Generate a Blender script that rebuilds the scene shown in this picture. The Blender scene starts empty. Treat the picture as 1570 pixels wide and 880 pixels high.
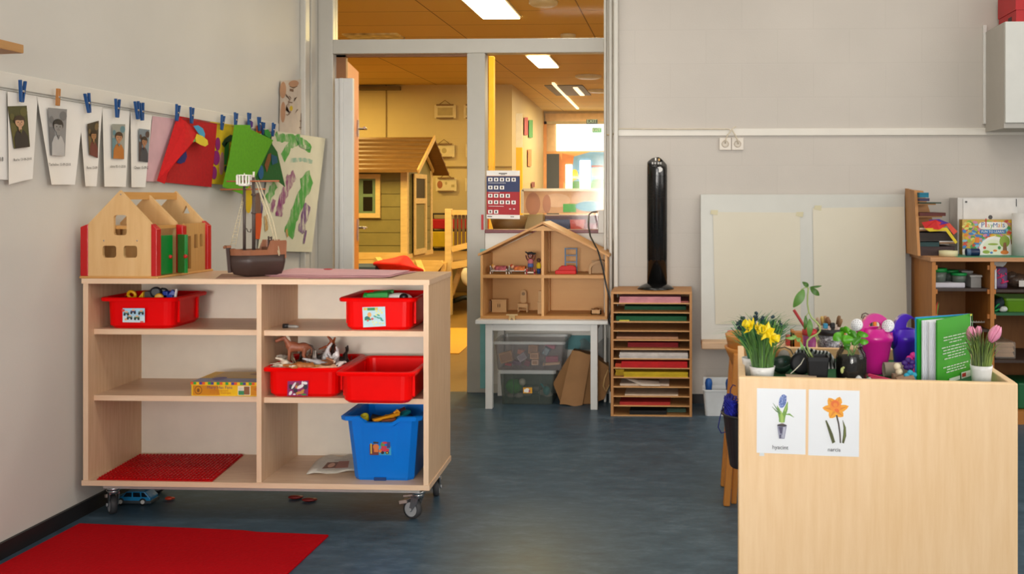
import bpy, math, random
from mathutils import Vector, Matrix, geometry
rnd = random.Random(7)
PI = math.pi
# ---------------------------------------------------------------- camera model (1570 x 880 frame)
W_, H_ = 1570.0, 880.0
F, CX, CY, CH = 1480.0, 986.0, 306.0, 1.2
YAW = 0.04                                   # camera turned slightly to the left
FW = Vector((-math.sin(YAW), math.cos(YAW), 0)); RT = Vector((math.cos(YAW), math.sin(YAW), 0)); UP = Vector((0, 0, 1))
C0 = Vector((0, 0, CH))
scn = bpy.context.scene
col = scn.collection
cam_d = bpy.data.cameras.new('camera'); cam = bpy.data.objects.new('camera', cam_d); col.objects.link(cam)
cam.location = C0; cam.rotation_euler = (PI/2, 0, YAW)
cam_d.sensor_width = 36; cam_d.lens = 36*F/W_; cam_d.shift_x = -(CX-W_/2)/W_; cam_d.shift_y = -(H_/2-CY)/W_
cam_d.clip_end = 100; cam_d.clip_start = 0.05
scn.camera = cam
def ray(px, py): return FW + RT*((px-CX)/F) + UP*((CY-py)/F)
def PD(px, py, D): return C0 + ray(px, py)*D
def PY(px, py, Y): r = ray(px, py); return C0 + r*(Y/r.y)
def PX(px, py, X): r = ray(px, py); return C0 + r*(X/r.x)
def PZ(px, py, Z): r = ray(px, py); return C0 + r*((Z-CH)/r.z)
def PP(px, py, O, N): r = ray(px, py); return C0 + r*((O-C0).dot(N)/r.dot(N))
# ---------------------------------------------------------------- materials
def lin(h):
    h = h.lstrip('#'); o = []
    for i in (0, 2, 4):
        c = int(h[i:i+2], 16)/255; o.append(c/12.92 if c <= .04045 else ((c+.055)/1.055)**2.4)
    return (*o, 1)
MATS = {}
def nd(nt, t, **k):
    n = nt.nodes.new(t)
    for a, b in k.items(): setattr(n, a, b)
    return n
def M(hexc, rough=.55, metal=0, var=.08, scale=12, bump=0, spec=.5, stretch=(1, 1, 1), emit=0, key=''):
    k = (hexc, rough, metal, var, scale, bump, spec, stretch, emit, key)
    if k in MATS: return MATS[k]
    m = bpy.data.materials.new('surface_'+hexc.strip('#')); m.use_nodes = True; nt = m.node_tree; b = nt.nodes['Principled BSDF']
    b.inputs['Roughness'].default_value = rough; b.inputs['Metallic'].default_value = metal; b.inputs['Specular IOR Level'].default_value = spec
    tc = nd(nt, 'ShaderNodeTexCoord'); mp = nd(nt, 'ShaderNodeMapping'); mp.inputs['Scale'].default_value = stretch
    nz = nd(nt, 'ShaderNodeTexNoise'); nz.inputs['Scale'].default_value = scale; nz.inputs['Detail'].default_value = 4
    nt.links.new(tc.outputs['Object'], mp.inputs[0]); nt.links.new(mp.outputs[0], nz.inputs['Vector'])
    rp = nd(nt, 'ShaderNodeValToRGB'); c = lin(hexc)
    rp.color_ramp.elements[0].position = .3; rp.color_ramp.elements[1].position = .7
    rp.color_ramp.elements[0].color = (*[x*(1-var) for x in c[:3]], 1); rp.color_ramp.elements[1].color = (*[min(1, x*(1+var)) for x in c[:3]], 1)
    nt.links.new(nz.outputs[0], rp.inputs[0]); nt.links.new(rp.outputs[0], b.inputs['Base Color'])
    if emit: nt.links.new(rp.outputs[0], b.inputs['Emission Color']); b.inputs['Emission Strength'].default_value = emit
    if bump:
        bp = nd(nt, 'ShaderNodeBump'); bp.inputs['Strength'].default_value = bump; bp.inputs['Distance'].default_value = .01
        nt.links.new(nz.outputs[0], bp.inputs['Height']); nt.links.new(bp.outputs[0], b.inputs['Normal'])
    MATS[k] = m; return m
def wood(c1, c2, axis='x', rough=.45, scale=6.0, stretch=14, spec=.4):
    k = ('wood', c1, c2, axis, rough, scale, stretch)
    if k in MATS: return MATS[k]
    m = bpy.data.materials.new('wood_'+c1.strip('#')); m.use_nodes = True; nt = m.node_tree; b = nt.nodes['Principled BSDF']
    b.inputs['Roughness'].default_value = rough; b.inputs['Specular IOR Level'].default_value = spec
    tc = nd(nt, 'ShaderNodeTexCoord'); mp = nd(nt, 'ShaderNodeMapping')
    s = [stretch]*3; s['xyz'.index(axis)] = 1; mp.inputs['Scale'].default_value = s
    nz = nd(nt, 'ShaderNodeTexNoise'); nz.inputs['Scale'].default_value = scale; nz.inputs['Detail'].default_value = 6; nz.inputs['Roughness'].default_value = .6
    n2 = nd(nt, 'ShaderNodeTexNoise'); n2.inputs['Scale'].default_value = 3; n2.inputs['Detail'].default_value = 2
    mx = nd(nt, 'ShaderNodeMath', operation='MULTIPLY_ADD'); mx.inputs[1].default_value = .35
    rp = nd(nt, 'ShaderNodeValToRGB'); rp.color_ramp.elements[0].position = .42; rp.color_ramp.elements[1].position = .85
    rp.color_ramp.elements[0].color = lin(c1); rp.color_ramp.elements[1].color = lin(c2)
    L = nt.links.new
    L(tc.outputs['Object'], mp.inputs[0]); L(mp.outputs[0], nz.inputs['Vector']); L(tc.outputs['Object'], n2.inputs['Vector'])
    L(n2.outputs[0], mx.inputs[0]); L(nz.outputs[0], mx.inputs[2]); L(mx.outputs[0], rp.inputs[0]); L(rp.outputs[0], b.inputs['Base Color'])
    MATS[k] = m; return m
def clear(hexc, fac=.3, rough=.15, key=''):
    k = ('clear', hexc, fac, rough)
    if k in MATS: return MATS[k]
    m = bpy.data.materials.new('clear_plastic'); m.use_nodes = True; nt = m.node_tree; b = nt.nodes['Principled BSDF']
    b.inputs['Base Color'].default_value = lin(hexc); b.inputs['Roughness'].default_value = rough
    nz = nd(nt, 'ShaderNodeTexNoise'); nz.inputs['Scale'].default_value = 5
    ma = nd(nt, 'ShaderNodeMath', operation='MULTIPLY_ADD'); ma.inputs[1].default_value = .12; ma.inputs[2].default_value = fac-.06
    nt.links.new(nz.outputs[0], ma.inputs[0])
    t = nd(nt, 'ShaderNodeBsdfTransparent'); mix = nd(nt, 'ShaderNodeMixShader')
    nt.links.new(ma.outputs[0], mix.inputs[0]); nt.links.new(t.outputs[0], mix.inputs[1]); nt.links.new(b.outputs[0], mix.inputs[2])
    nt.links.new(mix.outputs[0], nt.nodes['Material Output'].inputs[0]); MATS[k] = m; return m
def glassy(tint='#f2f6f5', refl=.5, ior=1.35, haze=0):
    k = ('glassy', tint, refl, ior, haze)
    if k in MATS: return MATS[k]
    m = bpy.data.materials.new('clear_glass'); m.use_nodes = True; nt = m.node_tree; L = nt.links.new; nt.nodes.remove(nt.nodes['Principled BSDF'])
    t = nd(nt, 'ShaderNodeBsdfTransparent'); t.inputs[0].default_value = lin(tint); g = nd(nt, 'ShaderNodeBsdfGlossy'); g.inputs['Roughness'].default_value = .06
    fr = nd(nt, 'ShaderNodeFresnel'); fr.inputs['IOR'].default_value = ior; nz = nd(nt, 'ShaderNodeTexNoise'); nz.inputs['Scale'].default_value = 3
    mu = nd(nt, 'ShaderNodeMath', operation='MULTIPLY'); L(fr.outputs[0], mu.inputs[0]); mr = nd(nt, 'ShaderNodeMapRange'); mr.inputs[3].default_value = refl*.8; mr.inputs[4].default_value = refl*1.2; L(nz.outputs[0], mr.inputs[0]); L(mr.outputs[0], mu.inputs[1])
    mx = nd(nt, 'ShaderNodeMixShader'); L(mu.outputs[0], mx.inputs[0]); L(t.outputs[0], mx.inputs[1]); L(g.outputs[0], mx.inputs[2]); L(mx.outputs[0], nt.nodes['Material Output'].inputs[0]); MATS[k] = m; return m
def paint(c, paper, thr=.5, scale=26, stretch=(1, 1, .35)):
    k = ('paint', c, paper, thr, scale)
    if k in MATS: return MATS[k]
    m = bpy.data.materials.new('dry_brush_paint'); m.use_nodes = True; nt = m.node_tree; L = nt.links.new; b = nt.nodes['Principled BSDF']; b.inputs['Roughness'].default_value = .75
    tc = nd(nt, 'ShaderNodeTexCoord'); mp = nd(nt, 'ShaderNodeMapping'); mp.inputs['Scale'].default_value = stretch; nz = nd(nt, 'ShaderNodeTexNoise'); nz.inputs['Scale'].default_value = scale; nz.inputs['Detail'].default_value = 5; nz.inputs['Roughness'].default_value = .65
    L(tc.outputs['Object'], mp.inputs[0]); L(mp.outputs[0], nz.inputs['Vector']); rp = nd(nt, 'ShaderNodeValToRGB'); a = lin(c); p = lin(paper)
    rp.color_ramp.elements[0].position = thr-.12; rp.color_ramp.elements[0].color = a; rp.color_ramp.elements[1].position = thr+.14; rp.color_ramp.elements[1].color = p
    e = rp.color_ramp.elements.new(thr); e.color = tuple(x*.75+y*.25 for x, y in zip(a, p)); L(nz.outputs[0], rp.inputs[0]); L(rp.outputs[0], b.inputs['Base Color']); MATS[k] = m; return m
# ---------------------------------------------------------------- mesh builder (world coordinates)
class MB:
    def __init__(s): s.v = []; s.f = []; s.m = []; s.sm = []
    def add(s, vs, fs, mi=0, sm=False):
        o = len(s.v); s.v += [Vector(v) for v in vs]
        for f in fs: s.f.append([i+o for i in f]); s.m.append(mi); s.sm.append(sm)
        return s
    def box(s, a, b, mi=0, mat=None):
        x0, y0, z0 = a; x1, y1, z1 = b
        vs = [Vector(p) for p in ((x0,y0,z0),(x1,y0,z0),(x1,y1,z0),(x0,y1,z0),(x0,y0,z1),(x1,y0,z1),(x1,y1,z1),(x0,y1,z1))]
        if mat: vs = [mat @ v for v in vs]
        return s.add(vs, [(3,2,1,0),(4,5,6,7),(0,1,5,4),(1,2,6,5),(2,3,7,6),(3,0,4,7)], mi)
    def hexa(s, p, mi=0):          # 8 points: bottom ring then top ring
        return s.add(p, [(3,2,1,0),(4,5,6,7),(0,1,5,4),(1,2,6,5),(2,3,7,6),(3,0,4,7)], mi)
    def bar(s, a, b, w, h, mi=0, up=(0,0,1)):     # rectangular bar
        a = Vector(a); b = Vector(b); d = (b-a).normalized(); u = Vector(up)
        if abs(d.dot(u)) > .97: u = Vector((0, 1, 0))
        r = d.cross(u).normalized()*(w/2); t = r.cross(d).normalized()*(h/2)
        return s.hexa([a-r-t, a+r-t, a+r+t, a-r+t, b-r-t, b+r-t, b+r+t, b-r+t], mi)
    def tube(s, pts, r, n=8, mi=0, caps=True, sm=True):
        pts = [Vector(p) for p in pts]; rs = r if isinstance(r, (list, tuple)) else [r]*len(pts)
        vs = []; prev = None
        for i, p in enumerate(pts):
            d = (pts[min(i+1, len(pts)-1)]-pts[max(i-1, 0)])
            d = d.normalized() if d.length > 1e-9 else Vector((0, 0, 1))
            if prev is None:
                u = Vector((0, 0, 1)) if abs(d.z) < .9 else Vector((1, 0, 0)); prev = d.cross(u).normalized()
            a = (prev-d*prev.dot(d)).normalized(); prev = a; b = d.cross(a)
            for k in range(n): t = 2*PI*k/n; vs.append(p+(a*math.cos(t)+b*math.sin(t))*rs[i])
        fs = []
        for i in range(len(pts)-1):
            for k in range(n): k2 = (k+1) % n; fs.append((i*n+k, i*n+k2, (i+1)*n+k2, (i+1)*n+k))
        s.add(vs, fs, mi, sm)
        if caps:
            o = len(s.v)-len(vs); s.f += [[o+k for k in range(n)][::-1], [o+(len(pts)-1)*n+k for k in range(n)]]; s.m += [mi, mi]; s.sm += [False, False]
        return s
    def lathe(s, prof, n=24, c=(0,0,0), mi=0, mat=None, sm=True):
        vs = []; fs = []; c = Vector(c)
        for r, z in prof:
            for k in range(n): t = 2*PI*k/n; vs.append(Vector((r*math.cos(t), r*math.sin(t), z)))
        if mat: vs = [mat @ v for v in vs]
        vs = [v+c for v in vs]
        for i in range(len(prof)-1):
            for k in range(n): k2 = (k+1) % n; fs.append((i*n+k, i*n+k2, (i+1)*n+k2, (i+1)*n+k))
        s.add(vs, fs, mi, sm); o = len(s.v)-len(vs)
        if prof[0][0] > 1e-4: s.f.append([o+k for k in range(n)][::-1]); s.m.append(mi); s.sm.append(False)
        if prof[-1][0] > 1e-4: s.f.append([o+(len(prof)-1)*n+k for k in range(n)]); s.m.append(mi); s.sm.append(False)
        return s
    def ball(s, c, r, n=12, mi=0, mat=None):
        rr = Vector(r) if not isinstance(r, (int, float)) else Vector((r, r, r)); vs = []; fs = []; c = Vector(c); h = max(4, n//2)
        for i in range(h+1):
            a = PI*i/h
            for k in range(n): t = 2*PI*k/n; vs.append(Vector((math.sin(a)*math.cos(t)*rr.x, math.sin(a)*math.sin(t)*rr.y, math.cos(a)*rr.z)))
        if mat: vs = [mat @ v for v in vs]
        for i in range(h):
            for k in range(n): k2 = (k+1) % n; fs.append(((i+1)*n+k, (i+1)*n+k2, i*n+k2, i*n+k))
        return s.add([v+c for v in vs], fs, mi, True)
    def grid(s, fn, nu, nv, mi=0, sm=True):
        vs = [fn(i/nu, j/nv) for j in range(nv+1) for i in range(nu+1)]; w = nu+1
        return s.add(vs, [(j*w+i, j*w+i+1, (j+1)*w+i+1, (j+1)*w+i) for j in range(nv) for i in range(nu)], mi, sm)
    def poly(s, pts, mi=0): return s.add(pts, [tuple(range(len(pts)))], mi)
    def plate(s, outer, holes, fn, t, mi=0):      # 2D outline with holes, fn(x,y,d) -> 3D, thickness t
        loops = [outer]+list(holes); flat = [p for l in loops for p in l]
        tris = geometry.tessellate_polygon([[Vector((p[0], p[1], 0)) for p in l] for l in loops])
        n = len(flat); vs = [fn(p[0], p[1], 0) for p in flat]+[fn(p[0], p[1], t) for p in flat]; fs = []
        for a, b, c in tris: fs += [(a, b, c), (c+n, b+n, a+n)]
        o = 0
        for l in loops:
            k = len(l)
            for i in range(k): j = (i+1) % k; fs.append((o+i, o+j, o+j+n, o+i+n))
            o += k
        return s.add(vs, fs, mi)
    def prism(s, pts, fn, t, mi=0): return s.plate(pts, [], fn, t, mi)
    def build(s, name, mats, parent=None, loc=None, bevel=0, seg=2, solid=0, remesh=0, sub=0, recalc=True):
        if not isinstance(mats, (list, tuple)): mats = [mats]
        xs = [v.x for v in s.v]; ys = [v.y for v in s.v]; zs = [v.z for v in s.v]
        o = Vector(((min(xs)+max(xs))/2, (min(ys)+max(ys))/2, min(zs))) if loc is None else Vector(loc)
        me = bpy.data.meshes.new(name); me.from_pydata([v-o for v in s.v], [], s.f)
        for m in mats: me.materials.append(m)
        me.polygons.foreach_set('material_index', s.m); me.polygons.foreach_set('use_smooth', s.sm)
        if recalc:
            import bmesh
            bm = bmesh.new(); bm.from_mesh(me); bmesh.ops.recalc_face_normals(bm, faces=bm.faces); bm.to_mesh(me); bm.free()
        me.update()
        ob = bpy.data.objects.new(name, me); col.objects.link(ob)
        WL[ob] = o
        if parent: ob.parent = parent; ob.location = o-WL[parent]
        else: ob.location = o
        if solid: md = ob.modifiers.new('solid', 'SOLIDIFY'); md.thickness = solid; md.offset = 0
        if bevel: md = ob.modifiers.new('bevel', 'BEVEL'); md.width = bevel; md.segments = seg; md.limit_method = 'ANGLE'; md.angle_limit = .7
        if remesh:
            md = ob.modifiers.new('remesh', 'REMESH'); md.mode = 'VOXEL'; md.voxel_size = remesh; md.use_smooth_shade = True
            md = ob.modifiers.new('smooth', 'SMOOTH'); md.iterations = 2
        if sub: md = ob.modifiers.new('sub', 'SUBSURF'); md.levels = sub; md.render_levels = sub
        return ob
WL = {}
def tag(o, label=None, cat=None, group=None, kind=None):
    if label: o['label'] = label
    if cat: o['category'] = cat
    if group: o['group'] = group
    if kind: o['kind'] = kind
    return o
def thing(name, label, cat, loc=(0,0,0), group=None):
    o = bpy.data.objects.new(name, None); col.objects.link(o); o.location = loc; o.empty_display_size = .05; WL[o] = Vector(loc)
    return tag(o, label, cat, group)
def one(name, mb, mats, label, cat, group=None, **k): return tag(mb.build(name, mats, **k), label, cat, group)
def part(name, mb, mats, parent, label=None, **k): return tag(mb.build(name, mats, parent, **k), label)
def struct(name, mb, mats, **k): return tag(mb.build(name, mats, **k), kind='structure')
def dup(root, loc=None, rot=None, label=None, group=None, parent=None, scale=None, mat=None):
    r = root.copy(); col.objects.link(r); WL[r] = Vector(loc) if loc is not None else WL[root].copy()
    if parent: r.parent = parent
    if loc is not None: r.location = loc
    if rot is not None: r.rotation_euler = rot
    if scale: r.scale = (scale,)*3
    if label: r['label'] = label
    if group: r['group'] = group
    if mat and r.type == 'MESH':
        r.material_slots[0].link = 'OBJECT'; r.material_slots[0].material = mat
    for ch in list(root.children): dup(ch, parent=r)
    return r
# flat printed sheets: bilinear quad with decal polygons
class Quad:
    def __init__(s, bl, br, tr, tl): s.p = [Vector(x) for x in (bl, br, tr, tl)]; s.n = ((s.p[1]-s.p[0]).cross(s.p[3]-s.p[0])).normalized(); s.bend = None
    def pt(s, u, v, off=0):
        a, b, c, d = s.p; q = a*(1-u)*(1-v)+b*u*(1-v)+c*u*v+d*(1-u)*v
        if s.bend: off = off+s.bend(u, v)
        return q+s.n*off
    def size(s): return ((s.p[1]-s.p[0]).length, (s.p[3]-s.p[0]).length)
def ell(cx, cy, rx, ry, rot=0, n=16):
    c, q = math.cos(rot), math.sin(rot); return [(cx+rx*math.cos(t)*c-ry*math.sin(t)*q, cy+rx*math.cos(t)*q+ry*math.sin(t)*c) for t in [2*PI*k/n for k in range(n)]]
def rc(x0, y0, x1, y1): return [(x0, y0), (x1, y0), (x1, y1), (x0, y1)]
def stroke(pts, w):
    out = []; back = []
    for i, p in enumerate(pts):
        a = pts[max(0, i-1)]; b = pts[min(len(pts)-1, i+1)]; dx, dy = b[0]-a[0], b[1]-a[1]; l = math.hypot(dx, dy) or 1
        ww = w if not isinstance(w, (list, tuple)) else w[i]
        out.append((p[0]-dy/l*ww/2, p[1]+dx/l*ww/2)); back.append((p[0]+dy/l*ww/2, p[1]-dx/l*ww/2))
    return out+back[::-1]
TXT = {}
def text_geo(s):
    if s in TXT: return TXT[s]
    cu = bpy.data.curves.new('lettering', 'FONT'); cu.body = s; cu.size = 1; cu.resolution_u = 2
    o = bpy.data.objects.new('lettering', cu); col.objects.link(o)
    dg = bpy.context.evaluated_depsgraph_get(); dg.update(); me = bpy.data.meshes.new_from_object(o.evaluated_get(dg))
    vs = [(v.co.x, v.co.y) for v in me.vertices]; fs = [tuple(p.vertices) for p in me.polygons]
    bpy.data.objects.remove(o); bpy.data.curves.remove(cu); bpy.data.meshes.remove(me)
    x0 = min(v[0] for v in vs); x1 = max(v[0] for v in vs); TXT[s] = ([(v[0]-x0, v[1]) for v in vs], fs, x1-x0); return TXT[s]
def decal(mb, Q, shapes, start=0, step=.0006):
    """shapes: (material index, polygon) or ('text', mi, string, u, v, width_fraction)"""
    a, b = Q.size(); k = start; step = min(step, .004/max(1, len(shapes)))
    for sh in shapes:
        k += 1; off = k*step if step > 0 else step
        if sh[0] == 'text':
            _, mi, s, u, v, wf = sh; vs, fs, w = text_geo(s); sc = wf/w
            mb.add([Q.pt(u+x*sc, v+y*sc*a/b, off) for x, y in vs], fs, mi)
        else:
            mi, pl = sh
            if len(pl) > 4:
                tr = geometry.tessellate_polygon([[Vector((p[0], p[1], 0)) for p in pl]]); mb.add([Q.pt(x, y, off) for x, y in pl], [tuple(t) for t in tr], mi)
            else: mb.poly([Q.pt(x, y, off) for x, y in pl], mi)
def sheet(Q, shapes=(), nu=6, nv=6, mi=0, step=.0006):
    mb = MB(); mb.grid(lambda u, v: Q.pt(u, v), nu, nv, mi); decal(mb, Q, shapes, step=step); return mb
def rounded(x0, y0, x1, y1, r, n=4):
    o = []
    for cx, cy, a0 in ((x1-r, y0+r, -PI/2), (x1-r, y1-r, 0), (x0+r, y1-r, PI/2), (x0+r, y0+r, PI)):
        for k in range(n+1): t = a0+PI/2*k/n; o.append((cx+r*math.cos(t), cy+r*math.sin(t)))
    return o
def ring_loft(rings, mb, mi=0, cap0=True, cap1=False, sm=False):     # rings: lists of 3D points
    n = len(rings[0]); vs = [p for r in rings for p in r]; fs = []
    for i in range(len(rings)-1):
        for k in range(n): k2 = (k+1) % n; fs.append((i*n+k, i*n+k2, (i+1)*n+k2, (i+1)*n+k))
    if cap0: fs.append(tuple(range(n))[::-1])
    if cap1: fs.append(tuple((len(rings)-1)*n+k for k in range(n)))
    mb.add(vs, fs, mi, sm)
# ================================================================ SETTING
LW, BWY, PWY = -2.275, 5.70, 5.98
def wall_mat(hexc, bw=.42, bh=.2, strength=.12, key='w', rot=None):
    m = bpy.data.materials.new('painted_block_'+key); m.use_nodes = True; nt = m.node_tree; b = nt.nodes['Principled BSDF']; L = nt.links.new
    b.inputs['Roughness'].default_value = .6; b.inputs['Specular IOR Level'].default_value = .3
    tc = nd(nt, 'ShaderNodeTexCoord'); sp = nd(nt, 'ShaderNodeSeparateXYZ'); cb = nd(nt, 'ShaderNodeCombineXYZ')
    L(tc.outputs['Object'], sp.inputs[0]); L(sp.outputs['Y' if rot else 'X'], cb.inputs[0]); L(sp.outputs['Z'], cb.inputs[1])
    br = nd(nt, 'ShaderNodeTexBrick'); br.inputs['Scale'].default_value = 1; br.inputs['Brick Width'].default_value = bw; br.inputs['Row Height'].default_value = bh
    br.inputs['Mortar Size'].default_value = .004; br.inputs['Mortar Smooth'].default_value = .4
    c = lin(hexc); d = [x*.965 for x in c[:3]]
    br.inputs['Color1'].default_value = c; br.inputs['Color2'].default_value = (*[x*.985 for x in c[:3]], 1); br.inputs['Mortar'].default_value = (*d, 1)
    L(cb.outputs[0], br.inputs['Vector'])
    nz = nd(nt, 'ShaderNodeTexNoise'); nz.inputs['Scale'].default_value = 2.2; nz.inputs['Detail'].default_value = 6
    L(tc.outputs['Object'], nz.inputs['Vector'])
    mx = nd(nt, 'ShaderNodeMix', data_type='RGBA', blend_type='MULTIPLY'); mx.inputs[0].default_value = .16
    L(br.outputs['Color'], mx.inputs[6]); L(nz.outputs[0], mx.inputs[7]); L(mx.outputs[2], b.inputs['Base Color'])
    n2 = nd(nt, 'ShaderNodeTexNoise'); n2.inputs['Scale'].default_value = 120; L(tc.outputs['Object'], n2.inputs['Vector'])
    ad = nd(nt, 'ShaderNodeMath', operation='MULTIPLY_ADD'); ad.inputs[1].default_value = -3; L(br.outputs['Fac'], ad.inputs[0]); L(n2.outputs[0], ad.inputs[2])
    bp = nd(nt, 'ShaderNodeBump'); bp.inputs['Strength'].default_value = strength; bp.inputs['Distance'].default_value = .004
    L(ad.outputs[0], bp.inputs['Height']); L(bp.outputs[0], b.inputs['Normal']); return m
def floor_surface():
    m = bpy.data.materials.new('blue_grey_linoleum'); m.use_nodes = True; nt = m.node_tree; b = nt.nodes['Principled BSDF']; L = nt.links.new
    tc = nd(nt, 'ShaderNodeTexCoord'); mp = nd(nt, 'ShaderNodeMapping'); mp.inputs['Scale'].default_value = (1, 2.2, 1); mp.inputs['Rotation'].default_value = (0, 0, .25)
    L(tc.outputs['Object'], mp.inputs[0])
    a = nd(nt, 'ShaderNodeTexNoise'); a.inputs['Scale'].default_value = 9; a.inputs['Detail'].default_value = 9; a.inputs['Roughness'].default_value = .72; L(mp.outputs[0], a.inputs['Vector'])
    c = nd(nt, 'ShaderNodeTexNoise'); c.inputs['Scale'].default_value = 1.1; c.inputs['Detail'].default_value = 3; L(tc.outputs['Object'], c.inputs['Vector'])
    rp = nd(nt, 'ShaderNodeValToRGB'); rp.color_ramp.elements[0].position = .33; rp.color_ramp.elements[1].position = .7
    rp.color_ramp.elements[0].color = lin('#33424d'); rp.color_ramp.elements[1].color = lin('#5d6e7b'); e = rp.color_ramp.elements.new(.52); e.color = lin('#455763')
    L(a.outputs[0], rp.inputs[0])
    mx = nd(nt, 'ShaderNodeMix', data_type='RGBA', blend_type='MIX'); mx.inputs[7].default_value = lin('#335a74'); 
    m2 = nd(nt, 'ShaderNodeMath', operation='MULTIPLY'); m2.inputs[1].default_value = .4; L(c.outputs[0], m2.inputs[0]); L(m2.outputs[0], mx.inputs[0])
    L(rp.outputs[0], mx.inputs[6]); L(mx.outputs[2], b.inputs['Base Color'])
    rr = nd(nt, 'ShaderNodeMapRange'); rr.inputs[3].default_value = .3; rr.inputs[4].default_value = .48; L(a.outputs[0], rr.inputs[0]); L(rr.outputs[0], b.inputs['Roughness'])
    b.inputs['Specular IOR Level'].default_value = .2; return m
WALLB = wall_mat('#c9c2b9', key='back'); WALLL = wall_mat('#d6d3cb', 3, 3, .07, 'left', True)
WHITE = M('#d3d1cb', .4, var=.03); WHITE2 = M('#dcdbd6', .35, var=.03); PAPER = M('#ece9e2', .7, var=.03, scale=5)
BLACKB = M('#1c1b1d', .5); HALLW = wall_mat('#d2ba80', .42, .2, .15, 'hall')
struct('floor', MB().box((LW-.05, -3, -.05), (3.6, PWY, 0)), floor_surface())
struct('floor_hall', MB().box((-8, PWY, -.05), (4, 20, 0)), M('#7a5a1a', .45, var=.1, scale=6))
struct('wall_left', MB().box((LW-.12, -3, 0), (LW, PWY+.05, 3.1)), WALLL)
struct('wall_back', MB().box((PY(947, 0, BWY).x, BWY, 0), (3.6, BWY+.4, 3.1)), WALLB)
struct('wall_right', MB().box((3.5, -3, 0), (3.6, BWY, 3.1)), WALLB)
struct('ceiling', MB().box((LW-.12, -3, 3.1), (3.6, PWY+.1, 3.2)), M('#e4e1da', .8, var=.03))
struct('baseboard_left', MB().box((LW, -3, 0), (LW+.012, PWY-.02, .055)), BLACKB)
xw = PY(947, 0, BWY).x
struct('baseboard_back', MB().box((xw+.02, BWY-.012, 0), (3.5, BWY, .055)), BLACKB)
struct('trim_1', MB().box((xw, BWY-.012, 1.575), (3.5, BWY, 1.617)), M('#dbd6cc', .5, var=.02), bevel=.003)      # conduit strip, back wall
struct('trim_2', MB().box((LW, -1, 1.575), (LW+.006, PWY-.25, 1.63)), M('#d8d4ca', .5, var=.02), bevel=.003)       # strip, left wall
# partition with door opening and windows
def py_x(px, Y=PWY): return PY(px, 0, Y).x
def py_z(py, px=780, Y=PWY): return PY(px, py, Y).z
zt0, zt1 = py_z(82), py_z(60)
FY0, FY1 = PWY-.03, PWY+.06
FR = M('#c4c0b6', .35, var=.025)
xl0, xl1, xm0, xm1, xr0, xr1 = py_x(487), py_x(513), py_x(717.5), py_x(745), py_x(927), py_x(943)
struct('trim_3', MB().box((LW, FY0, 0), (xl1, FY1, 3.1)), FR, bevel=.004)              # left frame post
struct('trim_4', MB().box((xm0, FY0, 0), (xm1, FY1, zt0)), M('#aeaaa0', .35, var=.025), bevel=.004)             # mullion
struct('trim_5', MB().box((xr0, FY0, 0), (xr1+.1, FY1, 3.1)), FR, bevel=.004)         # right post
struct('trim_6', MB().box((xl1, FY0, zt0), (xr0, FY1, zt1)), M('#b9b5ab', .35, var=.025), bevel=.004)           # transom
zs = py_z(357)
struct('wall_partition', MB().box((xm1, FY0+.012, .055), (xr0, FY1, zs)), M('#dcd8ce', .45, var=.04, scale=4))
struct('trim_7', MB().box((xm1, FY0-.012, zs), (xr0, FY1, zs+.022)), M('#6b2b30', .4), bevel=.004)   # dark red sill strip
struct('baseboard_partition', MB().box((xm1, FY0, 0), (xr0, FY1, .055)), FR)
GL = glassy('#fafbf8', .3)
struct('window_1', MB().box((xm1, PWY+.01, zs+.02), (xr0, PWY+.016, zt0)), glassy('#fdfdfb', .4, 1.45))
struct('window_2', MB().box((xl1, PWY+.01, zt1), (xr0, PWY+.016, 3.1)), GL)
for i, (a, b) in enumerate(((926, 930), (934, 939), (941, 948))):
    Y = BWY+.02-.03*i
    struct('trim_%d' % (8+i), MB().box((py_x(a, Y), Y-.02, 0), (py_x(b, Y), Y+.02, 3.1)), FR, bevel=.006)
for i, (a, b) in enumerate(((467, 476), (479, 486))):
    p = PX(a, 300, LW+.03)
    struct('trim_%d' % (11+i), MB().box((LW, p.y, 0), (LW+.035-.01*i, p.y+.07, 3.1)), FR, bevel=.006)
struct('trim_13', MB().box((py_x(917, PWY-.05), PWY-.045, py_z(357)), (py_x(926, PWY-.05), PWY-.02, py_z(322))), FR, bevel=.003)
# inner jamb of the doorway, orange wood
ORW = wood('#c06c1c', '#dc8a2c', 'z', .35)
struct('door_frame', MB().box((xl1, PWY+.03, 0), (py_x(528), FY1, zt0)).box((xl1, PWY+.03, zt0-.012), (xm0, FY1, zt0)), M('#8a5b35', .5))
# hall door, open inwards
h0 = PY(527, 0, PWY+.07); h1 = PD(550, 0, 6.84)
h0 = Vector((h0.x, h0.y, .012)); h1 = Vector((h1.x, h1.y, .012)); dd = (h1-h0); dn = Vector((-dd.y, dd.x, 0)).normalized()*.04
dt = Vector((0, 0, zt0-.02))
door = struct('door_1', MB().hexa([h0, h1, h1+dn, h0+dn, h0+dt, h1+dt, h1+dn+dt, h0+dn+dt]), ORW)
for nm, yy in (('door_handle', 197), ('door_handle', 349)):
    c = h0+dd*.9; z = CH+(CY-yy)/F*6.75; c = Vector((c.x, c.y, z))-dn.normalized()*.006
    mb = MB().bar(c-Vector((0, 0, .09 if yy > 300 else .055)), c+Vector((0, 0, .06)), .04, .008, up=dn)
    e = c-dn.normalized()*.055; mb.tube([c, e, e-dd.normalized()*.11], .009, 8)
    part(nm, mb, M('#c9c7c2', .25, .9), door)
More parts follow.
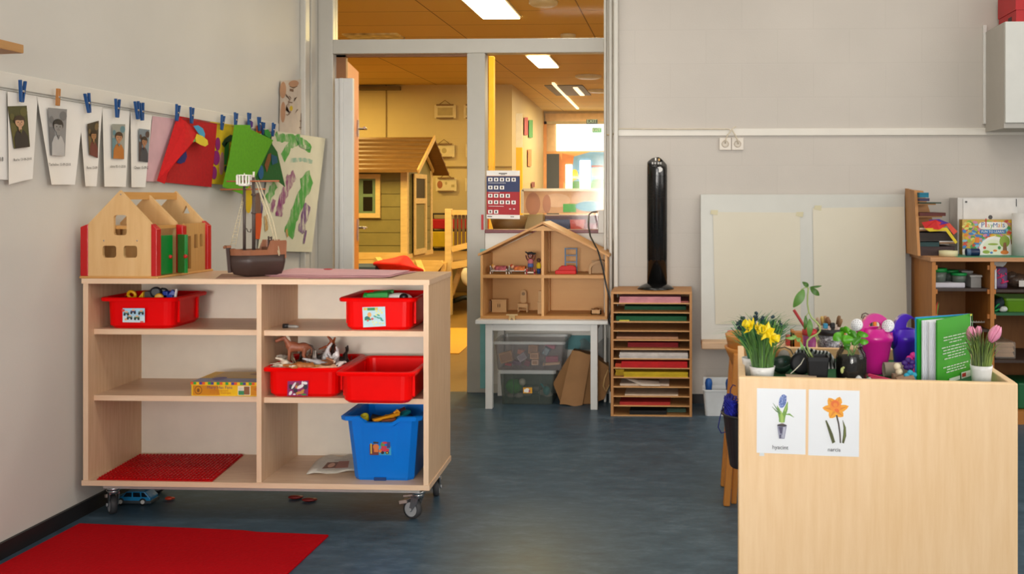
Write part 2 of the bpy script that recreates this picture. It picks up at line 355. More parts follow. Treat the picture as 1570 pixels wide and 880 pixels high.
# white folded finger guard beside the hinge
g = MB()
for a, b, o in ((513, 520, 0), (520, 526, .012), (526, 541, .004)):
    Y = PWY-.06-o; g.box((py_x(a, Y), Y, .02), (py_x(b, Y), Y+.03, CH+(CY-119)/F*5.97))
one('finger_guard', g, M('#d4d3d0', .35, var=.02), 'white vertical plastic guard strip covering the hinge side of the doorway', 'guard', bevel=.004)
# ---------------------------------------------------------------- hall
HC = 2.7; HWY = 12.5
def ceil_mat():
    m = bpy.data.materials.new('hall_ceiling_tiles'); m.use_nodes = True; nt = m.node_tree; b = nt.nodes['Principled BSDF']; L = nt.links.new
    tc = nd(nt, 'ShaderNodeTexCoord'); br = nd(nt, 'ShaderNodeTexBrick'); br.offset = 0; br.inputs['Scale'].default_value = 1
    br.inputs['Brick Width'].default_value = 1.2; br.inputs['Row Height'].default_value = .6; br.inputs['Mortar Size'].default_value = .006
    br.inputs['Color1'].default_value = lin('#dfbd6a'); br.inputs['Color2'].default_value = lin('#d9b764'); br.inputs['Mortar'].default_value = lin('#8c7440')
    L(tc.outputs['Object'], br.inputs['Vector']); L(br.outputs['Color'], b.inputs['Base Color']); b.inputs['Roughness'].default_value = .8; return m
struct('ceiling_hall', MB().box((-8, PWY+.06, HC), (4, 20, HC+.1)), ceil_mat())
x1 = PY(785, 0, HWY).x
struct('wall_hall', MB().box((-8, HWY, 0), (x1, HWY+.15, HC)), HALLW)
e0 = PY(834, 0, 16.3)
struct('wall_corridor', MB().hexa([(x1-.1, HWY+.152, 0), (x1, HWY+.152, 0), (e0.x, 16.3, 0), (e0.x-.1, 16.3, 0), (x1-.1, HWY+.152, HC), (x1, HWY+.152, HC), (e0.x, 16.3, HC), (e0.x-.1, 16.3, HC)]), HALLW)
struct('wall_end', MB().box((-4, 16.3, 0), (4, 16.4, HC)), M('#cdb98f', .7))
struct('wall_hall_left', MB().box((-8.1, PWY, 0), (-8, 13, HC)), HALLW)
struct('wall_hall_right', MB().box((3.0, PWY, 0), (3.1, 16.4, HC)), HALLW)
struct('wall_hall_front', MB().box((-8, PWY, 0), (LW-.1, PWY+.1, HC)), HALLW)
struct('wall_hall_front', MB().box((xr1, BWY+.4, 0), (3.0, BWY+.5, HC)), HALLW)
struct('trim_14', MB().box((-8, HWY-.02, 1.62), (x1, HWY, 1.635)).box((py_x(592, HWY), HWY-.02, 1.6), (py_x(593, HWY), HWY, HC)), M('#8a7138', .6))
struct('trim_15', MB().box((py_x(547, HWY), HWY-.06, HC-.07), (py_x(615, HWY), HWY, HC-.02)), M('#7b6a44', .6))
# ceiling lamps
for i, (pl, pr, y0, y1, lab) in enumerate(((736, 793, 2, 25, 'large lit ceiling panel lamp in the hall seen through the top pane'), (824, 855, 84, 101, 'lit ceiling panel lamp further down the hall seen through the lower window'))):
    a = PZ((pl+pr)/2, y0-(14 if i == 0 else 0), HC); b = PZ((pl+pr)/2+16, y1, HC)
    w = .3 if i == 0 else .22; cx = PZ(769 if i == 0 else 841, y1, HC).x; cx = cx+.0
    t = thing('ceiling_lamp', lab, 'lamp', (cx, (a.y+b.y)/2, HC-.03))
    part('lamp_frame', MB().box((cx-w/2-.02, b.y-.02, HC-.015), (cx+w/2+.02, a.y+.02, HC)), M('#d8d2c0', .4), t)
    part('diffuser', MB().box((cx-w/2, b.y, HC-.022), (cx+w/2, a.y, HC-.014)), M('#fff1d2', .5, emit=9, var=0), t)
# small ceiling fittings
for px, py, r, lab in ((833, 2, .11, 'round ceiling fitting seen at the top of the upper pane'), (871, 53, .07, 'small round ceiling fitting just above the transom'), (902, 116, .16, 'round ceiling fitting at the right of the window'), (917, 138, .14, 'round ceiling fitting behind the grey hatch')):
    p = PZ(px, py, HC); one('ceiling_fitting', MB().lathe([(r, HC), (r, HC-.02), (r*.8, HC-.035), (0, HC-.04)], 20, (p.x, p.y, 0)), M('#b9a57d', .4, emit=.12), lab, 'ceiling fitting')
p = PZ(872, 138, HC); one('ceiling_hatch', MB().box((p.x-.25, p.y-.6, HC-.012), (p.x+.25, p.y+.6, HC)), M('#7d745f', .6), 'grey square hatch in the hall ceiling', 'hatch')
for a, b, w, lab in (((848, 126), (886, 165), .035, 'long thin lit strip lamp in the corridor ceiling'), ((882, 132), (893, 144), .06, 'short lit strip lamp right of the ceiling hatch')):
    p, q = PZ(*a, HC), PZ(*b, HC); one('strip_lamp', MB().bar(p-Vector((0, 0, .015)), q-Vector((0, 0, .015)), w, .025), M('#f4e6c4', .4, emit=1.2, var=0), lab, 'lamp')
p = PZ(530, 54, HC); p2 = PZ(610, 51, HC)
one('ceiling_grille', MB().box((p.x, p.y-.1, HC-.015), (p2.x, p.y+.15, HC)), M('#d8c79a', .5, var=.55, scale=9, stretch=(1.2, 2, 1)), 'pale ventilation grille in the hall ceiling at upper left', 'grille')
# wall pictures in the hall
def scroll(px0, py0, px1, py1, lab, shapes):
    Y = HWY-.03; tl, br = PY(px0, py0, Y), PY(px1, py1, Y)
    t = thing('wall_hanging', lab, 'picture', ((tl.x+br.x)/2, Y, br.z), 'paper scrolls hung on the hall wall')
    Q = Quad((tl.x, Y, br.z), (br.x, Y, br.z), (br.x, Y, tl.z), (tl.x, Y, tl.z))
    part('paper', sheet(Q, shapes), [M('#d9c796', .8), M('#b3a06b', .8), M('#a1613a', .8)], t)
    part('rod', MB().bar((tl.x+.03, Y-.012, tl.z), (br.x-.03, Y-.012, tl.z), .018, .018), M('#7a5a2c', .6), t)
    part('rod', MB().bar((tl.x+.03, Y-.012, br.z), (br.x-.03, Y-.012, br.z), .014, .014), M('#7a5a2c', .6), t)
    mx = (tl.x+br.x)/2
    part('hanging_string', MB().tube([(tl.x+.06, Y-.012, tl.z), (mx, Y-.01, tl.z+.06), (br.x-.06, Y-.012, tl.z)], .005, 5), M('#8d7240', .7), t)
sq = [(1, rc(.15, .2, .85, .8))]
scroll(666, 161, 699, 181, 'topmost paper scroll hanging on the hall wall between door and post', sq)
scroll(711, 161, 733, 181, 'upper paper scroll half hidden by the white post', sq)
scroll(665, 221, 697, 241, 'middle paper scroll right of the playhouse roof', [(1, ell(.5, .5, .12, .2))])
scroll(714, 221, 740, 241, 'middle scroll half hidden by the white post', sq)
scroll(668, 273, 700, 293, 'lowest paper scroll with two brown round drawings', [(2, ell(.2, .5, .13, .3)), (1, ell(.5, .6, .05, .12)), (1, rc(.75, .3, .9, .5))])
scroll(713, 273, 740, 293, 'lowest scroll half hidden by the white post', sq)
# end of the corridor: bright windows, mural, door
EY = 16.28
def flat(name, px0, py0, px1, py1, Y, mat, lab=None, cat=None, st=None, th=.02, shapes=None):
    a, b = PY(px0, py0, Y), PY(px1, py1, Y); mb = MB().box((a.x, Y, b.z), (b.x, Y+th, a.z))
    return struct(name, mb, mat) if st else one(name, mb, mat, lab, cat)
DAY = M('#ffffff', .5, emit=2.2, var=0)
flat('window_3', 853, 190, 945, 231, EY-.03, DAY, st=1)
flat('window_4', 867, 252, 877, 291, EY-.03, DAY, st=1)
flat('window_5', 889, 246, 905, 291, EY-.03, DAY, st=1)
mu = MB(); a, b = PY(836, 174, EY), PY(945, 345, EY); Q = Quad((a.x, EY, b.z), (b.x, EY, b.z), (b.x, EY, a.z), (a.x, EY, a.z))
mm = [M('#e9c896', .7), M('#e08f55', .7), M('#f0b06a', .7), M('#7fb0d8', .7), M('#5f9b55', .7), M('#d9d24e', .7), M('#c9573a', .7), M('#e8e4d2', .7)]
def uv(px, py): return ((px-836)/109, (345-py)/171)
decal(mu, Q, [(0, rc(0, 0, 1, 1)), (2, [uv(836, 232), uv(945, 232), uv(945, 300), uv(836, 300)]), (1, [uv(840, 238), uv(858, 236), uv(866, 262), uv(862, 300), uv(840, 300)]), (1, [uv(862, 235), uv(884, 240), uv(878, 262), uv(868, 285), uv(860, 270)]),
    (3, [uv(880, 240), uv(905, 233), uv(945, 233), uv(945, 300), uv(890, 300), uv(876, 270)]), (4, ell(*uv(884, 288), .15, .06)), (4, ell(*uv(917, 286), .12, .07)), (5, ell(*uv(881, 268), .05, .05)), (7, rc(*uv(878, 274), *uv(889, 270))), (6, rc(*uv(907, 256), *uv(925, 254))), (7, rc(*uv(907, 270), *uv(925, 258)))])
one('wall_mural', mu, mm, 'orange, blue and green painted mural on the far end wall of the corridor', 'mural')
flat('door_2', 838, 236, 857, 345, EY-.05, M('#4a4f52', .5), st=1)
flat('trim_16', 828, 186, 838, 345, EY-.06, M('#e9a86a', .6), st=1)
flat('trim_17', 834, 186, 945, 190, EY-.06, M('#d9c9a0', .6), st=1)
def sign(px0, py0, px1, py1, Y, lab, txt, c1, c2):
    a, b = PY(px0, py0, Y), PY(px1, py1, Y); Q = Quad((a.x, Y, b.z), (b.x, Y, b.z), (b.x, Y, a.z), (a.x, Y, a.z))
    mb = sheet(Q, [('text', 1, txt, .08, .25, .84)], 1, 1, step=.004); mb.box((a.x, Y+.004, b.z), (b.x, Y+.03, a.z), 0)
    one('exit_sign', mb, [M(c1, .5), M(c2, .5)], lab, 'sign')
sign(899, 183, 916, 190, 15.6, 'small dark exit sign high in front of the far window', 'EXIT', '#2b3a30', '#9fb8a4')
sign(908, 196, 922, 203, 15.9, 'small pale green exit sign on the far window', 'EXIT', '#6fc29a', '#e9fff0')
# posters on corridor wall (left side of the corridor)
def onwall(px0, py0, px1, py1, mat, name, lab, cat):
    n = Vector((HWY-16.3, 0, 0)); O = Vector((x1, HWY, 0)); D_ = Vector((e0.x-x1, 16.3-HWY, 0)); N = Vector((D_.y, -D_.x, 0)).normalized(); O = O+N*.02
    p = [PP(px0, py1, O, N), PP(px1, py1, O, N), PP(px1, py0, O, N), PP(px0, py0, O, N)]
    one(name, sheet(Quad(*p), (), 1, 1), mat, lab, cat)
onwall(804, 180, 809.5, 207, M('#b4473c', .7), 'wall_poster', 'red paper poster high on the corridor wall', 'poster')
onwall(811, 184, 817, 211, M('#4f8f43', .7), 'wall_poster', 'green paper poster beside the red one in the corridor', 'poster')
onwall(809.5, 229, 815, 255, M('#d98346', .7), 'wall_poster', 'orange paper poster lower on the corridor wall', 'poster')
onwall(815, 279, 820, 287, M('#8a4a35', .7), 'wall_plaque', 'small brown plaque low on the corridor wall', 'plaque')
a = PY(791, 174, HWY-.02)
one('white_sheet', MB().box((PY(791, 0, 12.3).x, 12.3, PY(791, 227, 12.3).z), (PY(801, 0, 12.3).x, 12.31, PY(791, 174, 12.3).z)), M('#f3efe2', .7), 'tall white paper at the corner of the corridor', 'paper')
YEL = M('#ffc21c', .45, emit=.06)  # faint glow in the material makes the yellow posts look lit
Y = 7.2; one('yellow_post', MB().box((PY(749, 0, Y).x, Y, 0), (PY(757, 0, Y).x, Y+.06, PY(750, 86, Y).z)), YEL, 'tall yellow post just behind the window, left side', 'post', bevel=.004)
Y = 12.2; one('yellow_post', MB().box((PY(791, 0, Y).x, Y, 0), (PY(800.5, 0, Y).x, Y+.06, PY(790, 226, Y).z)), YEL, 'shorter yellow post below the white paper in the hall', 'post', bevel=.004)
# clutter right behind the partition window
Y = 7.0
a, b = PY(801, 291, Y), PY(926, 327, Y); Q = Quad((a.x, Y, b.z), (b.x, Y, b.z), (b.x, Y, a.z), (a.x, Y, a.z))
t = thing('craft_board', 'peach painted paper board standing on the dark cabinet behind the window', 'board', ((a.x+b.x)/2, Y, b.z))
part('panel', sheet(Q, [(1, ell(.13, .4, .09, .5)), (2, ell(.42, .55, .17, .3)), (2, ell(.78, .6, .18, .3)), (3, rc(.5, .05, .66, .4)), (4, ell(.82, .3, .17, .22)), (1, ell(.3, .4, .05, .4))], 1, 1), [M('#ddaf83', .6), M('#c08a6d', .6), M('#e6c2a0', .6), M('#57b356', .6), M('#6fb7d8', .6)], t)
part('frame', MB().bar((a.x, Y, a.z), (b.x, Y, a.z), .02, .02).bar((a.x, Y, b.z), (a.x, Y, a.z), .02, .02), M('#efe6cf', .5), t)
cb = PY(801, 330, Y); one('hall_cabinet', MB().box((PY(801, 0, Y).x, Y-.25, 0), (PY(935, 0, Y).x, Y+.3, b.z-.012)), wood('#4b2a35', '#5b3541', 'x'), 'dark reddish low cabinet standing behind the window', 'cabinet', bevel=.006)
for i, (px, py, w, h, c, lab) in enumerate(((818, 340, 26, 22, '#9c7f3a', 'olive basket on the dark hall cabinet'), (855, 345, 34, 16, '#273a6b', 'dark blue crate on the hall cabinet'), (885, 343, 20, 12, '#c0392b', 'red toy crate on the hall cabinet'), (905, 348, 16, 10, '#8e2f4d', 'wine red box on the hall cabinet'))):
    Yk = 6.62; a, b = PY(px-w/2, py-h/2, Yk), PY(px+w/2, py+h/2+6, Yk)
    mb = MB(); r = [(a.x, Yk), (b.x, Yk), (b.x, Yk+.1), (a.x, Yk+.1)]
    ring_loft([[Vector((x, y, b.z)) for x, y in r], [Vector((x+(x-(a.x+b.x)/2)*.12, y, a.z)) for x, y in r], [Vector((x*.94+(a.x+b.x)/2*.06, y*.9+(Yk+.05)*.1, a.z)) for x, y in r], [Vector((x*.9+(a.x+b.x)/2*.1, y*.8+(Yk+.05)*.2, b.z+.01)) for x, y in r]], mb, cap1=True)
    one('toy_crate', mb, M(c, .4), lab, 'crate')
Yk = 6.52
one('window_shelf', MB().box((PY(747, 0, Yk).x, Yk-.02, PY(800, 356, Yk).z-.03), (PY(930, 0, Yk).x, Yk+.23, PY(800, 356, Yk).z-.004)), M('#5a2a2f', .5), 'narrow dark red shelf under the partition window on the hall side', 'shelf')
Y = 6.6; p = PY(780, 345, Y)
one('toy_basket', MB().lathe([(.1, p.z-.05), (.13, p.z+.06), (.12, p.z+.06), (.09, p.z-.04), (0, p.z-.04)], 20, (p.x, Y, 0)), M('#6a4a1c', .6), 'brown round basket behind the window under the poster', 'basket')
# poster on the partition glass
Y = PWY-.004; q = [PY(746, 335, Y), PY(797, 336, Y), PY(797, 261.5, Y), PY(746, 261.5, Y)]; Q = Quad(*q)
sh = [(1, rc(.0, .56, 1, .89)), (2, rc(0, .085, 1, .56))]
def row(y, n, u0=.05, du=.175, h=.075, w=.13): 
    o = []
    for k in range(n): o += [(0, rc(u0+k*du, y, u0+k*du+w, y+h)), (3 + (k % 2), ell(u0+k*du+w*.5, y+h*.5, w*.22, h*.32))]
    return o
sh += row(.775, 5)+row(.61, 3)+row(.44, 4)+row(.305, 5)+row(.105, 2)
sh += [(3, rc(.37, .93, .62, .95)), (3, rc(.43, .91, .56, .92)), (0, rc(.06, .738, .58, .746)), (0, rc(.06, .545, .4, .552)), (0, rc(.06, .255, .52, .263)), (0, rc(.68, .2, .74, .215)), (0, rc(.8, .2, .86, .215)), (3, rc(.03, .035, .17, .055)), (3, rc(.72, .04, .83, .055)), (5, rc(0, .885, 1, .892))]
one('window_poster', sheet(Q, sh, 1, 1, step=.0003), [M('#e6e3de', .6), M('#27335c', .6), M('#a3161f', .6), M('#5d5148', .6), M('#33353b', .6), M('#e39b4b', .6)], 'white, navy and red poster with rows of small photos taped to the window', 'poster')
one('red_edge_strip', MB().box((py_x(738, PWY-.04), PWY-.045, py_z(352)), (py_x(741, PWY-.04), PWY-.03, py_z(329))), M('#b3262c', .5), 'narrow red strip on the white post beside the window poster', 'strip')
# thin bright yellow patch on the hall floor
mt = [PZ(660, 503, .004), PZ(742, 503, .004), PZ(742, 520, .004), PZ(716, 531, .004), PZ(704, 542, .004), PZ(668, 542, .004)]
one('floor_surface', MB().prism([(p.x, p.y) for p in mt], lambda x, y, d: Vector((x, y, d)), .006), M('#cf9824', .5, var=.04), 'bright yellow mat on the hall floor beyond the doorway', 'mat')  # thin yellow patch on the floor, not certain to be a mat
# ---------------------------------------------------------------- playhouse on a deck
DY, DZ = 10.0, .56
CRM = M('#d9bb80', .6, var=.08, stretch=(1, 1, 4)); CRM2 = wood('#d0a65c', '#e2c283', 'x', .6)
SAGE = M('#867c48', .65, var=.06); SAGE2 = M('#6a8262', .65)
t = thing('play_deck', 'raised wooden deck with slatted railing and steps under the playhouse', 'deck', (-3.0, DY, 0))
xd0, xd1 = -5.2, PY(742, 0, DY).x
part('deck_top', MB().box((xd0, DY, DZ-.03), (xd1, DY+1.9, DZ)), wood('#8a6a35', '#a5813f', 'x', .6), t)
part('deck_edge', MB().box((xd0, DY-.03, DZ-.11), (PY(690, 0, DY).x, DY, DZ+.005)), CRM2, t)
def post(px, py0, py1, w=.07, Y=DY):
    a = PY(px, py0, Y); zb = PY(px, py1, Y).z; part('post', MB().box((a.x-w/2, Y-.06, zb), (a.x+w/2, Y+.01, a.z)), CRM, t, bevel=.006)
post(689, 320, 484); 
zr = PY(700, 322, DY).z
part('handrail', MB().box((PY(690, 0, DY).x, DY-.05, zr-.05), (xd1, DY, zr)), CRM2, t)
zm = PY(700, 379, DY).z
part('handrail', MB().bar((PY(694, 0, DY).x, DY-.03, zm-.02), (xd1, DY-.03, zm+.06), .05, .06), CRM2, t)
part('handrail', MB().bar((PY(694, 0, DY).x, DY-.03, PY(700, 407, DY).z), (xd1, DY-.03, PY(700, 399, DY).z), .05, .07), CRM2, t)
for px in (699, 705, 711, 717, 723): a = PY(px, 326, DY); part('railing_slat', MB().box((a.x-.013, DY-.02, zm), (a.x+.013, DY+.0, zr-.03)), M('#5f4521', .6), t)
for pa, pb in (((692, 452), (706, 412)), ((704, 412), (726, 440))): part('brace', MB().bar(PY(*pa, DY+.1), PY(*pb, DY+.1), .05, .05), CRM2, t)
post(551, 415, 520, .07); post(643, 412, 500, .06, DY+.6)
part('step_board', MB().bar(PY(640, 450, DY-.1), PY(679, 402, DY-.1), .09, .05), CRM2, t); part('step_board', MB().bar(PY(676, 450, DY-.1), PY(682, 402, DY-.1), .05, .05), CRM2, t)
HX1 = PY(623, 0, 10.3).x; HX0 = HX1-1.35; HY0, HY1 = 10.3, 11.35; HZ = DZ
ze = PY(617, 258, HY0).z; zr2 = PY(640, 212, (HY0+HY1)/2).z; ym = (HY0+HY1)/2
t = thing('playhouse', 'sage green wooden playhouse with a brown boarded roof on the hall deck', 'playhouse', ((HX0+HX1)/2, ym, DZ))
mb = MB()
n = 7; hh = (ze-HZ)/n
for k in range(n): mb.box((HX0, HY0, HZ+k*hh+.006), (HX1, HY0+.03, HZ+(k+1)*hh)); mb.box((HX1-.03, HY0+.03, HZ+k*hh+.006), (HX1, HY1, HZ+(k+1)*hh))
mb.box((HX0, HY0+.015, HZ), (HX1-.015, HY0+.035, ze)); mb.box((HX1-.035, HY0, HZ), (HX1-.012, HY1, ze)); mb.box((HX0, HY1-.03, HZ), (HX1, HY1, ze)); mb.box((HX0, HY0, HZ), (HX0+.03, HY1, ze))
mb.prism([(HY0, ze), (HY1, ze), (ym, zr2-.05)], lambda x, y, d: Vector((HX1-.03+d, x, y)), .03)
part('wall', mb, SAGE, t)
part('corner_post', MB().box((HX1-.06, HY0-.012, HZ), (HX1+.012, HY0+.05, ze+.02)), CRM, t); part('corner_post', MB().box((HX1-.02, HY1-.06, HZ), (HX1+.012, HY1+.01, ze)), CRM, t)
part('base_board', MB().box((HX0, HY0-.03, HZ), (HX1+.02, HY0, HZ+.07)), CRM2, t); part('base_board', MB().box((HX1, HY0, HZ), (HX1+.02, HY1, HZ+.05)), CRM2, t)
ov = .17; rf = MB(); nb = 8
for sgn, ya, yb in ((1, HY0-ov, ym), (-1, HY1+ov, ym)):
    for k in range(nb):
        f0, f1 = k/nb, (k+1)/nb; zl = ze-.05
        A = Vector((0, ya+(yb-ya)*f0, zl+(zr2-zl)*f0)); B = Vector((0, ya+(yb-ya)*f1+.0, zl+(zr2-zl)*f1)); up = Vector((0, 0, .035)); lo = Vector((0, 0, .012))
        X0, X1 = Vector((HX0-ov, 0, 0)), Vector((HX1+ov, 0, 0))
        rf.hexa([X0+A, X1+A, X1+B, X0+B, X0+A+up, X1+A+up, X1+B+lo, X0+B+lo])
part('roof', rf, wood('#6b4a20', '#86602c', 'x', .5), t)
part('gable_trim', MB().bar((HX1+ov+.005, HY0-ov, ze-.04), (HX1+ov+.005, ym, zr2+.01), .02, .05).bar((HX1+.02, HY0, ze), (HX1+.02, ym, zr2-.06), .02, .04).bar((HX1+.02, HY1, ze), (HX1+.02, ym, zr2-.06), .02, .04), CRM2, t)
w0, w1 = PY(540, 267, HY0-.02), PY(583, 334, HY0-.02)
wf = part('window_frame', MB().box((w0.x, HY0-.03, w1.z), (w1.x, HY0-.005, w1.z+.05)).box((w0.x, HY0-.03, w0.z-.05), (w1.x, HY0-.005, w0.z)).box((w1.x-.05, HY0-.03, w1.z+.0501), (w1.x, HY0-.005, w0.z-.0501)).box((w0.x, HY0-.03, w1.z+.0501), (w0.x+.05, HY0-.005, w0.z-.0501)), CRM, t)
part('window_sash', MB().box((w0.x+.05, HY0-.02, w1.z+.05), (w1.x-.05, HY0-.002, w0.z-.05)), SAGE2, wf)
for ya, yb in ((277, 297), (302, 323)): part('pane', MB().box((PY(557, 0, HY0-.02).x, HY0-.024, PY(0, yb, HY0-.02).z), (PY(571, 0, HY0-.02).x, HY0-.02, PY(0, ya, HY0-.02).z)), M('#15140f', .3), wf)
# half door on the right side
X = HX1+.012; f = lambda px, py: PX(px, py, X)
d0, d1 = f(632, 268), f(651, 268); zt, zb = f(632, 266).z, HZ+.03; z_mid = f(640, 308).z
dp = part('side_door', MB().box((X-.01, d0.y, zb), (X+.015, d1.y, zt)), SAGE, t)
part('door_frame', MB().box((X, d0.y, zb), (X+.03, d0.y+.06, zt)).box((X, d1.y-.06, zb), (X+.03, d1.y, zt)).box((X, d0.y+.0601, zb), (X+.03, d1.y-.0601, zb+.06)).box((X, d0.y+.0601, z_mid-.03), (X+.03, d1.y-.0601, z_mid+.03)).box((X, d0.y+.0601, zt-.05), (X+.03, d1.y-.0601, zt)), CRM, dp)
part('opening', MB().box((X, d0.y+.06, z_mid+.03), (X+.018, d1.y-.06, zt-.05)), M('#14130f', .4), dp, 'dark door opening')
# bench with blue seat and red cloth in front of the deck
Y = 9.4
t = thing('hall_bench', 'small wooden bench with a dark blue seat in front of the deck', 'bench', (PY(570, 0, Y).x, Y, 0))
a, b = PY(540, 406, Y), PY(585, 415, Y)
part('seat', MB().box((a.x, Y-.2, b.z), (b.x, Y+.2, a.z)), M('#3c506a', .6), t, bevel=.008)
for xx, yy in ((a.x+.02, Y-.17), (b.x-.05, Y-.17), (a.x+.02, Y+.13), (b.x-.05, Y+.13)): part('leg', MB().box((xx, yy, 0), (xx+.04, yy+.04, b.z)), CRM, t)
t = thing('slide_board', 'sloping wooden ramp board leaning on the deck under the red cloth', 'ramp', (PY(610, 0, 9.6).x, 9.6, 0))
part('ramp_board', MB().bar(PD(578, 398, 9.75), PD(640, 470, 9.2), .06, .06), CRM2, t); part('ramp_board', MB().bar(PD(640, 402, 9.8), PD(668, 470, 9.3), .06, .06), CRM2, t)
mb = MB()
pts = [(563, 402), (585, 397), (605, 394), (620, 388), (630, 393), (637, 408), (651, 411), (656, 418), (600, 424), (580, 412)]
c = PD(612, 410, 9.25)
vs = [PD(x, y, 9.35) for x, y in pts]; mb.add(vs+[PD(612, 405, 9.05), PD(625, 412, 9.1)]+[PD(x, y+2, 9.6) for x, y in pts], [], 0)
k = len(pts)
for i in range(k): j = (i+1) % k; mb.f.append([i, j, k]); mb.m.append(0); mb.sm.append(True); mb.f.append([i+k+2, j+k+2, j, i]); mb.m.append(0); mb.sm.append(True)
mb.f.append([i+k+2 for i in range(k)]); mb.m.append(0); mb.sm.append(False)
one('red_cloth', mb, M('#e0140f', .7, bump=.2), 'bright red cloth heaped on the ramp in front of the playhouse', 'cloth', sub=2)
# crates on the hall wall beside the playhouse
Y = 12.1
t = thing('crate_rack', 'rack of coloured crates standing behind the playhouse', 'rack', (PY(690, 0, Y).x, Y, 0))
for z0, z1, c, l in ((351, 336, '#c01417', 'red crate'), (379, 355, '#d9b514', 'yellow crate')):
    a, b = PY(655, z1, Y), PY(760, z0, Y); part('crate', MB().box((a.x, Y, b.z), (b.x, Y+.3, a.z)), M(c, .5), t, l, bevel=.01)
a = PY(652, 333, Y); b = PY(765, 333, Y)
part('rack_frame', MB().box((a.x, Y+.02, 0), (a.x+.03, Y+.32, a.z+.05)).box((b.x, Y+.02, 0), (b.x+.03, Y+.32, a.z+.05)).box((a.x, Y+.02, PY(0, 353, Y).z-.02), (b.x, Y+.32, PY(0, 353, Y).z)).box((a.x, Y+.02, PY(0, 381, Y).z-.02), (b.x, Y+.32, PY(0, 381, Y).z)).box((a.x, Y+.02, a.z+.03), (b.x, Y+.32, a.z+.05)), M('#3d3423', .5), t)
p = PZ(706, 458, 0); t = one('toy_train', MB().tube([PZ(695, 462, .02), PZ(708, 457, .02), PZ(722, 456, .02)], .03, 8), M('#2f3a24', .6), 'dark green toy lying on the hall floor under the deck railing', 'toy')
p = PD(714, 423, 9.9); one('cloth_bundle', MB().ball(p, (.05, .05, .09), 10).ball(p+Vector((.03, 0, -.05)), (.05, .05, .06), 10), M('#cfc5b4', .8), 'pale cloth bundle hanging from the deck railing beside the post', 'cloth', remesh=.012)
# ================================================================ SHELF CABINET ON CASTERS
SK = -.045
CO = Vector((-2.238, 3.525, 0)); CWID = 1.308; CD = .41
def cab(u, v, z): return Vector((CO.x+u+SK*v, CO.y-.0076*u+v, z))
def cu(px, v=0): return PY(px, 0, CO.y-.006+v).x-CO.x-SK*v
def cbox(mb, u0, v0, z0, u1, v1, z1, mi=0): return mb.hexa([cab(u0,v0,z0), cab(u1,v0,z0), cab(u1,v1,z0), cab(u0,v1,z0), cab(u0,v0,z1), cab(u1,v0,z1), cab(u1,v1,z1), cab(u0,v1,z1)], mi)
ZB, ZT, TH = .131, .905, .019
MAP = wood('#c9a37f', '#d9b896', 'z', .45, spec=.3); MAPX = wood('#c9a688', '#d9bb9e', 'x', .42, spec=.3); EDGE = wood('#dfbd9c', '#e8cbac', 'x', .45); EDGEZ = wood('#dfbd9c', '#e8cbac', 'z', .45)
cabt = thing('storage_cabinet', 'light wood open storage cabinet on casters against the left wall', 'cabinet', tuple(cab(CWID/2, CD/2, 0)))
ud0, ud1 = cu(392.6), cu(400)
def panel(name, u0, v0, z0, u1, v1, z1, mat, em, edge='f', lab=None):
    mb = MB(); cbox(mb, u0, v0+.002, z0, u1, v1, z1, 0); cbox(mb, u0, v0, z0, u1, v0+.002, z1, 1)
    return part(name, mb, [mat, em], cabt, lab)
panel('top_panel', -.004, -.004, ZT-TH, CWID+.004, CD, ZT, MAPX, EDGE); panel('bottom_panel', -.004, -.004, ZB, CWID+.004, CD, ZB+TH, MAPX, EDGE)
panel('side_panel', 0, 0, ZB+TH, .019, CD, ZT-TH, MAP, EDGEZ); panel('side_panel', CWID-.019, 0, ZB+TH, CWID, CD, ZT-TH, MAP, EDGEZ)
panel('divider', ud0, .004, ZB+TH, ud1, CD-.02, ZT-TH, MAP, EDGEZ)
mb = MB(); cbox(mb, .019, CD-.022, ZB+TH, CWID-.019, CD-.014, ZT-TH); part('back_panel', mb, M('#e6dccb', .6, var=.03), cabt, 'off white back panel')
S1, S2 = .711, .4605
for z in (S1, S2):
    panel('shelf', .019, .04, z-.02, ud0, CD-.022, z, MAPX, EDGE); panel('shelf', ud1, .03, z-.02, CWID-.019, CD-.022, z, MAPX, EDGE)
mb = MB(); cbox(mb, .06, .03, ZB-.02, CWID-.04, .05, ZB); cbox(mb, .06, CD-.06, ZB-.02, CWID-.04, CD-.04, ZB); part('base_rail', mb, M('#b9b6b2', .4, .3), cabt, 'grey metal base rail')
STEEL = M('#b8bbbd', .25, .9); RUB = M('#3a3a3c', .6)
def caster(u, v, ang):
    c = cab(u, v, 0); R = Matrix.Rotation(ang, 4, 'Z'); R.translation = c; t = lambda x, y, z: R @ Vector((x, y, z))
    mb = MB(); mb.lathe([(.024, .098), (.026, .111)], 16, c); mb.lathe([(.018, .085), (.02, .1)], 16, c)
    for s in (-.016, .016):
        mb.plate([(-.012, .088), (.022, .088), (.026, .06), (.034, .03), (.022, .03), (-.002, .06)], [], lambda x, y, d, s=s: t(x, s-.0015+d, y), .003)
    mb.box((-.012, -.0175, .084), (.022, .0175, .09), mat=R)
    k = part('caster', mb, STEEL, cabt)
    w = MB(); MX = R @ Matrix.Translation((.028, 0, .037)) @ Matrix.Rotation(PI/2, 4, 'X')
    w.lathe([(.029, -.012), (.036, -.010), (.037, 0), (.036, .010), (.029, .012)], 24, mat=MX); part('wheel', w, RUB, k)
    h = MB().lathe([(.027, -.0125), (.027, .0125)], 20, mat=MX).lathe([(.006, -.021), (.006, .021)], 10, mat=MX); part('hub', h, M('#a5a6a8', .4), k)
    b = MB().bar(t(.02, 0, .092), t(.06, 0, .084), .03, .007).bar(t(.045, 0, .066), t(.078, 0, .058), .034, .012); part('brake_pedal', b, M('#c4b0a6', .4, .3), k)
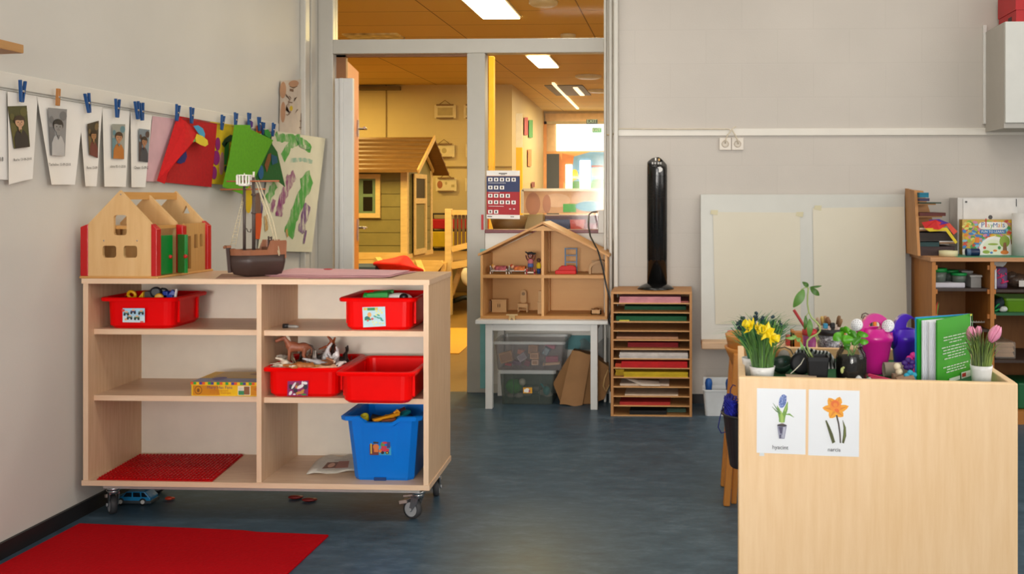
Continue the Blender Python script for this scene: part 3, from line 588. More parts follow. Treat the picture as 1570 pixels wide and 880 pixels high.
caster(.085, .06, 2.3); caster(1.255, .07, 2.75); caster(1.264, .335, 1.75); caster(.08, .34, .3)
# ---------------------------------------------------------------- trays
RED = M('#e60206', .4, var=.03, spec=.12); RED2 = M('#ee0302', .35, var=.03, spec=.18)
def tray(name, lab, mat, u0, u1, v0, v1, z0, h, taper=.007, group=None, sticker=None, rimw=.016, rim_h=.014, back_in=0, flange=True):
    """rounded tapered tray; u0..u1 measured at the rim"""
    t = thing(name, lab, 'tray' if h < .2 else 'bin', tuple(cab((u0+u1)/2, (v0+v1)/2, z0)), group)
    mb = MB()
    def rg(ins, z, r=.03): return [cab(x, y, z) for x, y in rounded(u0+ins, v0+ins*1.0, u1-ins, v1-ins, r)]
    b = rimw; zt = z0+h
    ring_loft([rg(b+taper+.012, z0, .03), rg(b+taper, z0+.012, .034), rg(b+.004, zt-rim_h, .034), rg(b+.003, zt-rim_h, .034), rg(.002, zt-rim_h, .03), rg(0, zt-.004, .03), rg(.004, zt, .03), rg(b, zt, .03), rg(b+.006, zt-.006, .03), rg(b+taper+.004, z0+.014, .03), rg(b+taper+.016, z0+.005, .026)], mb, cap0=True, cap1=True)
    part('shell', mb, mat, t)
    if flange:
        for x0, x1 in ((u0+b-.004, u0+b+.008), (u1-b-.008, u1-b+.004)):
            for y in (v0+.065, v1-.075): mb = MB(); cbox(mb, x0+(taper*.35 if x0 < (u0+u1)/2 else -taper*.35), y, z0+.02, x1+(taper*.35 if x0 < (u0+u1)/2 else -taper*.35), y+.012, zt-rim_h); part('side_rib', mb, mat, t)
    return t
def front_quad(t0, u0, u1, z0, z1, v, tilt=.0): return Quad(cab(u0, v+tilt, z0), cab(u1, v+tilt, z0), cab(u1, v, z1), cab(u0, v, z1))
def tu(px, v): return PY(px, 0, CO.y-.006+v).x-CO.x-SK*v
tA = tray('toy_tray', 'red tray with car sticker on the upper left shelf', RED, tu(148, .035), tu(268, .035), .035, .325, S1, .119, group='red storage trays')
tB = tray('toy_tray', 'red tray with pale blue sticker on the upper right shelf', RED2, tu(517, .035), tu(638, .035), .035, .36, S1, .122, group='red storage trays')
tC = tray('toy_tray', 'red tray full of toy animals on the middle shelf', RED2, tu(398, .02), tu(523, .02), .02, .365, S2, .112, group='red storage trays')
tD = tray('toy_tray', 'empty red tray pulled forward on the middle shelf', RED2, tu(512, -.085), tu(636, -.085), -.085, .30, S2, .117, group='red storage trays')
def sticker(parent, pxs, v, shapes, mats):
    p = [PY(px, py, CO.y-.006+v) for px, py in pxs]; Q = Quad(*p)
    part('sticker', sheet(Q, shapes, 1, 1, step=.0005), mats, parent, 'printed picture sticker')
dk = '#23313c'
veh = [(1, rc(0, 0, 1, .45))]
for x, y, c in ((.17, .62, 2), (.48, .75, 3), (.84, .7, 2), (.33, .35, 2), (.66, .33, 4)):
    veh += [(c, rc(x-.12, y-.05, x+.12, y+.08)), (5, rc(x-.05, y+.06, x+.07, y+.17)), (6, ell(x-.08, y-.08, .05, .08)), (6, ell(x+.08, y-.08, .05, .08))]
veh += [(7, rc(.82, .02, .96, .1)), (7, ell(.05, .85, .07, .1)), (5, ell(.17, .22, .06, .08))]
sticker(tA, ((188, 494), (222, 494.5), (222, 472.5), (188, 472.5)), .035+.0155, veh, [M('#a9d3ea', .5), M('#cfe6ee', .5), M('#3f6b62', .5), M('#39406e', .5), M('#4b7a55', .5), M('#e7b48a', .5), M('#22242a', .5), M('#d84b3c', .5)])
mob = [(1, rc(.05, .85, .22, .97)), (2, rc(.22, .83, .55, .96)), (1, rc(.55, .84, .68, .97)), (3, ell(.2, .45, .12, .1)), (2, rc(.08, .34, .36, .42)), (4, ell(.3, .62, .09, .12)), (5, ell(.42, .4, .06, .06)), (5, ell(.22, .33, .05, .05))]
for x, y in ((.62, .78), (.78, .82), (.85, .7), (.72, .66), (.6, .6)): mob.append((6, ell(x, y, .05, .06)))
for x, y in ((.55, .52), (.68, .45), (.8, .42), (.7, .58), (.85, .32)): mob.append((7, ell(x, y, .08, .04, -.6)))
for x, y in ((.45, .25), (.6, .22), (.75, .17), (.9, .15), (.5, .12)): mob.append((6, ell(x, y, .045, .04)))
sticker(tB, ((557, 502), (591.5, 500), (590.5, 470), (555.5, 471)), .035+.0155, mob, [M('#bcdde6', .5), M('#d9c25a', .5), M('#2f8a4e', .5), M('#2f6f6f', .5), M('#e0a35a', .5), M('#c75b5b', .5), M('#e3e29a', .5), M('#4fa79a', .5)])
ani = [(1, ell(.2, .6, .13, .2, .5)), (0, rc(0, 0, .08, 1)), (2, ell(.3, .7, .06, .25, -.4)), (2, ell(.16, .2, .07, .15, -.3)), (2, ell(.62, .62, .2, .1, .7)), (2, ell(.85, .85, .12, .09, -.5)), (2, ell(.72, .85, .04, .14)), (1, ell(.4, .35, .1, .12)), (3, ell(.62, .22, .2, .09, .2)), (3, ell(.75, .35, .12, .06, .9)), (3, ell(.5, .15, .04, .1)), (4, ell(.82, .1, .12, .06)), (2, ell(.36, .12, .07, .05)), (1, ell(.88, .6, .1, .16)), (5, ell(.5, .8, .07, .1)), (3, ell(.45, .62, .05, .1))]
sticker(tC, ((440.5, 607), (472, 607), (473, 583.5), (441, 584.5)), .02+.0165, ani, [M('#8b1f62', .5), M('#2a2836', .5), M('#e6e2e2', .5), M('#c98a3f', .5), M('#3f8a3a', .5), M('#6d4a3b', .5)])
# loose crumb in empty tray
p = cab(tu(610, .0), -.02, S2+.094); one('toy_brick', MB().box(tuple(p-Vector((.006, .006, .004))), tuple(p+Vector((.008, .006, .004)))), M('#e2a614', .4), 'tiny yellow brick caught on the rim of the empty red tray', 'toy brick', bevel=.002)
# blue bin with a dipped front rim
BLUE = M('#0878dc', .3, var=.02, spec=.3)
u0, u1, v0, v1, z0, h = tu(520.5, .01), tu(646.5, .01), .01, .36, ZB+TH, .247
tE = thing('toy_bin', 'deep blue bin with a truck sticker on the bottom right shelf', 'bin', tuple(cab((u0+u1)/2, (v0+v1)/2, z0)))
mb = MB(); N = 8
def brg(ins, z, r=.03, dip=0, dv=0):
    o = []
    pts = []
    for (ax, ay), (bx, by), m in (((u0+ins+r, v0+ins), (u1-ins-r, v0+ins), 14), ((u1-ins, v0+ins+r), (u1-ins, v1-ins-r), 4), ((u1-ins-r, v1-ins), (u0+ins+r, v1-ins), 4), ((u0+ins, v1-ins-r), (u0+ins, v0+ins+r), 4)):
        for k in range(m+1): pts.append((ax+(bx-ax)*k/m, ay+(by-ay)*k/m))
    for x, y in pts:
        f = (x-u0)/(u1-u0); d = 0
        if y < v0+ins+.004:
            a = abs(f-.48); d = dip*max(0, min(1, (.23-a)/.05))
        o.append(cab(x, y, z-d))
    return o
zt = z0+h; D_ = .022
ring_loft([brg(.045, z0, .02), brg(.041, z0+.01, .02), brg(.02, zt-.016, .02, D_), brg(.002, zt-.016, .02, D_), brg(0, zt-.003, .02, D_), brg(.004, zt, .02, D_), brg(.018, zt, .02, D_), brg(.022, zt-.008, .02, D_), brg(.046, z0+.012, .02), brg(.05, z0+.006, .02)], mb, cap1=True)
part('shell', mb, BLUE, tE)
mb = MB(); cbox(mb, u0+.12, v0+.036, z0, u0+.165, v0+.045, z0+.012); part('foot_notch', mb, M('#073b78', .4), tE)
trk = [(1, rc(0, .0, .42, 1)), (2, rc(.05, .1, .1, .95)), (3, ell(.3, .55, .14, .2)), (3, rc(.2, .2, .4, .45)), (4, rc(.18, .78, .42, .95)), (5, ell(.62, .7, .1, .2)), (6, rc(.5, .25, .9, .45)), (6, rc(.55, .45, .8, .62)), (7, ell(.6, .18, .08, .1)), (7, ell(.82, .18, .08, .1)), (2, ell(.82, .18, .04, .05)), (8, rc(.82, .5, .97, .9)), (3, ell(.5, .3, .07, .12)), (6, ell(.72, .85, .12, .08))]
sticker(tE, ((567, 697.5), (600, 698), (599.5, 675), (566.5, 675)), v0+.0255, trk, [M('#2fa0cf', .5), M('#6a2f2f', .5), M('#d9c43f', .5), M('#d9793a', .5), M('#2a2f35', .5), M('#5a8f4a', .5), M('#c8324a', .5), M('#1f1f24', .5), M('#3c3f7a', .5)])
# ---------------------------------------------------------------- contents of trays
def blob(name, lab, cat, shapes, mat, group=None, rm=.0025):
    mb = MB()
    for s in shapes:
        if s[0] == 'b': mb.ball(s[1], s[2], 12, mat=s[3] if len(s) > 3 else None)
        elif s[0] == 't': mb.tube(s[1], s[2], 8)
    return one(name, mb, mat, lab, cat, group, remesh=rm)
def tp(px, py, v): return PY(px, py, CO.y-.006+v)
# tray A: construction pieces
Yt = .10
GA = 'construction toys in the upper left tray'
def ringtoy(px, py, v, R, r, mat, lab, tilt=.3):
    c = tp(px, py, v); T = Matrix.Rotation(tilt, 4, 'X'); pts = [c+T @ Vector((R*math.cos(a), 0, R*math.sin(a))) for a in [2*PI*k/18 for k in range(19)]]
    return one('toy_ring', MB().tube(pts, r, 8, caps=False), mat, lab, 'toy', GA)
YT, GYT, BKT, BLT = M('#e0a80a', .4), M('#4b4743', .5), M('#16181f', .45), M('#12399a', .4)
ringtoy(202, 452, .1, .014, .006, YT, 'yellow ring toy at the left in the car sticker tray'); ringtoy(196, 456, .12, .01, .004, M('#a02418', .4), 'small dark red ring toy behind the yellow ring')
mb = MB(); a, b, c = tp(211, 457, .1), tp(219.5, 447, .1), tp(219.5, 460, .1); d = Vector((0, .03, 0)); mb.add([a, b, c, a+d, b+d, c+d], [(0, 1, 2), (5, 4, 3), (0, 3, 4, 1), (1, 4, 5, 2), (2, 5, 3, 0)]); one('toy_wedge', mb, YT, 'yellow wedge shaped toy piece in the car sticker tray', 'toy', GA)
a = tp(220, 462, .11); b = tp(234, 447, .11); one('toy_block', MB().box((a.x, a.y, a.z), (b.x, b.y+.04, b.z)), GYT, 'grey toy block in the middle of the car sticker tray', 'toy block', GA, bevel=.003)
def twheel(px, py, v, R, mat, lab):
    c = tp(px, py, v); MX = Matrix.Translation(c) @ Matrix.Rotation(PI/2, 4, 'X') @ Matrix.Rotation(.3, 4, 'Y')
    t = one('toy_wheel', MB().lathe([(R*.5, -.008), (R*.92, -.009), (R, -.004), (R, .004), (R*.92, .009), (R*.5, .008)], 20, mat=MX), mat, lab, 'toy wheel', GA)  # toy wheel body, also used for the yellow cog
    part('hub', MB().lathe([(R*.5, -.007), (R*.5, .007)], 14, mat=MX), M('#6a6b66', .5), t)
twheel(239, 448, .12, .021, BKT, 'black toy wheel at the top of the pile in the upper left tray'); twheel(250, 449, .14, .02, BKT, 'second black toy wheel leaning right in the upper left tray')
twheel(244, 456, .09, .016, M('#d79d10', .4), 'yellow toy cog lying low beside the black wheels')
mb = MB(); a, b = tp(254, 462, .11), tp(262, 444, .11); mb.bar(a, tp(255, 446, .11), .02, .02).bar(a, tp(268, 446, .12), .018, .02).bar(tp(252, 455, .11), tp(266, 456, .11), .02, .02); one('toy_bracket', mb, BLT, 'blue forked toy bracket in the upper left tray', 'toy', GA, bevel=.003)
one('toy_stick', MB().bar(tp(268, 461, .1), tp(271, 443, .1), .008, .006), M('#d6d0cc', .5), 'thin white toy strip standing beside the blue bracket', 'toy', GA)
p = cab((tu(148, .035)+tu(268, .035))/2, .18, S1+.05)
mb = MB()
for k in range(26): q = p+Vector((rnd.uniform(-.09, .09), rnd.uniform(-.09, .09), rnd.uniform(-.04, .03))); mb.box(tuple(q-Vector((.02, .015, .01))), tuple(q+Vector((.02, .015, .01))))
tag(mb.build('toy_pieces', M('#4d3a30', .5, var=.5, scale=30)), 'jumble of small toy pieces filling the upper left tray', 'toys', kind='stuff')
# tray B
mb = MB(); a, b = tp(556, 459, .12), tp(600, 449, .16)
mb.tube([tp(558, 455, .1), tp(566, 456, .1)], [.018, .016], 10); mb.bar(tp(564, 455, .1), tp(597, 453, .1), .04, .03); mb.bar(tp(572, 450, .14), tp(604, 447, .16), .03, .015)
one('plastic_toy', mb, M('#0d8a2c', .4), 'bright green plastic toy lying in the upper right tray', 'toy', bevel=.004)
mb = MB(); mb.ball(tp(612, 456, .11), (.05, .03, .018), 14); one('toy_helmet', mb, M('#e6e2dc', .4), 'white rounded toy in the upper right tray', 'toy')
one('toy_ball', MB().ball(tp(619, 455, .075), (.017, .014, .013), 12), M('#141414', .4), 'black round toy piece beside the white toy in upper right tray', 'toy')
one('toy_flap', MB().bar(tp(562, 460, .08), tp(577, 459, .08), .03, .006), M('#dcd9d2', .5), 'small white flat toy piece below the green toy', 'toy')
p = cab((tu(517, .035)+tu(638, .035))/2, .19, S1+.05); mb = MB()
for k in range(22): q = p+Vector((rnd.uniform(-.09, .09), rnd.uniform(-.09, .09), rnd.uniform(-.04, .03))); mb.box(tuple(q-Vector((.02, .02, .012))), tuple(q+Vector((.02, .02, .012))))
tag(mb.build('toy_pieces', M('#8a3a34', .5, var=.6, scale=25)), 'jumble of toy pieces filling the upper right tray', 'toys', kind='stuff')
# tray C: toy animals
def animal(name, L, H, neck, headlen, legr, col_, tail=True, mane=None, horns=False):
    """toy quadruped at the origin facing -x, standing on z=0; one continuous body"""
    mb = MB(); lh = H*.5; bz = lh+H*.17
    mb.ball((L*.22, 0, bz+.001), (L*.27, H*.17, H*.19), 14); mb.ball((-L*.18, 0, bz+.002), (L*.26, H*.18, H*.22), 14); mb.ball((0, 0, bz), (L*.34, H*.165, H*.18), 14)
    hx, hz = -L*.5, bz+H*neck
    mb.tube([(-L*.3, 0, bz+.05*H), (-L*.4, 0, (bz+hz)/2+.05*H), (hx, 0, hz)], [H*.16, H*.11, H*.085], 10)
    mb.tube([(hx+.02*H, 0, hz+.02*H), (hx-headlen*.55, 0, hz-.07*H), (hx-headlen, 0, hz-.14*H)], [H*.095, H*.075, H*.055], 10)
    for s in (-1, 1):
        mb.tube([(hx+.02*H, s*H*.05, hz+.06*H), (hx+.05*H, s*H*.07, hz+.17*H)], [H*.03, H*.012], 6)
        if horns: mb.tube([(hx, s*H*.05, hz+.08*H), (hx-.03*H, s*H*.13, hz+.17*H), (hx-.06*H, s*H*.12, hz+.26*H)], [H*.025, H*.02, H*.01], 6)
        y = s*H*.1
        mb.tube([(-L*.28, y, bz), (-L*.29, y, lh*.5), (-L*.275, y, lh*.12), (-L*.3, y, 0)], [legr*1.7, legr, legr*.8, legr*1.1], 8)
        mb.tube([(L*.3, y, bz), (L*.26, y, lh*.72), (L*.345, y, lh*.42), (L*.325, y, lh*.1), (L*.305, y, 0)], [legr*2, legr*1.5, legr*.85, legr*.8, legr*1.1], 8)
    if tail: mb.tube([(L*.45, 0, bz+.08*H), (L*.54, 0, bz-.02*H), (L*.56, 0, bz-.3*H)], [H*.03, H*.035, H*.015], 6)
    o = one(name, mb, M(col_, .45, var=.25, scale=60), 'x', 'toy animal', 'toy animals in the red tray', loc=(0, 0, 0), remesh=.0022)
    if mane: part('mane', MB().tube([(-L*.27, 0, bz+.22*H), (-L*.36, 0, (bz+hz)/2+.19*H), (hx+.05*H, 0, hz+.1*H)], [H*.03, H*.06, H*.05], 8).ball((hx-.02*H, 0, hz+.1*H), (.05*H, .04*H, .04*H), 8), M(mane, .6), o)
    return o
hors = animal('toy_horse', .085, .085, .36, .03, .0042, '#9a5a3e', mane='#d8cdbb')
cow = animal('toy_cow', .09, .062, .14, .026, .0045, '#dcd6d0', horns=True)
dog = animal('toy_goat', .065, .055, .2, .02, .0034, '#a77743')
placed = [(hors, 454, 542, .12, (0, .05, .25), None, 'brown toy horse with white mane rearing at the left of the animal tray', 1.0),
 (cow, 500, 556, .16, (.3, 1.0, 2.6), '#d6d4d4', 'white and grey toy cow tipped over in the middle of the animal tray', 1.0),
 (cow, 492, 559, .12, (1.4, .3, .4), '#b7b5b6', 'grey toy cow lying on its side behind the brown lying one', .95),
 (dog, 474, 556, .20, (.2, -.6, 1.2), '#7d6a60', 'greyish brown toy animal nose up behind the horse', 1.1),
 (hors, 466, 563, .07, (1.5, .1, .2), '#a9662f', 'chestnut toy animal lying flat at the front of the animal tray', .9),
 (dog, 438, 561, .09, (1.1, .5, .7), '#d9cdb8', 'cream toy animal lying at the front left of the animal tray', .95),
 (dog, 427, 563, .07, (1.6, 0, 2.2), '#c9bba4', 'small cream toy animal with legs up at the far left of the tray', .8),
 (dog, 445, 556, .15, (.4, .9, 2.9), '#bfa78a', 'tan toy animal upside down below the rearing horse', .9),
 (hors, 518, 548, .2, (2.7, .2, .6), '#2b211d', 'dark brown toy horse upside down at the right of the tray', .95),
 (dog, 503, 540, .24, (.1, 1.25, .2), '#9c4a20', 'rust coloured toy animal standing on its tail at the back of the tray', 1.05),
 (dog, 510, 541, .25, (.3, 1.1, 2.4), '#a3501f', 'second rust coloured toy animal with its head up at the back', 1.0),
 (cow, 513, 556, .13, (.5, .9, 1.9), '#e0dddb', 'white toy animal pointing its legs up beside the dark horse', .9),
 (dog, 484, 566, .06, (1.5, 0, 2.8), '#c99a55', 'tan toy animal lying at the front middle of the tray', .9),
 (cow, 500, 566, .06, (1.5, 0, .3), '#cf9d7c', 'pinkish toy animal lying at the front right of the tray', .8),
 (dog, 464, 548, .24, (.2, .2, 1.8), '#3a2a22', 'black headed toy animal at the back behind the horse', .95),
 (hors, 480, 557, .23, (1.2, .5, 2.0), '#5b5048', 'dark grey toy horse lying behind the white cow', .9)]
more = [(dog, 433, 553, .2, (.9, .2, 1.2), '#cbbfae', 'cream grey toy animal at the back left of the animal tray', .9), (cow, 470, 558, .15, (.3, .4, 2.2), '#6b4a35', 'brown toy cow standing crooked behind the chestnut one', .85), (dog, 488, 552, .17, (2.9, .2, .9), '#c7bdb2', 'pale toy animal on its back right of the rearing horse', 1.0),
 (hors, 506, 561, .1, (1.5, .6, 1.1), '#8d5a3a', 'brown toy horse lying at the front right of the tray', .75), (dog, 478, 548, .22, (.2, .9, .6), '#8a7a6c', 'taupe toy animal with raised head behind the middle of the tray', .95), (cow, 451, 565, .05, (1.5, .1, 1.6), '#b9874f', 'tan toy cow lying on its side at the front of the tray below the horse', .75), (dog, 516, 562, .09, (1.2, .2, 2.6), '#d8d2ca', 'white toy animal lying at the far right front of the tray', .8)]
placed += more
first = set()
for src, px, py, v, rot, c, lab, sc in placed:
    p = tp(px, py, v)
    import mathutils
    Lc = mathutils.Euler(rot).to_matrix() @ Vector((-.004, 0, {'toy_horse': .046, 'toy_cow': .032, 'toy_goat': .03}[src.name]*sc)); p = p-Lc+Vector((0, 0, .006)); sc *= 1.12
    if src.name in first:
        o = dup(src, p, rot, lab, scale=sc, mat=M(c, .45, var=.25, scale=60) if c else None)
    else:
        first.add(src.name); o = src; o.location = p; o.rotation_euler = rot; o['label'] = lab; o.scale = (sc,)*3
        if c: o.material_slots[0].link = 'OBJECT'; o.material_slots[0].material = M(c, .45, var=.25, scale=60)
p = cab((tu(398, .02)+tu(523, .02))/2, .19, S2+.045); mb = MB()
for k in range(90): q = p+Vector((rnd.uniform(-.1, .1), rnd.uniform(-.12, .12), rnd.uniform(-.02, .056))); mb.ball(q, (rnd.uniform(.012, .03), .012, .012), 8)
tag(mb.build('animal_jumble', M('#8a6e5a', .5, var=.6, scale=28)), 'jumble of small toy animals filling the red tray', 'toys', kind='stuff')
# blue bin contents
def bt(px, py, v): return tp(px, py, v)
mb = MB(); mb.lathe([(.014, 0), (.016, .004), (.016, .02), (.014, .024), (.009, .024), (.009, .004)], 18, bt(560, 640, .1)-Vector((0, 0, .01)), mat=Matrix.Rotation(.5, 4, 'X')); one('yellow_disc', mb, M('#dfd021', .4), 'yellow round disc lying in the blue bin', 'toy')
mb = MB(); mb.tube([bt(570, 640, .1), bt(584, 643, .1)], .014, 12); one('toy_barrel', mb, M('#1b1a1c', .4), 'black cylinder toy in the blue bin', 'toy')
mb = MB(); mb.bar(bt(572, 645, .06), bt(612, 634, .12), .02, .012).bar(bt(590, 638, .1), bt(606, 641, .1), .016, .012).tube([bt(604, 634, .11), bt(609, 629, .12), bt(613, 634, .12)], .006, 6); one('toy_crane_arm', mb, M('#e89a10', .4), 'orange yellow toy crane arm lying across the blue bin', 'toy', bevel=.003)
one('toy_plank', MB().bar(bt(600, 638, .2), bt(622, 627, .22), .05, .012), M('#8a1519', .4), 'dark red flat toy at the back of the blue bin', 'toy', bevel=.003)
one('toy_wing', MB().bar(bt(606, 642, .13), bt(626, 630, .2), .03, .012), M('#1f9aa8', .4), 'turquoise flat toy at the right of the blue bin', 'toy', bevel=.003)
one('toy_beam', MB().bar(bt(585, 647, .05), bt(607, 643, .07), .02, .014), M('#7a3a17', .4), 'brown beam toy at the front of the blue bin', 'toy', bevel=.003)
p = cab((u0+u1)/2, .19, ZB+.15); mb = MB()
for k in range(40): q = p+Vector((rnd.uniform(-.08, .08), rnd.uniform(-.11, .11), rnd.uniform(-.06, .055))); mb.box(tuple(q-Vector((.025, .02, .012))), tuple(q+Vector((.025, .02, .012))))
tag(mb.build('toy_pieces', M('#5a4a6a', .5, var=.6, scale=20)), 'jumble of toys filling the blue bin', 'toys', kind='stuff')
# ---------------------------------------------------------------- other things in the cabinet
# board game box
z0 = S2; v0 = .05; ua, ub = cu(293, v0), ud0-.001; vb = .26; hh = .052
t = thing('game_box', 'flat yellow board game box with a chequered edge on the middle left shelf', 'game box', tuple(cab((ua+ub)/2, (v0+vb)/2, z0)))
mb = MB(); cbox(mb, ua, v0, z0, ub, vb, z0+hh*.78, 0); part('box_base', mb, [M('#efb90d', .4), M('#c98a0c', .4)], t)
lid = MB(); cbox(lid, ua-.003, v0-.002, z0+hh*.78, ub, vb+.004, z0+hh, 0)
Q = Quad(cab(ua-.003, v0-.0021, z0+hh*.78), cab(ub, v0-.0021, z0+hh*.78), cab(ub, v0-.0021, z0+hh), cab(ua-.003, v0-.0021, z0+hh))
cs = [1, 2, 0, 3, 1, 0, 2, 3, 0, 2, 1, 0, 2, 0, 3, 1, 0, 2, 3, 0, 2, 1, 0, 3]
decal(lid, Q, [(c, rc(k/24, .15, (k+1)/24, 1)) for k, c in enumerate(cs)])
Qt = Quad(cab(ua, v0, z0+hh), cab(ub, v0, z0+hh), cab(ub, vb, z0+hh), cab(ua, vb, z0+hh))
decal(lid, Qt, [(4, rc(0, 0, 1, .35)), (5, rc(.15, .35, 1, 1)), (3, ell(.3, .3, .1, .15)), (6, ell(.7, .75, .1, .1))])
part('lid', lid, [M('#f0c012', .4), M('#e2572a', .4), M('#2f9a3a', .4), M('#4a3a8c', .4), M('#7a7fa0', .4), M('#c9a24a', .4), M('#9c6a2a', .4)], t)
Q = Quad(cab(ua, v0-.0004, z0), cab(ub, v0-.0004, z0), cab(ub, v0-.0004, z0+hh*.78), cab(ua, v0-.0004, z0+hh*.78))
mb = sheet(Q, [(1, [(.02, .05), (.41, .05), (.38, .95), (.02, .95)]), (2, ell(.1, .52, .055, .4)), (1, ell(.1, .52, .045, .33)), (2, ell(.1, .5, .02, .18)), ('text', 3, 'Mary Has Fans', .23, .66, .36), ('text', 4, 'gezelschapsspel', .27, .42, .26), ('text', 4, 'voor de kleintjes', .27, .2, .3),  # slanted darker orange polygon is a cast shadow painted into the print
    (5, rc(.67, .08, .85, .95)), (6, rc(.68, .12, .76, .5)), (7, rc(.69, .5, .75, .8)), (8, rc(.76, .15, .84, .9)), (1, rc(.86, .08, 1, .95)), (4, ell(.95, .65, .05, .15))], 1, 1, step=.0003)
part('side_print_and_shadow', mb, [M('#f0c012', .4), M('#cf860f', .4), M('#7a4a12', .4), M('#6b3f6e', .4), M('#c7741a', .4), M('#efe3c0', .4), M('#3a8a5a', .4), M('#d9d3c4', .4), M('#8a5a3a', .4)], t)
# red studded building plate
zf = ZB+TH
Z = zf+.004
q = [PZ(147, 735, Z), PZ(329, 735, Z), PZ(373, 697, Z), PZ(214, 697, Z)]
q[0].y = max(q[0].y, 3.53); q[1].y = q[0].y-.005
mb = MB(); dz = Vector((0, 0, .004)); b4 = [p-dz for p in q]; mb.hexa(b4+[p for p in q])
NX, NY = 30, 17
for i in range(NX):
    for j in range(NY):
        u, v = (i+.5)/NX, (j+.5)/NY; c = q[0]*(1-u)*(1-v)+q[1]*u*(1-v)+q[2]*u*v+q[3]*(1-u)*v
        mb.lathe([(.0058, 0), (.0058, .005)], 6, c, sm=False)
one('building_plate', mb, M('#b3030a', .4, spec=.25), 'red studded building plate lying on the bottom left shelf', 'building plate')
# newspaper leaflet
Q = Quad(PZ(470, 727, zf+.004), PZ(545, 722, zf+.004), PZ(545, 698, zf+.004), PZ(497, 700, zf+.004)); Q.bend = lambda u, v: .012*math.sin(PI*v)*(1-.3*u)+.004*math.sin(9*u)
mb = sheet(Q, [], 12, 6); mb2 = [mb.m[k] for k in range(len(mb.m))]
t = one('magazine', mb, [M('#cfc8bc', .6, var=.1, scale=40)], 'crumpled printed magazine on the bottom right shelf beside the blue bin', 'magazine', solid=.004)
Q2 = Quad(PZ(485, 722, zf+.02), PZ(545, 718, zf+.02), PZ(545, 703, zf+.022), PZ(503, 704, zf+.022)); 
part('cover_print', sheet(Q2, [(1, rc(.1, .15, .45, .7)), (2, rc(.45, .1, .8, .75)), (3, ell(.3, .4, .1, .2)), ('text', 4, 'education', .3, .8, .45)], 2, 2), [M('#d3ccc0', .6), M('#7a4b3c', .6), M('#a3685a', .6), M('#d9a48a', .6), M('#444', .6) if False else M('#47423f', .6)], t)
# black marker thing on the shelf
p = tp(434, 503, .09); p.z = S1+.009
t = thing('marker_pen', 'black and silver marker lying on the upper right shelf', 'marker', (p.x, p.y, S1))
part('cap', MB().tube([p, p+Vector((.02, .002, 0))], [.009, .008], 10), M('#17171a', .4), t); part('barrel', MB().tube([p+Vector((.02, .002, -.001)), p+Vector((.05, .005, -.003)), p+Vector((.058, .006, -.004))], [.006, .006, .002], 10), M('#9a958f', .4), t)
# toy car below
y0 = PZ(200, 775, 0)
def toycar():
    L, H, Wd = .148, .055, .06; c = Vector((PD(176, 760, 3.80).x, y0.y, 0))
    t = thing('toy_car', 'blue toy estate car on the floor under the cabinet', 'toy car', (c.x+L/2, c.y+Wd/2, 0))
    X = lambda f: c.x+L*f
    mb = MB(); pr = [(0, .2), (0, .5), (.04, .56), (.2, .6), (.34, .97), (.84, 1), (.97, .62), (1, .55), (1, .2)]
    mb.plate([(X(a), H*b) for a, b in pr], [], lambda x, y, d: Vector((x, c.y+d, y)), Wd); part('body', mb, M('#1f7fb4', .35), t, bevel=.004)
    mb = MB().box((X(0)-.003, c.y-.002, H*.13), (X(1)+.003, c.y+Wd+.002, H*.36)); part('bumper', mb, M('#3c4247', .5), t, bevel=.003)
    for pl in ([(.27, .62), (.36, .92), (.5, .93), (.5, .62)], [(.54, .62), (.54, .93), (.72, .93), (.74, .62)], [(.77, .62), (.76, .93), (.83, .93), (.93, .62)]):
        part('side_window', MB().plate([(X(a), H*b) for a, b in pl], [], lambda x, y, d: Vector((x, c.y-.0012+d, y)), .0012), M('#0f1a24', .2), t)
    for f in (.2, .8):
        for yy in (c.y-.001, c.y+Wd-.011):
            MX = Matrix.Translation((X(f), yy+.006, .0145)) @ Matrix.Rotation(PI/2, 4, 'X')
            w = part('wheel', MB().lathe([(.008, -.007), (.0145, -.007), (.0145, .006), (.008, .006)], 18, mat=MX), M('#1a1a1c', .6), t); part('hub_cap', MB().lathe([(.008, -.0075), (.008, .0075)], 14, mat=MX), M('#c9c6c0', .4), w)
toycar()
for px, py, s, lab in ((452, 765, .03, 'dark red toy piece lying left under the cabinet'), (473, 769, .03, 'dark red toy piece lying right of its twin under the cabinet'), (259, 767, .018, 'small orange red toy scrap under the left half of the cabinet')):
    p = PZ(px, py, 0); one('toy_scrap', MB().ball(p+Vector((0, 0, .008)), (s, s*.5, .008), 10).ball(p+Vector((s*.6, .01, .006)), (s*.5, s*.4, .006), 8), M('#7a1a14' if s > .02 else '#c23a1a', .5), lab, 'toy', remesh=.003)
# rug
tl, tr = PZ(122, 802.5, .006), PZ(504, 820, .006); br = PZ(440, 880, .006); bl = PZ(0, 857, .006)
dv = (br-tr); dv2 = (bl-tl); e1 = tr+dv*6; e0 = tl+dv2*5
pts = [(p.x, p.y) for p in (tl, tl+(tr-tl)*.66+Vector((0, .006, 0)), tl+(tr-tl)*.72+Vector((0, -.004, 0)), tr, e1, e0)]
pts = [(max(x, LW+.02), y) for x, y in pts]
one('red_rug', MB().plate(pts, [], lambda x, y, d: Vector((x, y, d)), .008), M('#b4000f', .85, var=.08, scale=90, bump=.25, spec=.12), 'plain red rug on the floor in front of the cabinet', 'rug', bevel=.003)
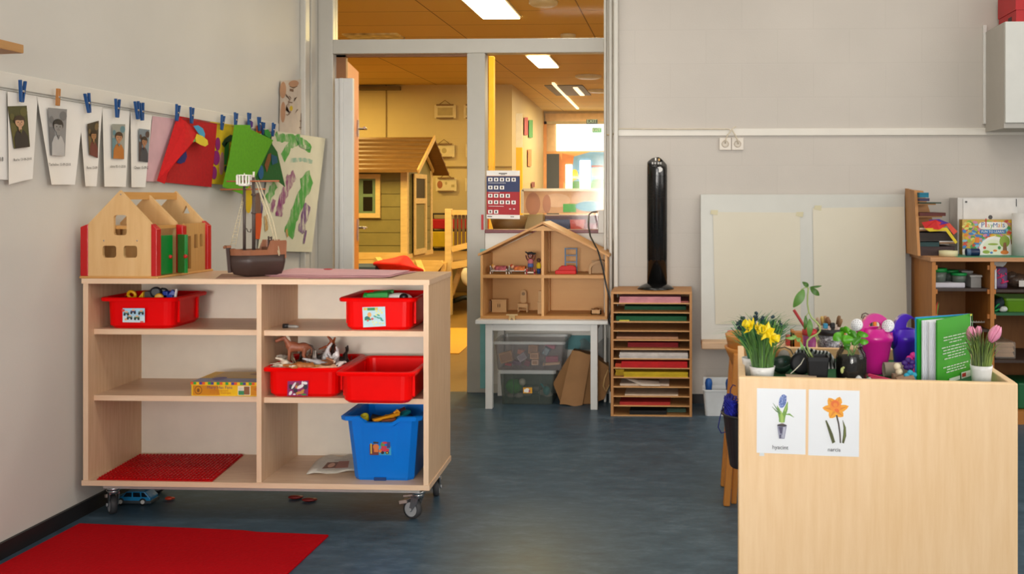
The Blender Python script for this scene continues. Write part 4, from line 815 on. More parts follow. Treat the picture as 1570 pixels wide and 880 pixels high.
# ================================================================ TOY BARN ON THE CABINET
ZC = ZT
BIR = wood('#cfa36a', '#dcb57e', 'z', .4, 4, 8); BIRx = wood('#c48e4a', '#d09c58', 'y', .4)
RP = M('#b80d12', .3, var=.02); GRN = M('#0a7a2c', .35, var=.04)
O = cab(-.002, 0, 0); 
bx0 = PY(122, 0, O.y).x; B0 = Vector((max(bx0, LW+.006), O.y-.004, ZC)); 
def bl_(x, y, z): return Vector((B0.x+x+.032*y, B0.y+y, ZC+z))
s = 3.53/F*1.02
WB = 124*s; xa, xb, xap = 13*s, 112*s, 63*s; ht = (427-291.5)*s; he = (427-343)*s; DEP = .40
t = thing('toy_barn', 'wooden toy barn with red corner posts and green doors on the cabinet', 'toy house', tuple(bl_(WB/2, DEP/2, 0)))
mb = MB(); mb.hexa([bl_(0, 0, 0), bl_(WB, 0, 0), bl_(WB, DEP, 0), bl_(0, DEP, 0), bl_(0, 0, .009), bl_(WB, 0, .009), bl_(WB, DEP, .009), bl_(0, DEP, .009)]); part('base', mb, wood('#c28a48', '#cf9a58', 'x', .4), t, bevel=.003)
def rr(x0, y0, x1, y1, r=.01): return rounded(x0*s, y0*s, x1*s, y1*s, r)[::-1]
def gy(py): return (427-py)
g = lambda yy: (lambda x, y, d: bl_(x, yy+d, y))
outer = [(xa, .009), (xb, .009), (xb, he), (xap, ht), (xa, he)]
part('gable_panel', MB().plate(outer, [rr(53, gy(360.5), 73.5, gy(329.5)), rr(35.5, gy(395), 57, gy(376.5)), rr(68.5, gy(395), 90, gy(376.5))], g(.006), .012), BIR, t)
part('gable_panel', MB().plate([(xa+.01, .009), (xa+.02, .009), (xa+.02, he-.01), (xb-.02, he-.01), (xb-.02, .009), (xb-.006, .009), (xb-.006, he), (xap, ht-.012), (xa+.01, he)], [], g(DEP*.46), .011), BIR, t)
part('gable_panel', MB().plate(outer, [[(75*s, .238), (88*s, .238), (81.5*s, .272)][::-1]], g(DEP-.022), .012), BIR, t)
part('ridge_beam', MB().hexa([bl_(xap-.006, .012, ht-.034), bl_(xap+.006, .012, ht-.034), bl_(xap+.006, DEP-.02, ht-.034), bl_(xap-.006, DEP-.02, ht-.034), bl_(xap-.006, .012, ht-.006), bl_(xap+.006, .012, ht-.006), bl_(xap+.006, DEP-.02, ht-.006), bl_(xap-.006, DEP-.02, ht-.006)]), BIRx, t)
part('loft_floor', MB().hexa([bl_(xa+.005, .02, he-.02), bl_(xb-.004, .02, he-.02), bl_(xb-.004, DEP*.45, he-.02), bl_(xa+.005, DEP*.45, he-.02), bl_(xa+.005, .02, he-.008), bl_(xb-.004, .02, he-.008), bl_(xb-.004, DEP*.45, he-.008), bl_(xa+.005, DEP*.45, he-.008)]), BIRx, t)
def rpost(x0, x1, y0, y1, z0, zl, zr):
    part('corner_post', MB().hexa([bl_(x0, y0, z0), bl_(x1, y0, z0), bl_(x1, y1, z0), bl_(x0, y1, z0), bl_(x0, y0, zl), bl_(x1, y0, zr), bl_(x1, y1, zr), bl_(x0, y1, zl)]), RP, t, 'red corner post', bevel=.002)
rpost(1*s, xa, .004, .03, .009, he-.012, he+.0)
rpost(xb, 121*s, .004, .034, .009, he, he-.02)
rpost(xb-.004, 121*s, DEP*.45, DEP*.45+.03, .009, he-.006, he-.012)
rpost(xb, 122*s, DEP-.036, DEP-.006, .009, he+.004, he-.016)
rpost(1*s, xa, DEP-.036, DEP-.006, .009, he-.012, he)
# right wall between middle and rear posts: door slot and windows
ya, yb = DEP*.45+.03, DEP-.036; wy = lambda y, z, d: bl_(xb+.004+d, y, z)
L_ = yb-ya
part('side_wall', MB().plate([(ya, .009), (yb, .009), (yb, he-.004), (ya, he-.004)], [[(ya+L_*.12, .02), (ya+L_*.3, .02), (ya+L_*.3, .15), (ya+L_*.12, .15)][::-1], [(ya+L_*.46, .1), (ya+L_*.62, .1), (ya+L_*.62, .155), (ya+L_*.46, .155)][::-1], [(ya+L_*.74, .105), (ya+L_*.88, .105), (ya+L_*.88, .155), (ya+L_*.74, .155)][::-1]], wy, .01), wood('#b98a4c', '#c89a5c', 'z', .4), t)
# left wall
part('side_wall', MB().plate([(.03, .009), (DEP-.036, .009), (DEP-.036, he-.012), (.03, he-.012)], [], lambda y, z, d: bl_(xa-.012+d, y, z), .01), BIR, t)
# green double doors, half open
dz0, dz1 = .011, he-.045; dm = DEP*.45
for yA, xB, yB, kn in ((.034, xb+.012, .034+.085, .93), (dm, xb+.062, dm-.045, .9)):
    a0, b0 = bl_(xb+.008, yA, dz0), bl_(xB, yB, dz0); d = b0-a0; n = Vector((-d.y, d.x, 0)).normalized()*.006; h = Vector((0, 0, dz1-dz0))
    dr = part('barn_door', MB().hexa([a0-n, b0-n, b0+n, a0+n, a0-n+h, b0-n+h, b0+n+h, a0+n+h]), GRN, t, 'green swinging door', bevel=.001)
    k = a0+d*kn+Vector((0, 0, .065))+Vector((.006, -.012, 0)); part('knob', MB().ball(k, .0078, 12), RP, dr)
for px, py in ((159, 369), (210, 369), (185, 298)):
    p = PY(px, py, B0.y+.005); part('screw', MB().ball(p, (.003, .0016, .003), 8), STEEL, t)
# ---------------------------------------------------------------- brown sheet and pink papers on top
zc = ZC+.0012
q = [PZ(327, 427.5, zc), PZ(472, 427.5, zc), PZ(470, 419, zc), PZ(340, 420, zc)]; q[0].y = q[1].y = max(q[0].y, CO.y+.004)
one('brown_sheet', sheet(Quad(*q), (), 4, 2), M('#9a7560', .7), 'brown paper sheet lying under the toy ship on the cabinet', 'paper', solid=.001)
def toppaper(pts, z, c, lab, nm='pink_paper', curl=0):
    P_ = [PZ(x, y, ZC+z) for x, y in pts]; mb = MB(); mb.poly(P_); one(nm, mb, M(c, .8, var=.06), lab, 'paper', 'pink papers on the cabinet', solid=.001)
toppaper([(412, 424), (470, 426.5), (590, 425.5), (640, 416), (560, 415), (455, 411)], .003, '#c98f93', 'lowest pink sheet of the stack on the cabinet', curl=0)
toppaper([(406, 422), (470, 424), (600, 424), (610, 421), (627, 416), (520, 413), (446, 412)], .006, '#d49ea3', 'middle pink sheet of the stack on the cabinet')
toppaper([(425, 421), (598, 422), (628, 414.5), (452, 411)], .009, '#dba9ae', 'top pink sheet of the stack on the cabinet')
one('red_scrap', MB().ball(PZ(503, 412.5, ZC+.012), (.02, .012, .002), 10), M('#b81c20', .6), 'small red paper scrap at the back of the pink papers', 'paper scrap')
# ================================================================ TOY SHIP
c0 = PZ(378, 427, ZC); SC = Vector((c0.x, c0.y+.085, ZC)); th = math.radians(-38)      # stern-to-bow axis heading
ax = Vector((-math.sin(math.radians(52)), -math.cos(math.radians(52)), 0)); sd = Vector((ax.y, -ax.x, 0))   # ax -> bow; sd -> side
def sp_(a, b, z): return SC+ax*a+sd*b+Vector((0, 0, z))
t = thing('toy_ship', 'brown toy sailing ship with two masts on the cabinet', 'toy ship', tuple(SC))
L = .192
def hw(f): return .055*min(1, (1-f)*3.2+.02)**.6*(1 if f > .25 else .78+.22*f/.25)     # f 0 stern .. 1 bow
def zk(f): return .012*max(0, f-.7)/.3+.0
def rings(z0f, z1f, wid0, wid1, n=14):
    pass
HD = M('#3b2a24', .45, var=.12, scale=8, stretch=(2, 2, 40)); BRN = M('#8a5638', .5, var=.1); MST = M('#4a3d38', .45)
mb = MB(); n = 16; lv = [(0, .22), (.010, .52), (.03, .80), (.056, .96), (.084, 1.0)]
vs = []; fs = []
for i in range(n+1):
    f = i/n; a = -L/2+L*f; row = []
    for zz, w in lv: row.append(sp_(a*(1-.2*(1-w)) , hw(f)*w, zz+zk(f)*(1-zz/.08)))
    rl = [sp_(a*(1-.2*(1-w)), -hw(f)*w, zz+zk(f)*(1-zz/.08)) for zz, w in lv]
    vs += rl[::-1]+row
m_ = len(lv)*2
for i in range(n):
    for k in range(m_-1): fs.append((i*m_+k, i*m_+k+1, (i+1)*m_+k+1, (i+1)*m_+k))
    fs.append((i*m_, (i+1)*m_, (i+1)*m_+m_-1, i*m_+m_-1))
fs.append(tuple(range(m_))); mb.add(vs, fs, 0, True); part('hull', mb, HD, t, 'dark brown plank hull')
mb = MB()
def gun(f): return .105+(.034 if f < .36 else 0)+(.004 if f > .86 else 0)
for sgn in (1, -1):
    vs = []
    for i in range(n+1):
        f = i/n; a = -L/2+L*f; w = hw(f)
        zz = gun(f); vs += [sp_(a, sgn*w*1.0, .0845), sp_(a*1.02, sgn*(w*1.06+.001), zz), sp_(a*1.02, sgn*(w*1.06-.004), zz), sp_(a, sgn*(w-.004), .0845)]
    mb.add(vs, [(i*4+k, i*4+(k+1) % 4, (i+1)*4+(k+1) % 4, (i+1)*4+k) for i in range(n) for k in range(4)])
a = -L/2; w = hw(0)*1.06; mb.hexa([sp_(a-.002, -w, .07), sp_(a-.002, w, .07), sp_(a+.003, w, .07), sp_(a+.003, -w, .07), sp_(a-.004, -w, .135), sp_(a-.004, w, .135), sp_(a+.001, w, .135), sp_(a+.001, -w, .135)])
part('bulwark', mb, BRN, t, 'lighter brown bulwark')
mb = MB(); mb.add([sp_(-L/2+L*i/n, s_*hw(i/n)*.96, .08) for s_ in (1, -1) for i in range(n+1)], [(i, i+1, n+2+i, n+1+i) for i in range(n)]); 
mb.hexa([sp_(-L/2+.004, -.045, .1), sp_(-L/2+.004, .045, .1), sp_(-L*.16, .05, .1), sp_(-L*.16, -.05, .1), sp_(-L/2+.004, -.045, .112), sp_(-L/2+.004, .045, .112), sp_(-L*.16, .05, .112), sp_(-L*.16, -.05, .112)])
part('deck', mb, M('#6f4630', .6), t)
part('stem', MB().bar(sp_(L*.49, 0, .02), sp_(L*.53, 0, .115), .012, .016), HD, t); part('rail', MB().bar(sp_(L*.54, -.02, .118), sp_(L*.54, .02, .118), .016, .008).tube([sp_(L*.5, 0, .118), sp_(L*.62, 0, .115)], .005, 8), BRN, t)
mb = MB()
for k in range(4): mb.bar(sp_(-L*.30, .012, .112+.0115*k), sp_(-L*.30+.0, .05, .112+.0115*k), .005, .004)
mb.bar(sp_(-L*.30, .012, .085), sp_(-L*.30, .012, .152), .005, .005).bar(sp_(-L*.30, .05, .085), sp_(-L*.30, .05, .152), .005, .005); part('ladder', mb, HD, t)
yard_u = RT
def mast(px, py_top, nm):
    z = ZC+.08; base = PY(px, 383, SC.y); base = Vector((base.x, SC.y, ZC+.078)); top = PY(px, py_top, SC.y); top = Vector((base.x, SC.y, top.z))
    return base, top
Yb = SC.y
b1, t1 = mast(374.7, 280, 'a'); b2, t2 = mast(389, 272, 'b')
part('mast', MB().tube([b1, t1], [.0058, .0052], 10), MST, t); mk = MB().tube([b2, t2], [.0066, .0058], 10)
for f in (.55, .78): p = b2.lerp(t2, f); mk.tube([p-Vector((0, 0, .004)), p+Vector((0, 0, .004))], .009, 10)
part('mast', mk, MST, t); part('mast_top', MB().tube([t2, t2+Vector((0, 0, .022))], .004, 8).tube([t1, t1+Vector((0, 0, .036))], [.003, .002], 8), M('#d9d2c2', .5), t)
nz0, nz1 = PY(373, 283, Yb).z, PY(373, 268, Yb).z; nb = MB(); R_ = .0285
nb.lathe([(R_*.85, nz0), (R_*.88, nz0+.004), (0.004, nz0+.004)], 20, (t1.x, Yb, 0)); nb.lathe([(R_-.002, nz1-.004), (R_, nz1-.004), (R_, nz1), (R_-.003, nz1), (R_-.003, nz1-.004)], 20, (t1.x, Yb, 0)); nb.lathe([(R_*.6, nz0-.006), (R_*.86, nz0)], 16, (t1.x, Yb, 0))
for k in range(14): a = 2*PI*k/14; c = Vector((t1.x+math.cos(a)*R_*.92, Yb+math.sin(a)*R_*.92, 0)); nb.bar(c+Vector((0, 0, nz0)), c+Vector((0, 0, nz1-.002)), .005, .005)
part('crows_nest', nb, M('#e8e4da', .45), t, 'white slatted crow nest')
for x0, x1, yy, dy in ((347.5, 428, 278, -.008), (338, 407, 290.5, .008)):
    part('yard', MB().tube([PY(x0, yy, Yb+dy), PY(x1, yy-.6, Yb+dy)], .0032, 8), M('#a5603c', .5), t)
ROPE = M('#cdbf9d', .7)
mb = MB(); A, B = PY(373, 300, Yb), PY(353, 378, Yb-.03); A2, B2 = A+Vector((.004, 0, 0)), PY(361, 378, Yb-.03)
mb.tube([A, B], .0012, 5).tube([A2, B2], .0012, 5)
for k in range(1, 17): f = k/17; mb.tube([A.lerp(B, f), A2.lerp(B2, f)], .0009, 4)
part('rope_ladder', mb, ROPE, t)
part('rigging', MB().tube([PY(392, 276, Yb), PY(411, 330, Yb), PY(428, 392, Yb)], .0022, 6).tube([PY(396, 276, Yb), PY(419, 340, Yb), PY(429, 390, Yb)], .0018, 6).tube([PY(395, 285, Yb+.01), PY(412, 345, Yb+.01)], .0015, 5), ROPE, t)
part('hook', MB().tube([PY(378, 350, Yb), PY(380, 355, Yb), PY(384, 356, Yb), PY(385, 351, Yb)], .002, 6), MST, t)
for k in (-.2, .05, .25): part('hull_cleat', MB().bar(sp_(L*k, .056, .07), sp_(L*k, .064, .066), .01, .006), M('#2b1f1b', .5), t)
part('hull_band', MB().tube([sp_(-L/2+L*i/n, hw(i/n)*1.01+.001, .083) for i in range(n+1)], .0025, 6), M('#2b1f1b', .5), t)
# ================================================================ THINGS ON THE LEFT WALL
def Wp(px, py, off=.02): return PX(px, py, LW+off)
BLP = M('#0d4a86', .45); WDP = M('#b5793f', .5)
one('hanging_line', MB().tube([Wp(-60, 127.5, .02), Wp(120, 157, .02), Wp(269, 180.5, .02), Wp(425, 203.5, .02)], .0008, 6), M('#5a564e', .5), 'thin dark line stretched along the left wall holding the papers', 'string')
def wq(pts, off=.012, offs=None): # pts order bl, br, tr, tl
    o = offs or [off]*4; return Quad(*[Wp(x, y, f) for (x, y), f in zip(pts, o)])
SKIN = M('#c99a78', .6); SK2 = M('#8d8a88', .6)
def photo(c_bg, c_bg2, c_hair, c_skin, c_cloth): return [M(x, .35) for x in (c_bg, c_bg2, c_hair, c_skin, c_cloth)]
def portrait(corners, parent, cols, k, off=.0135):
    Q = Quad(*[Wp(x, y, off) for x, y in corners])
    sh = [(1, rc(0, 0, .3, .6)), (1, ell(.8, .85, .2, .1)), (1, ell(.15, .75, .12, .08)), (4, [(.06, 0), (.95, 0), (.92, .26), (.74, .4), (.58, .44), (.42, .44), (.26, .4), (.1, .26)]), (3, rc(.41, .4, .59, .5)), (2, ell(.5, .655, .31, .125)), (3, ell(.5, .605, .245, .115)), (2, [(.24, .66), (.4, .67), (.56, .655), (.76, .66), (.72, .72), (.5, .755), (.28, .72)]), (2, ell(.405, .615, .035, .011)), (2, ell(.595, .615, .035, .011)), (1, [(.47, .575), (.53, .575), (.5, .6)]), (2, rc(.42, .545, .58, .552)), (1, [(.4, .44), (.6, .44), (.5, .34)])]
    part('photo_print', sheet(Q, sh, 1, 1, step=.00025), cols, parent, 'printed portrait photo of a child')
def photosheet(corners, offs, lab, ph, txt, tw, tpos, cols, bend=.006):
    Q = wq(corners, offs=offs); bend = -abs(bend); Q.bend = lambda u, v: bend*math.sin(PI*u)*(1-v)*.6
    t = tag(sheet(Q, (), 8, 8).build('photo_sheet', PAPER), lab, 'paper', 'photo sheets on the line')
    if ph: portrait(ph, t, cols, 0, max(offs)+.0015)
    if txt:
        (x0, y0), (x1, y1) = tpos; a = Wp(x0, y0, max(offs)+.001); b = Wp(x1, y1, max(offs)+.001); Qx = Quad(a, b, b+Vector((0, 0, .02)), a+Vector((0, 0, .02))); mb = MB(); decal(mb, Qx, [('text', 0, txt, 0, 0, 1)], step=.0005); part('lettering', mb, M('#2b2a2c', .6), t)
photosheet([(-30, 273), (13, 276), (10, 139), (-30, 133)], [.012]*4, 'white sheet cut off by the left edge of the photo', None, '13-09-2018', 1, ((-24, 247), (5, 247)), None)
photosheet([(13.5, 283), (50, 274), (58, 147), (11.5, 140.5)], [.02, .015, .012, .02], 'white sheet with colour photo of a child outdoors, first blue clothespin', [(21.7, 228), (46, 225), (41, 162), (11.5, 163)], 'Racha 13-08-2018', 1, ((21, 247), (48, 245)), photo('#4a4a26', '#5f5a2d', '#3a2a1f', '#c69a78', '#2f2a28'))
photosheet([(79, 283), (115, 283), (129, 160), (56.7, 148)], [.02, .02, .014, .014], 'white sheet with black and white photo under the wooden clothespin', [(78, 238), (99.5, 239.6), (102.7, 167.5), (73.5, 165)], 'Tacheline 15-09-2018', 1, ((75, 254), (108, 254)), photo('#8b8b8b', '#6f7072', '#2b2b2c', '#8f8d8b', '#b9b8b6'), bend=-.012)
photosheet([(131, 285.5), (148, 285.5), (157, 164), (121, 162)], [.02, .02, .014, .014], 'narrow glossy white sheet with a dark photo, third from the left', [(137, 237), (150, 242.5), (151.5, 185), (134, 190)], 'Rena 13-09', 1, ((133, 259), (149, 259)), photo('#3a3327', '#6d5a3a', '#2a1a12', '#a5764e', '#6d3330'))
photosheet([(160, 286), (193, 286.5), (199, 171), (157, 166)], [.02, .02, .012, .012], 'white sheet with photo of a child in orange, fourth from the left', [(172, 243), (190.5, 244), (192, 190.5), (172, 190)], 'ichris 05-11-2018', 1, ((169, 257), (192, 257)), photo('#9a9d94', '#5f8a94', '#3b2418', '#b98561', '#b8722e'))
photosheet([(201.5, 287), (223, 287), (233, 177), (200, 172)], [.016, .016, .01, .01], 'white sheet with photo of two children, left of the pink sheet', [(213, 247), (227, 249), (229.5, 199), (213, 197)], 'Owen 15-09-2', 1, ((206, 259), (227, 259)), photo('#7a8a94', '#4a3a3a', '#2f2420', '#a87555', '#39424d'))
one('pink_sheet', sheet(wq([(223, 278), (262, 279), (269, 182), (234, 178)], .0095), (), 4, 4), M('#d3aab0', .8), 'pale pink paper sheet hanging behind the red felt', 'paper')
# red felt
FR_ = [M('#b00a10', .9, var=.1, bump=.1, scale=60), M('#c80f12', .9, var=.08, bump=.1, scale=60), M('#3f9cc4', .8), M('#dcc42a', .8), M('#1b1f6b', .8), M('#7fbf6a', .8)]
def cv(x, y): return (230+x*.18382, 150+y*.18382)
def wpoly(mb, pts, off, mi): tr = geometry.tessellate_polygon([[Vector((p[0], p[1], 0)) for p in pts]]); mb.add([Wp(x, y, off) for x, y in pts], [tuple(k) for k in tr], mi)
t = thing('felt_sheet', 'red felt sheet with its left side folded over and coloured shapes', 'felt', tuple(Wp(285, 287, .02)), 'felt collages on the line')
mb = MB(); wpoly(mb, [cv(230, 150), cv(558, 215), cv(510, 745), cv(125, 705), cv(160, 600)], .018, 0); part('backing', mb, FR_, t, solid=.003)
mb = MB(); A = [cv(228, 150), cv(300, 200), cv(395, 292), cv(355, 372), cv(290, 450), cv(200, 550), cv(150, 620), cv(122, 716), cv(58, 692)]; mb.poly([Wp(x, y, o) for (x, y), o in zip(A, (.022, .04, .045, .06, .06, .05, .05, .04, .03))], 1); part('folded_flap', mb, FR_, t, solid=.002)
for k, (mi, pts) in enumerate(((2, [cv(*p) for p in ((362, 235), (400, 228), (440, 255), (458, 300), (455, 332), (428, 325), (395, 285))]), (3, [cv(*p) for p in ((390, 300), (440, 320), (480, 355), (484, 390), (460, 406), (420, 392), (385, 370), (378, 335))]), (4, [cv(*p) for p in ((300, 445), (308, 490), (290, 535), (255, 550), (222, 540), (255, 490))]), (5, [cv(*p) for p in ((386, 318), (384, 360), (345, 374))]))):
    mb = MB(); wpoly(mb, pts, .022+.0035*(k == 1) + (.03 if k in (0, 1, 3) else 0), 0); part('felt_shape', mb, FR_[mi], t, ('blue crescent shape', 'yellow oval shape', 'navy half oval shape', 'light green scrap')[k], solid=.0015)
# yellow felt
t = thing('felt_sheet', 'yellow felt sheet with magenta ovals and a green mushroom shape', 'felt', tuple(Wp(340, 283, .02)), 'felt collages on the line')
mb = MB(); wpoly(mb, [cv(500, 198), cv(700, 226), cv(690, 500), cv(622, 726), cv(508, 715)], .012, 0); part('backing', mb, M('#d9b80f', .85, var=.06), t, solid=.002)
for k, (c, pl, l) in enumerate((('#8e1a6d', ell(566, 385, 20, 55), 'magenta oval'), ('#8e1a6d', ell(553, 500, 28, 62), 'magenta oval'), ('#8e1a6d', ell(535, 625, 22, 55), 'magenta oval'), ('#c98a86', ell(598, 548, 19, 95, .05), 'pink oval'), ('#0d3d1c', [(600, 385), (625, 340), (670, 308), (700, 315), (690, 360), (650, 370), (622, 415)], 'dark green mushroom cap'), ('#2f7d22', [(628, 375), (660, 365), (655, 470), (635, 560), (618, 555), (620, 470)], 'green stem'), ('#131f3a', ell(632, 595, 10, 30), 'navy oval'))):
    mb = MB(); wpoly(mb, [cv(*p) for p in pl], .0155, 0); part('felt_shape', mb, M(c, .85), t, l, solid=.0015)
# orange and purple felt figures, dark green felt, light green felt
def felt(lab, pts, off, c, cc=True, extras=()):
    t = thing('felt_sheet', lab, 'felt', tuple(Wp(*(cv(*pts[0]) if cc else pts[0]), off)), 'felt collages on the line')
    mb = MB(); wpoly(mb, [cv(*p) for p in pts] if cc else pts, off, 0); part('backing', mb, M(c, .85, var=.08, bump=.1, scale=60), t, solid=.002)
    for c2, pl, l in extras:
        mb = MB(); wpoly(mb, [cv(*p) for p in pl] if cc else pl, off+.004, 0); part('felt_shape', mb, M(c2, .85, var=.2), t, l, solid=.001)
felt('small purple felt shape under the fifth blue clothespin', [(812, 190), (835, 182), (858, 205), (855, 240), (830, 262), (815, 240)], .018, '#5b2f86')
felt('orange felt strip hanging right of the light green sheet', [(888, 240), (900, 225), (945, 235), (940, 300), (890, 300)], .02, '#c85a1a')
felt('dark green painted felt sheet hanging behind the light green one', [(960, 270), (1000, 285), (1020, 390), (1060, 450), (1126, 742), (1060, 690), (880, 690), (870, 560)], .06, '#0f5a1e', True,
     [('#13506a', [(1010, 470), (1060, 490), (1065, 540), (1020, 560)], 'blue paint blot'), ('#7a4a1f', [(955, 560), (985, 470), (1010, 460), (1005, 520), (975, 620)], 'brown paint blot'), ('#145b8a', ell(925, 620, 22, 60), 'blue paint blot'), ('#1f8a2f', [(955, 268), (985, 262), (1010, 310), (1000, 340), (960, 310)], 'lighter green fold')])
felt('bright green felt sheet folded over in front of the others', [(705, 225), (835, 226), (838, 262), (1026, 352), (880, 655), (775, 806), (605, 742), (660, 500)], .07, '#58a20b')
# strip puppets below, partly behind the ship
t = thing('paper_strip', 'orange paper strip with a yellow oval hanging behind the ship', 'paper', tuple(Wp(395, 366, .01)))
mb = MB(); wpoly(mb, [(392, 327), (401, 327), (401, 366.5), (392, 366.5)], .012, 0); part('orange_strip', mb, M('#d9541a', .7), t, solid=.001)
mb = MB(); wpoly(mb, ell(381, 305, 5.5, 22, 0, 20), .02, 0); part('yellow_oval', mb, M('#d9b50e', .7), t, solid=.001)
mb = MB(); wpoly(mb, [(390, 297), (398, 295), (400, 327), (391, 327)], .01, 0); part('brown_strip', mb, M('#7a5a4a', .7), t, solid=.001)
mb = MB(); wpoly(mb, [(401, 300), (402.5, 300), (402.5, 368), (401, 368)], .011, 0); part('purple_edge', mb, M('#5a3f78', .7), t, solid=.001)
# painted white sheet
Q = wq([(395, 384.5), (478, 386.5), (499, 212), (418, 200)], offs=[.012, .05, .075, .012]); 
def pc(x, y):
    px, py = 230+x*.38, 90+y*.38; u = (px-(395+(385-py)/185*23))/82; v = (386-py)/183; return (max(.01, min(.99, u)), max(.01, min(.99, v)))
def brush(pts, w): 
    pp = [pc(*p) for p in pts]; o = []
    dense = []
    for a, b in zip(pp, pp[1:]):
        for k in range(5): dense.append((a[0]+(b[0]-a[0])*k/5, a[1]+(b[1]-a[1])*k/5))
    dense.append(pp[-1]); return stroke(dense, [max(.012, w*(1+rnd.uniform(-.22, .22))) for _ in dense])
PAP = '#d9d5bb'
sh = [(1, brush([(510, 325), (560, 318), (605, 325), (645, 355)], .07)), (1, brush([(600, 312), (560, 345), (530, 405)], .09)), (1, brush([(505, 305), (515, 330)], .05)), (2, brush([(560, 410), (610, 400), (650, 405)], .035)), (1, brush([(645, 470), (610, 540), (575, 630), (550, 715)], .17)), (1, brush([(500, 510), (485, 545), (470, 580)], .1)), (1, brush([(640, 460), (600, 500)], .1)), (3, brush([(575, 465), (550, 510), (520, 585), (512, 640)], .11)), (3, brush([(550, 470), (535, 520)], .05)), (3, brush([(495, 575), (484, 625)], .06)), (4, brush([(630, 585), (615, 640), (600, 700)], .12)), (4, brush([(622, 690), (612, 745)], .04)), (5, brush([(462, 640), (465, 700)], .05)), (5, brush([(540, 690), (545, 720)], .03)), (6, brush([(585, 312), (600, 345), (640, 350)], .03))]
one('painted_sheet', sheet(Q, sh, 10, 10, step=.0004), [M('#d9d5bb', .75, var=.03), paint('#4d9f40', PAP, .56), paint('#8fb39a', PAP, .5), paint('#86306f', PAP, .5), paint('#6a3a78', PAP, .54), paint('#b98a3a', PAP, .55), paint('#3f8f46', PAP, .52)], 'large white sheet with green and purple brush strokes near the door', 'painting', 'paintings on the left wall')
Q = wq([(428, 204), (468, 206), (469, 121), (430, 124)], .0095)
fs_ = [(1, ell(.1, .82, .12, .16)), (1, ell(.12, .4, .09, .2)), (1, ell(.95, .42, .08, .16)), (2, stroke([(.35, .9), (.5, .86), (.65, .9)], .05)), (2, stroke([(.35, .82), (.5, .8)], .05)), (1, ell(.5, .93, .2, .06)), (3, ell(.42, .47, .06, .05)), (4, stroke([(.8, .08), (.82, .38)], .03)), (4, stroke([(.74, .12), (.92, .12)], .02)), (4, stroke([(.76, .24), (.9, .24)], .02))]
for k in range(9): x, y = rnd.uniform(.2, .65), rnd.uniform(.35, .72); fs_.append((2, stroke([(x, y), (x+rnd.uniform(-.1, .15), y+rnd.uniform(-.08, .1)), (x+rnd.uniform(-.1, .15), y+rnd.uniform(-.1, .05))], .016)))
one('faded_drawing', sheet(Q, fs_, 1, 1, step=.0003), [M('#cdbfae', .8), M('#b98d6d', .8), M('#7d5f49', .8), M('#d8b92e', .8), M('#86715f', .8)], 'faded brown figure drawing taped high on the wall by the door', 'drawing')
# clothespins
def pin(px, py, tilt, mat, lab, ln=.074, off=.03, spread=.26, nm='clothespin', grp='blue clothespins on the line'):
    c = Wp(px, py, off); u = Vector((0, -1, 0)); z = Vector((0, 0, 1)); a = math.radians(tilt); d = z*math.cos(a)-u*math.sin(a)*1
    r = d.cross(Vector((1, 0, 0))).normalized()
    t = thing(nm, lab, 'clothespin', tuple(c), grp)
    for sg in (-1, 1):
        part('jaw', MB().bar(c-d*ln*.5+r*sg*.003, c+d*ln*.5+r*sg*(.003+spread*ln*.5), .0055, .011, up=(1, 0, 0)), mat, t, bevel=.001)
    part('spring', MB().tube([c-Vector((.007, 0, 0)), c+Vector((.007, 0, 0))], .0045, 8), STEEL, t)
pin(34, 140, 4, BLP, 'blue clothespin above the first photo sheet, leftmost of all pins')
pin(89, 149, 4, WDP, 'wooden clothespin, the only one not blue', spread=.02, ln=.062, grp=None)
pin(135, 158, -12, BLP, 'blue clothespin just right of the wooden one'); pin(180, 166, 2, BLP, 'blue clothespin above the fourth photo sheet'); pin(210.5, 169, -8, BLP, 'left of the two crossed blue clothespins above the two children photo'); pin(217.5, 171, -5, BLP, 'right of the two crossed blue clothespins above the two children photo')
pin(272, 173, 10, BLP, 'blue clothespin at the top left corner of the red felt', off=.035); pin(294, 177, 4, BLP, 'blue clothespin on the top edge of the red felt', off=.035)
pin(341, 188, 12, BLP, 'blue clothespin on the yellow felt sheet'); pin(361.5, 184, 6, BLP, 'blue clothespin at the left of the bright green sheet'); pin(382, 184, 2, BLP, 'blue clothespin beside the purple felt shape')
pin(397.5, 190, -3, BLP, 'blue clothespin left of the orange felt strip'); pin(403.5, 198, 2, BLP, 'blue clothespin over the orange felt strip'); pin(419, 199, 14, BLP, 'rightmost blue clothespin at the corner of the dark green felt')
# shelf end at the upper left
mb = MB(); yE = PX(37, 70, LW+.13).y; zE = PX(37, 70, LW+.13).z
mb.plate([(LW+.002, 2.2), (LW+.15, 2.2), (LW+.13, yE), (LW+.002, yE+.02)], [], lambda x, y, d: Vector((x, y, zE-.026+d)), .028)
one('wall_shelf', mb, wood('#a97a45', '#bb8c55', 'y', .5), 'end of a wooden wall shelf at the top left corner', 'shelf', bevel=.004)
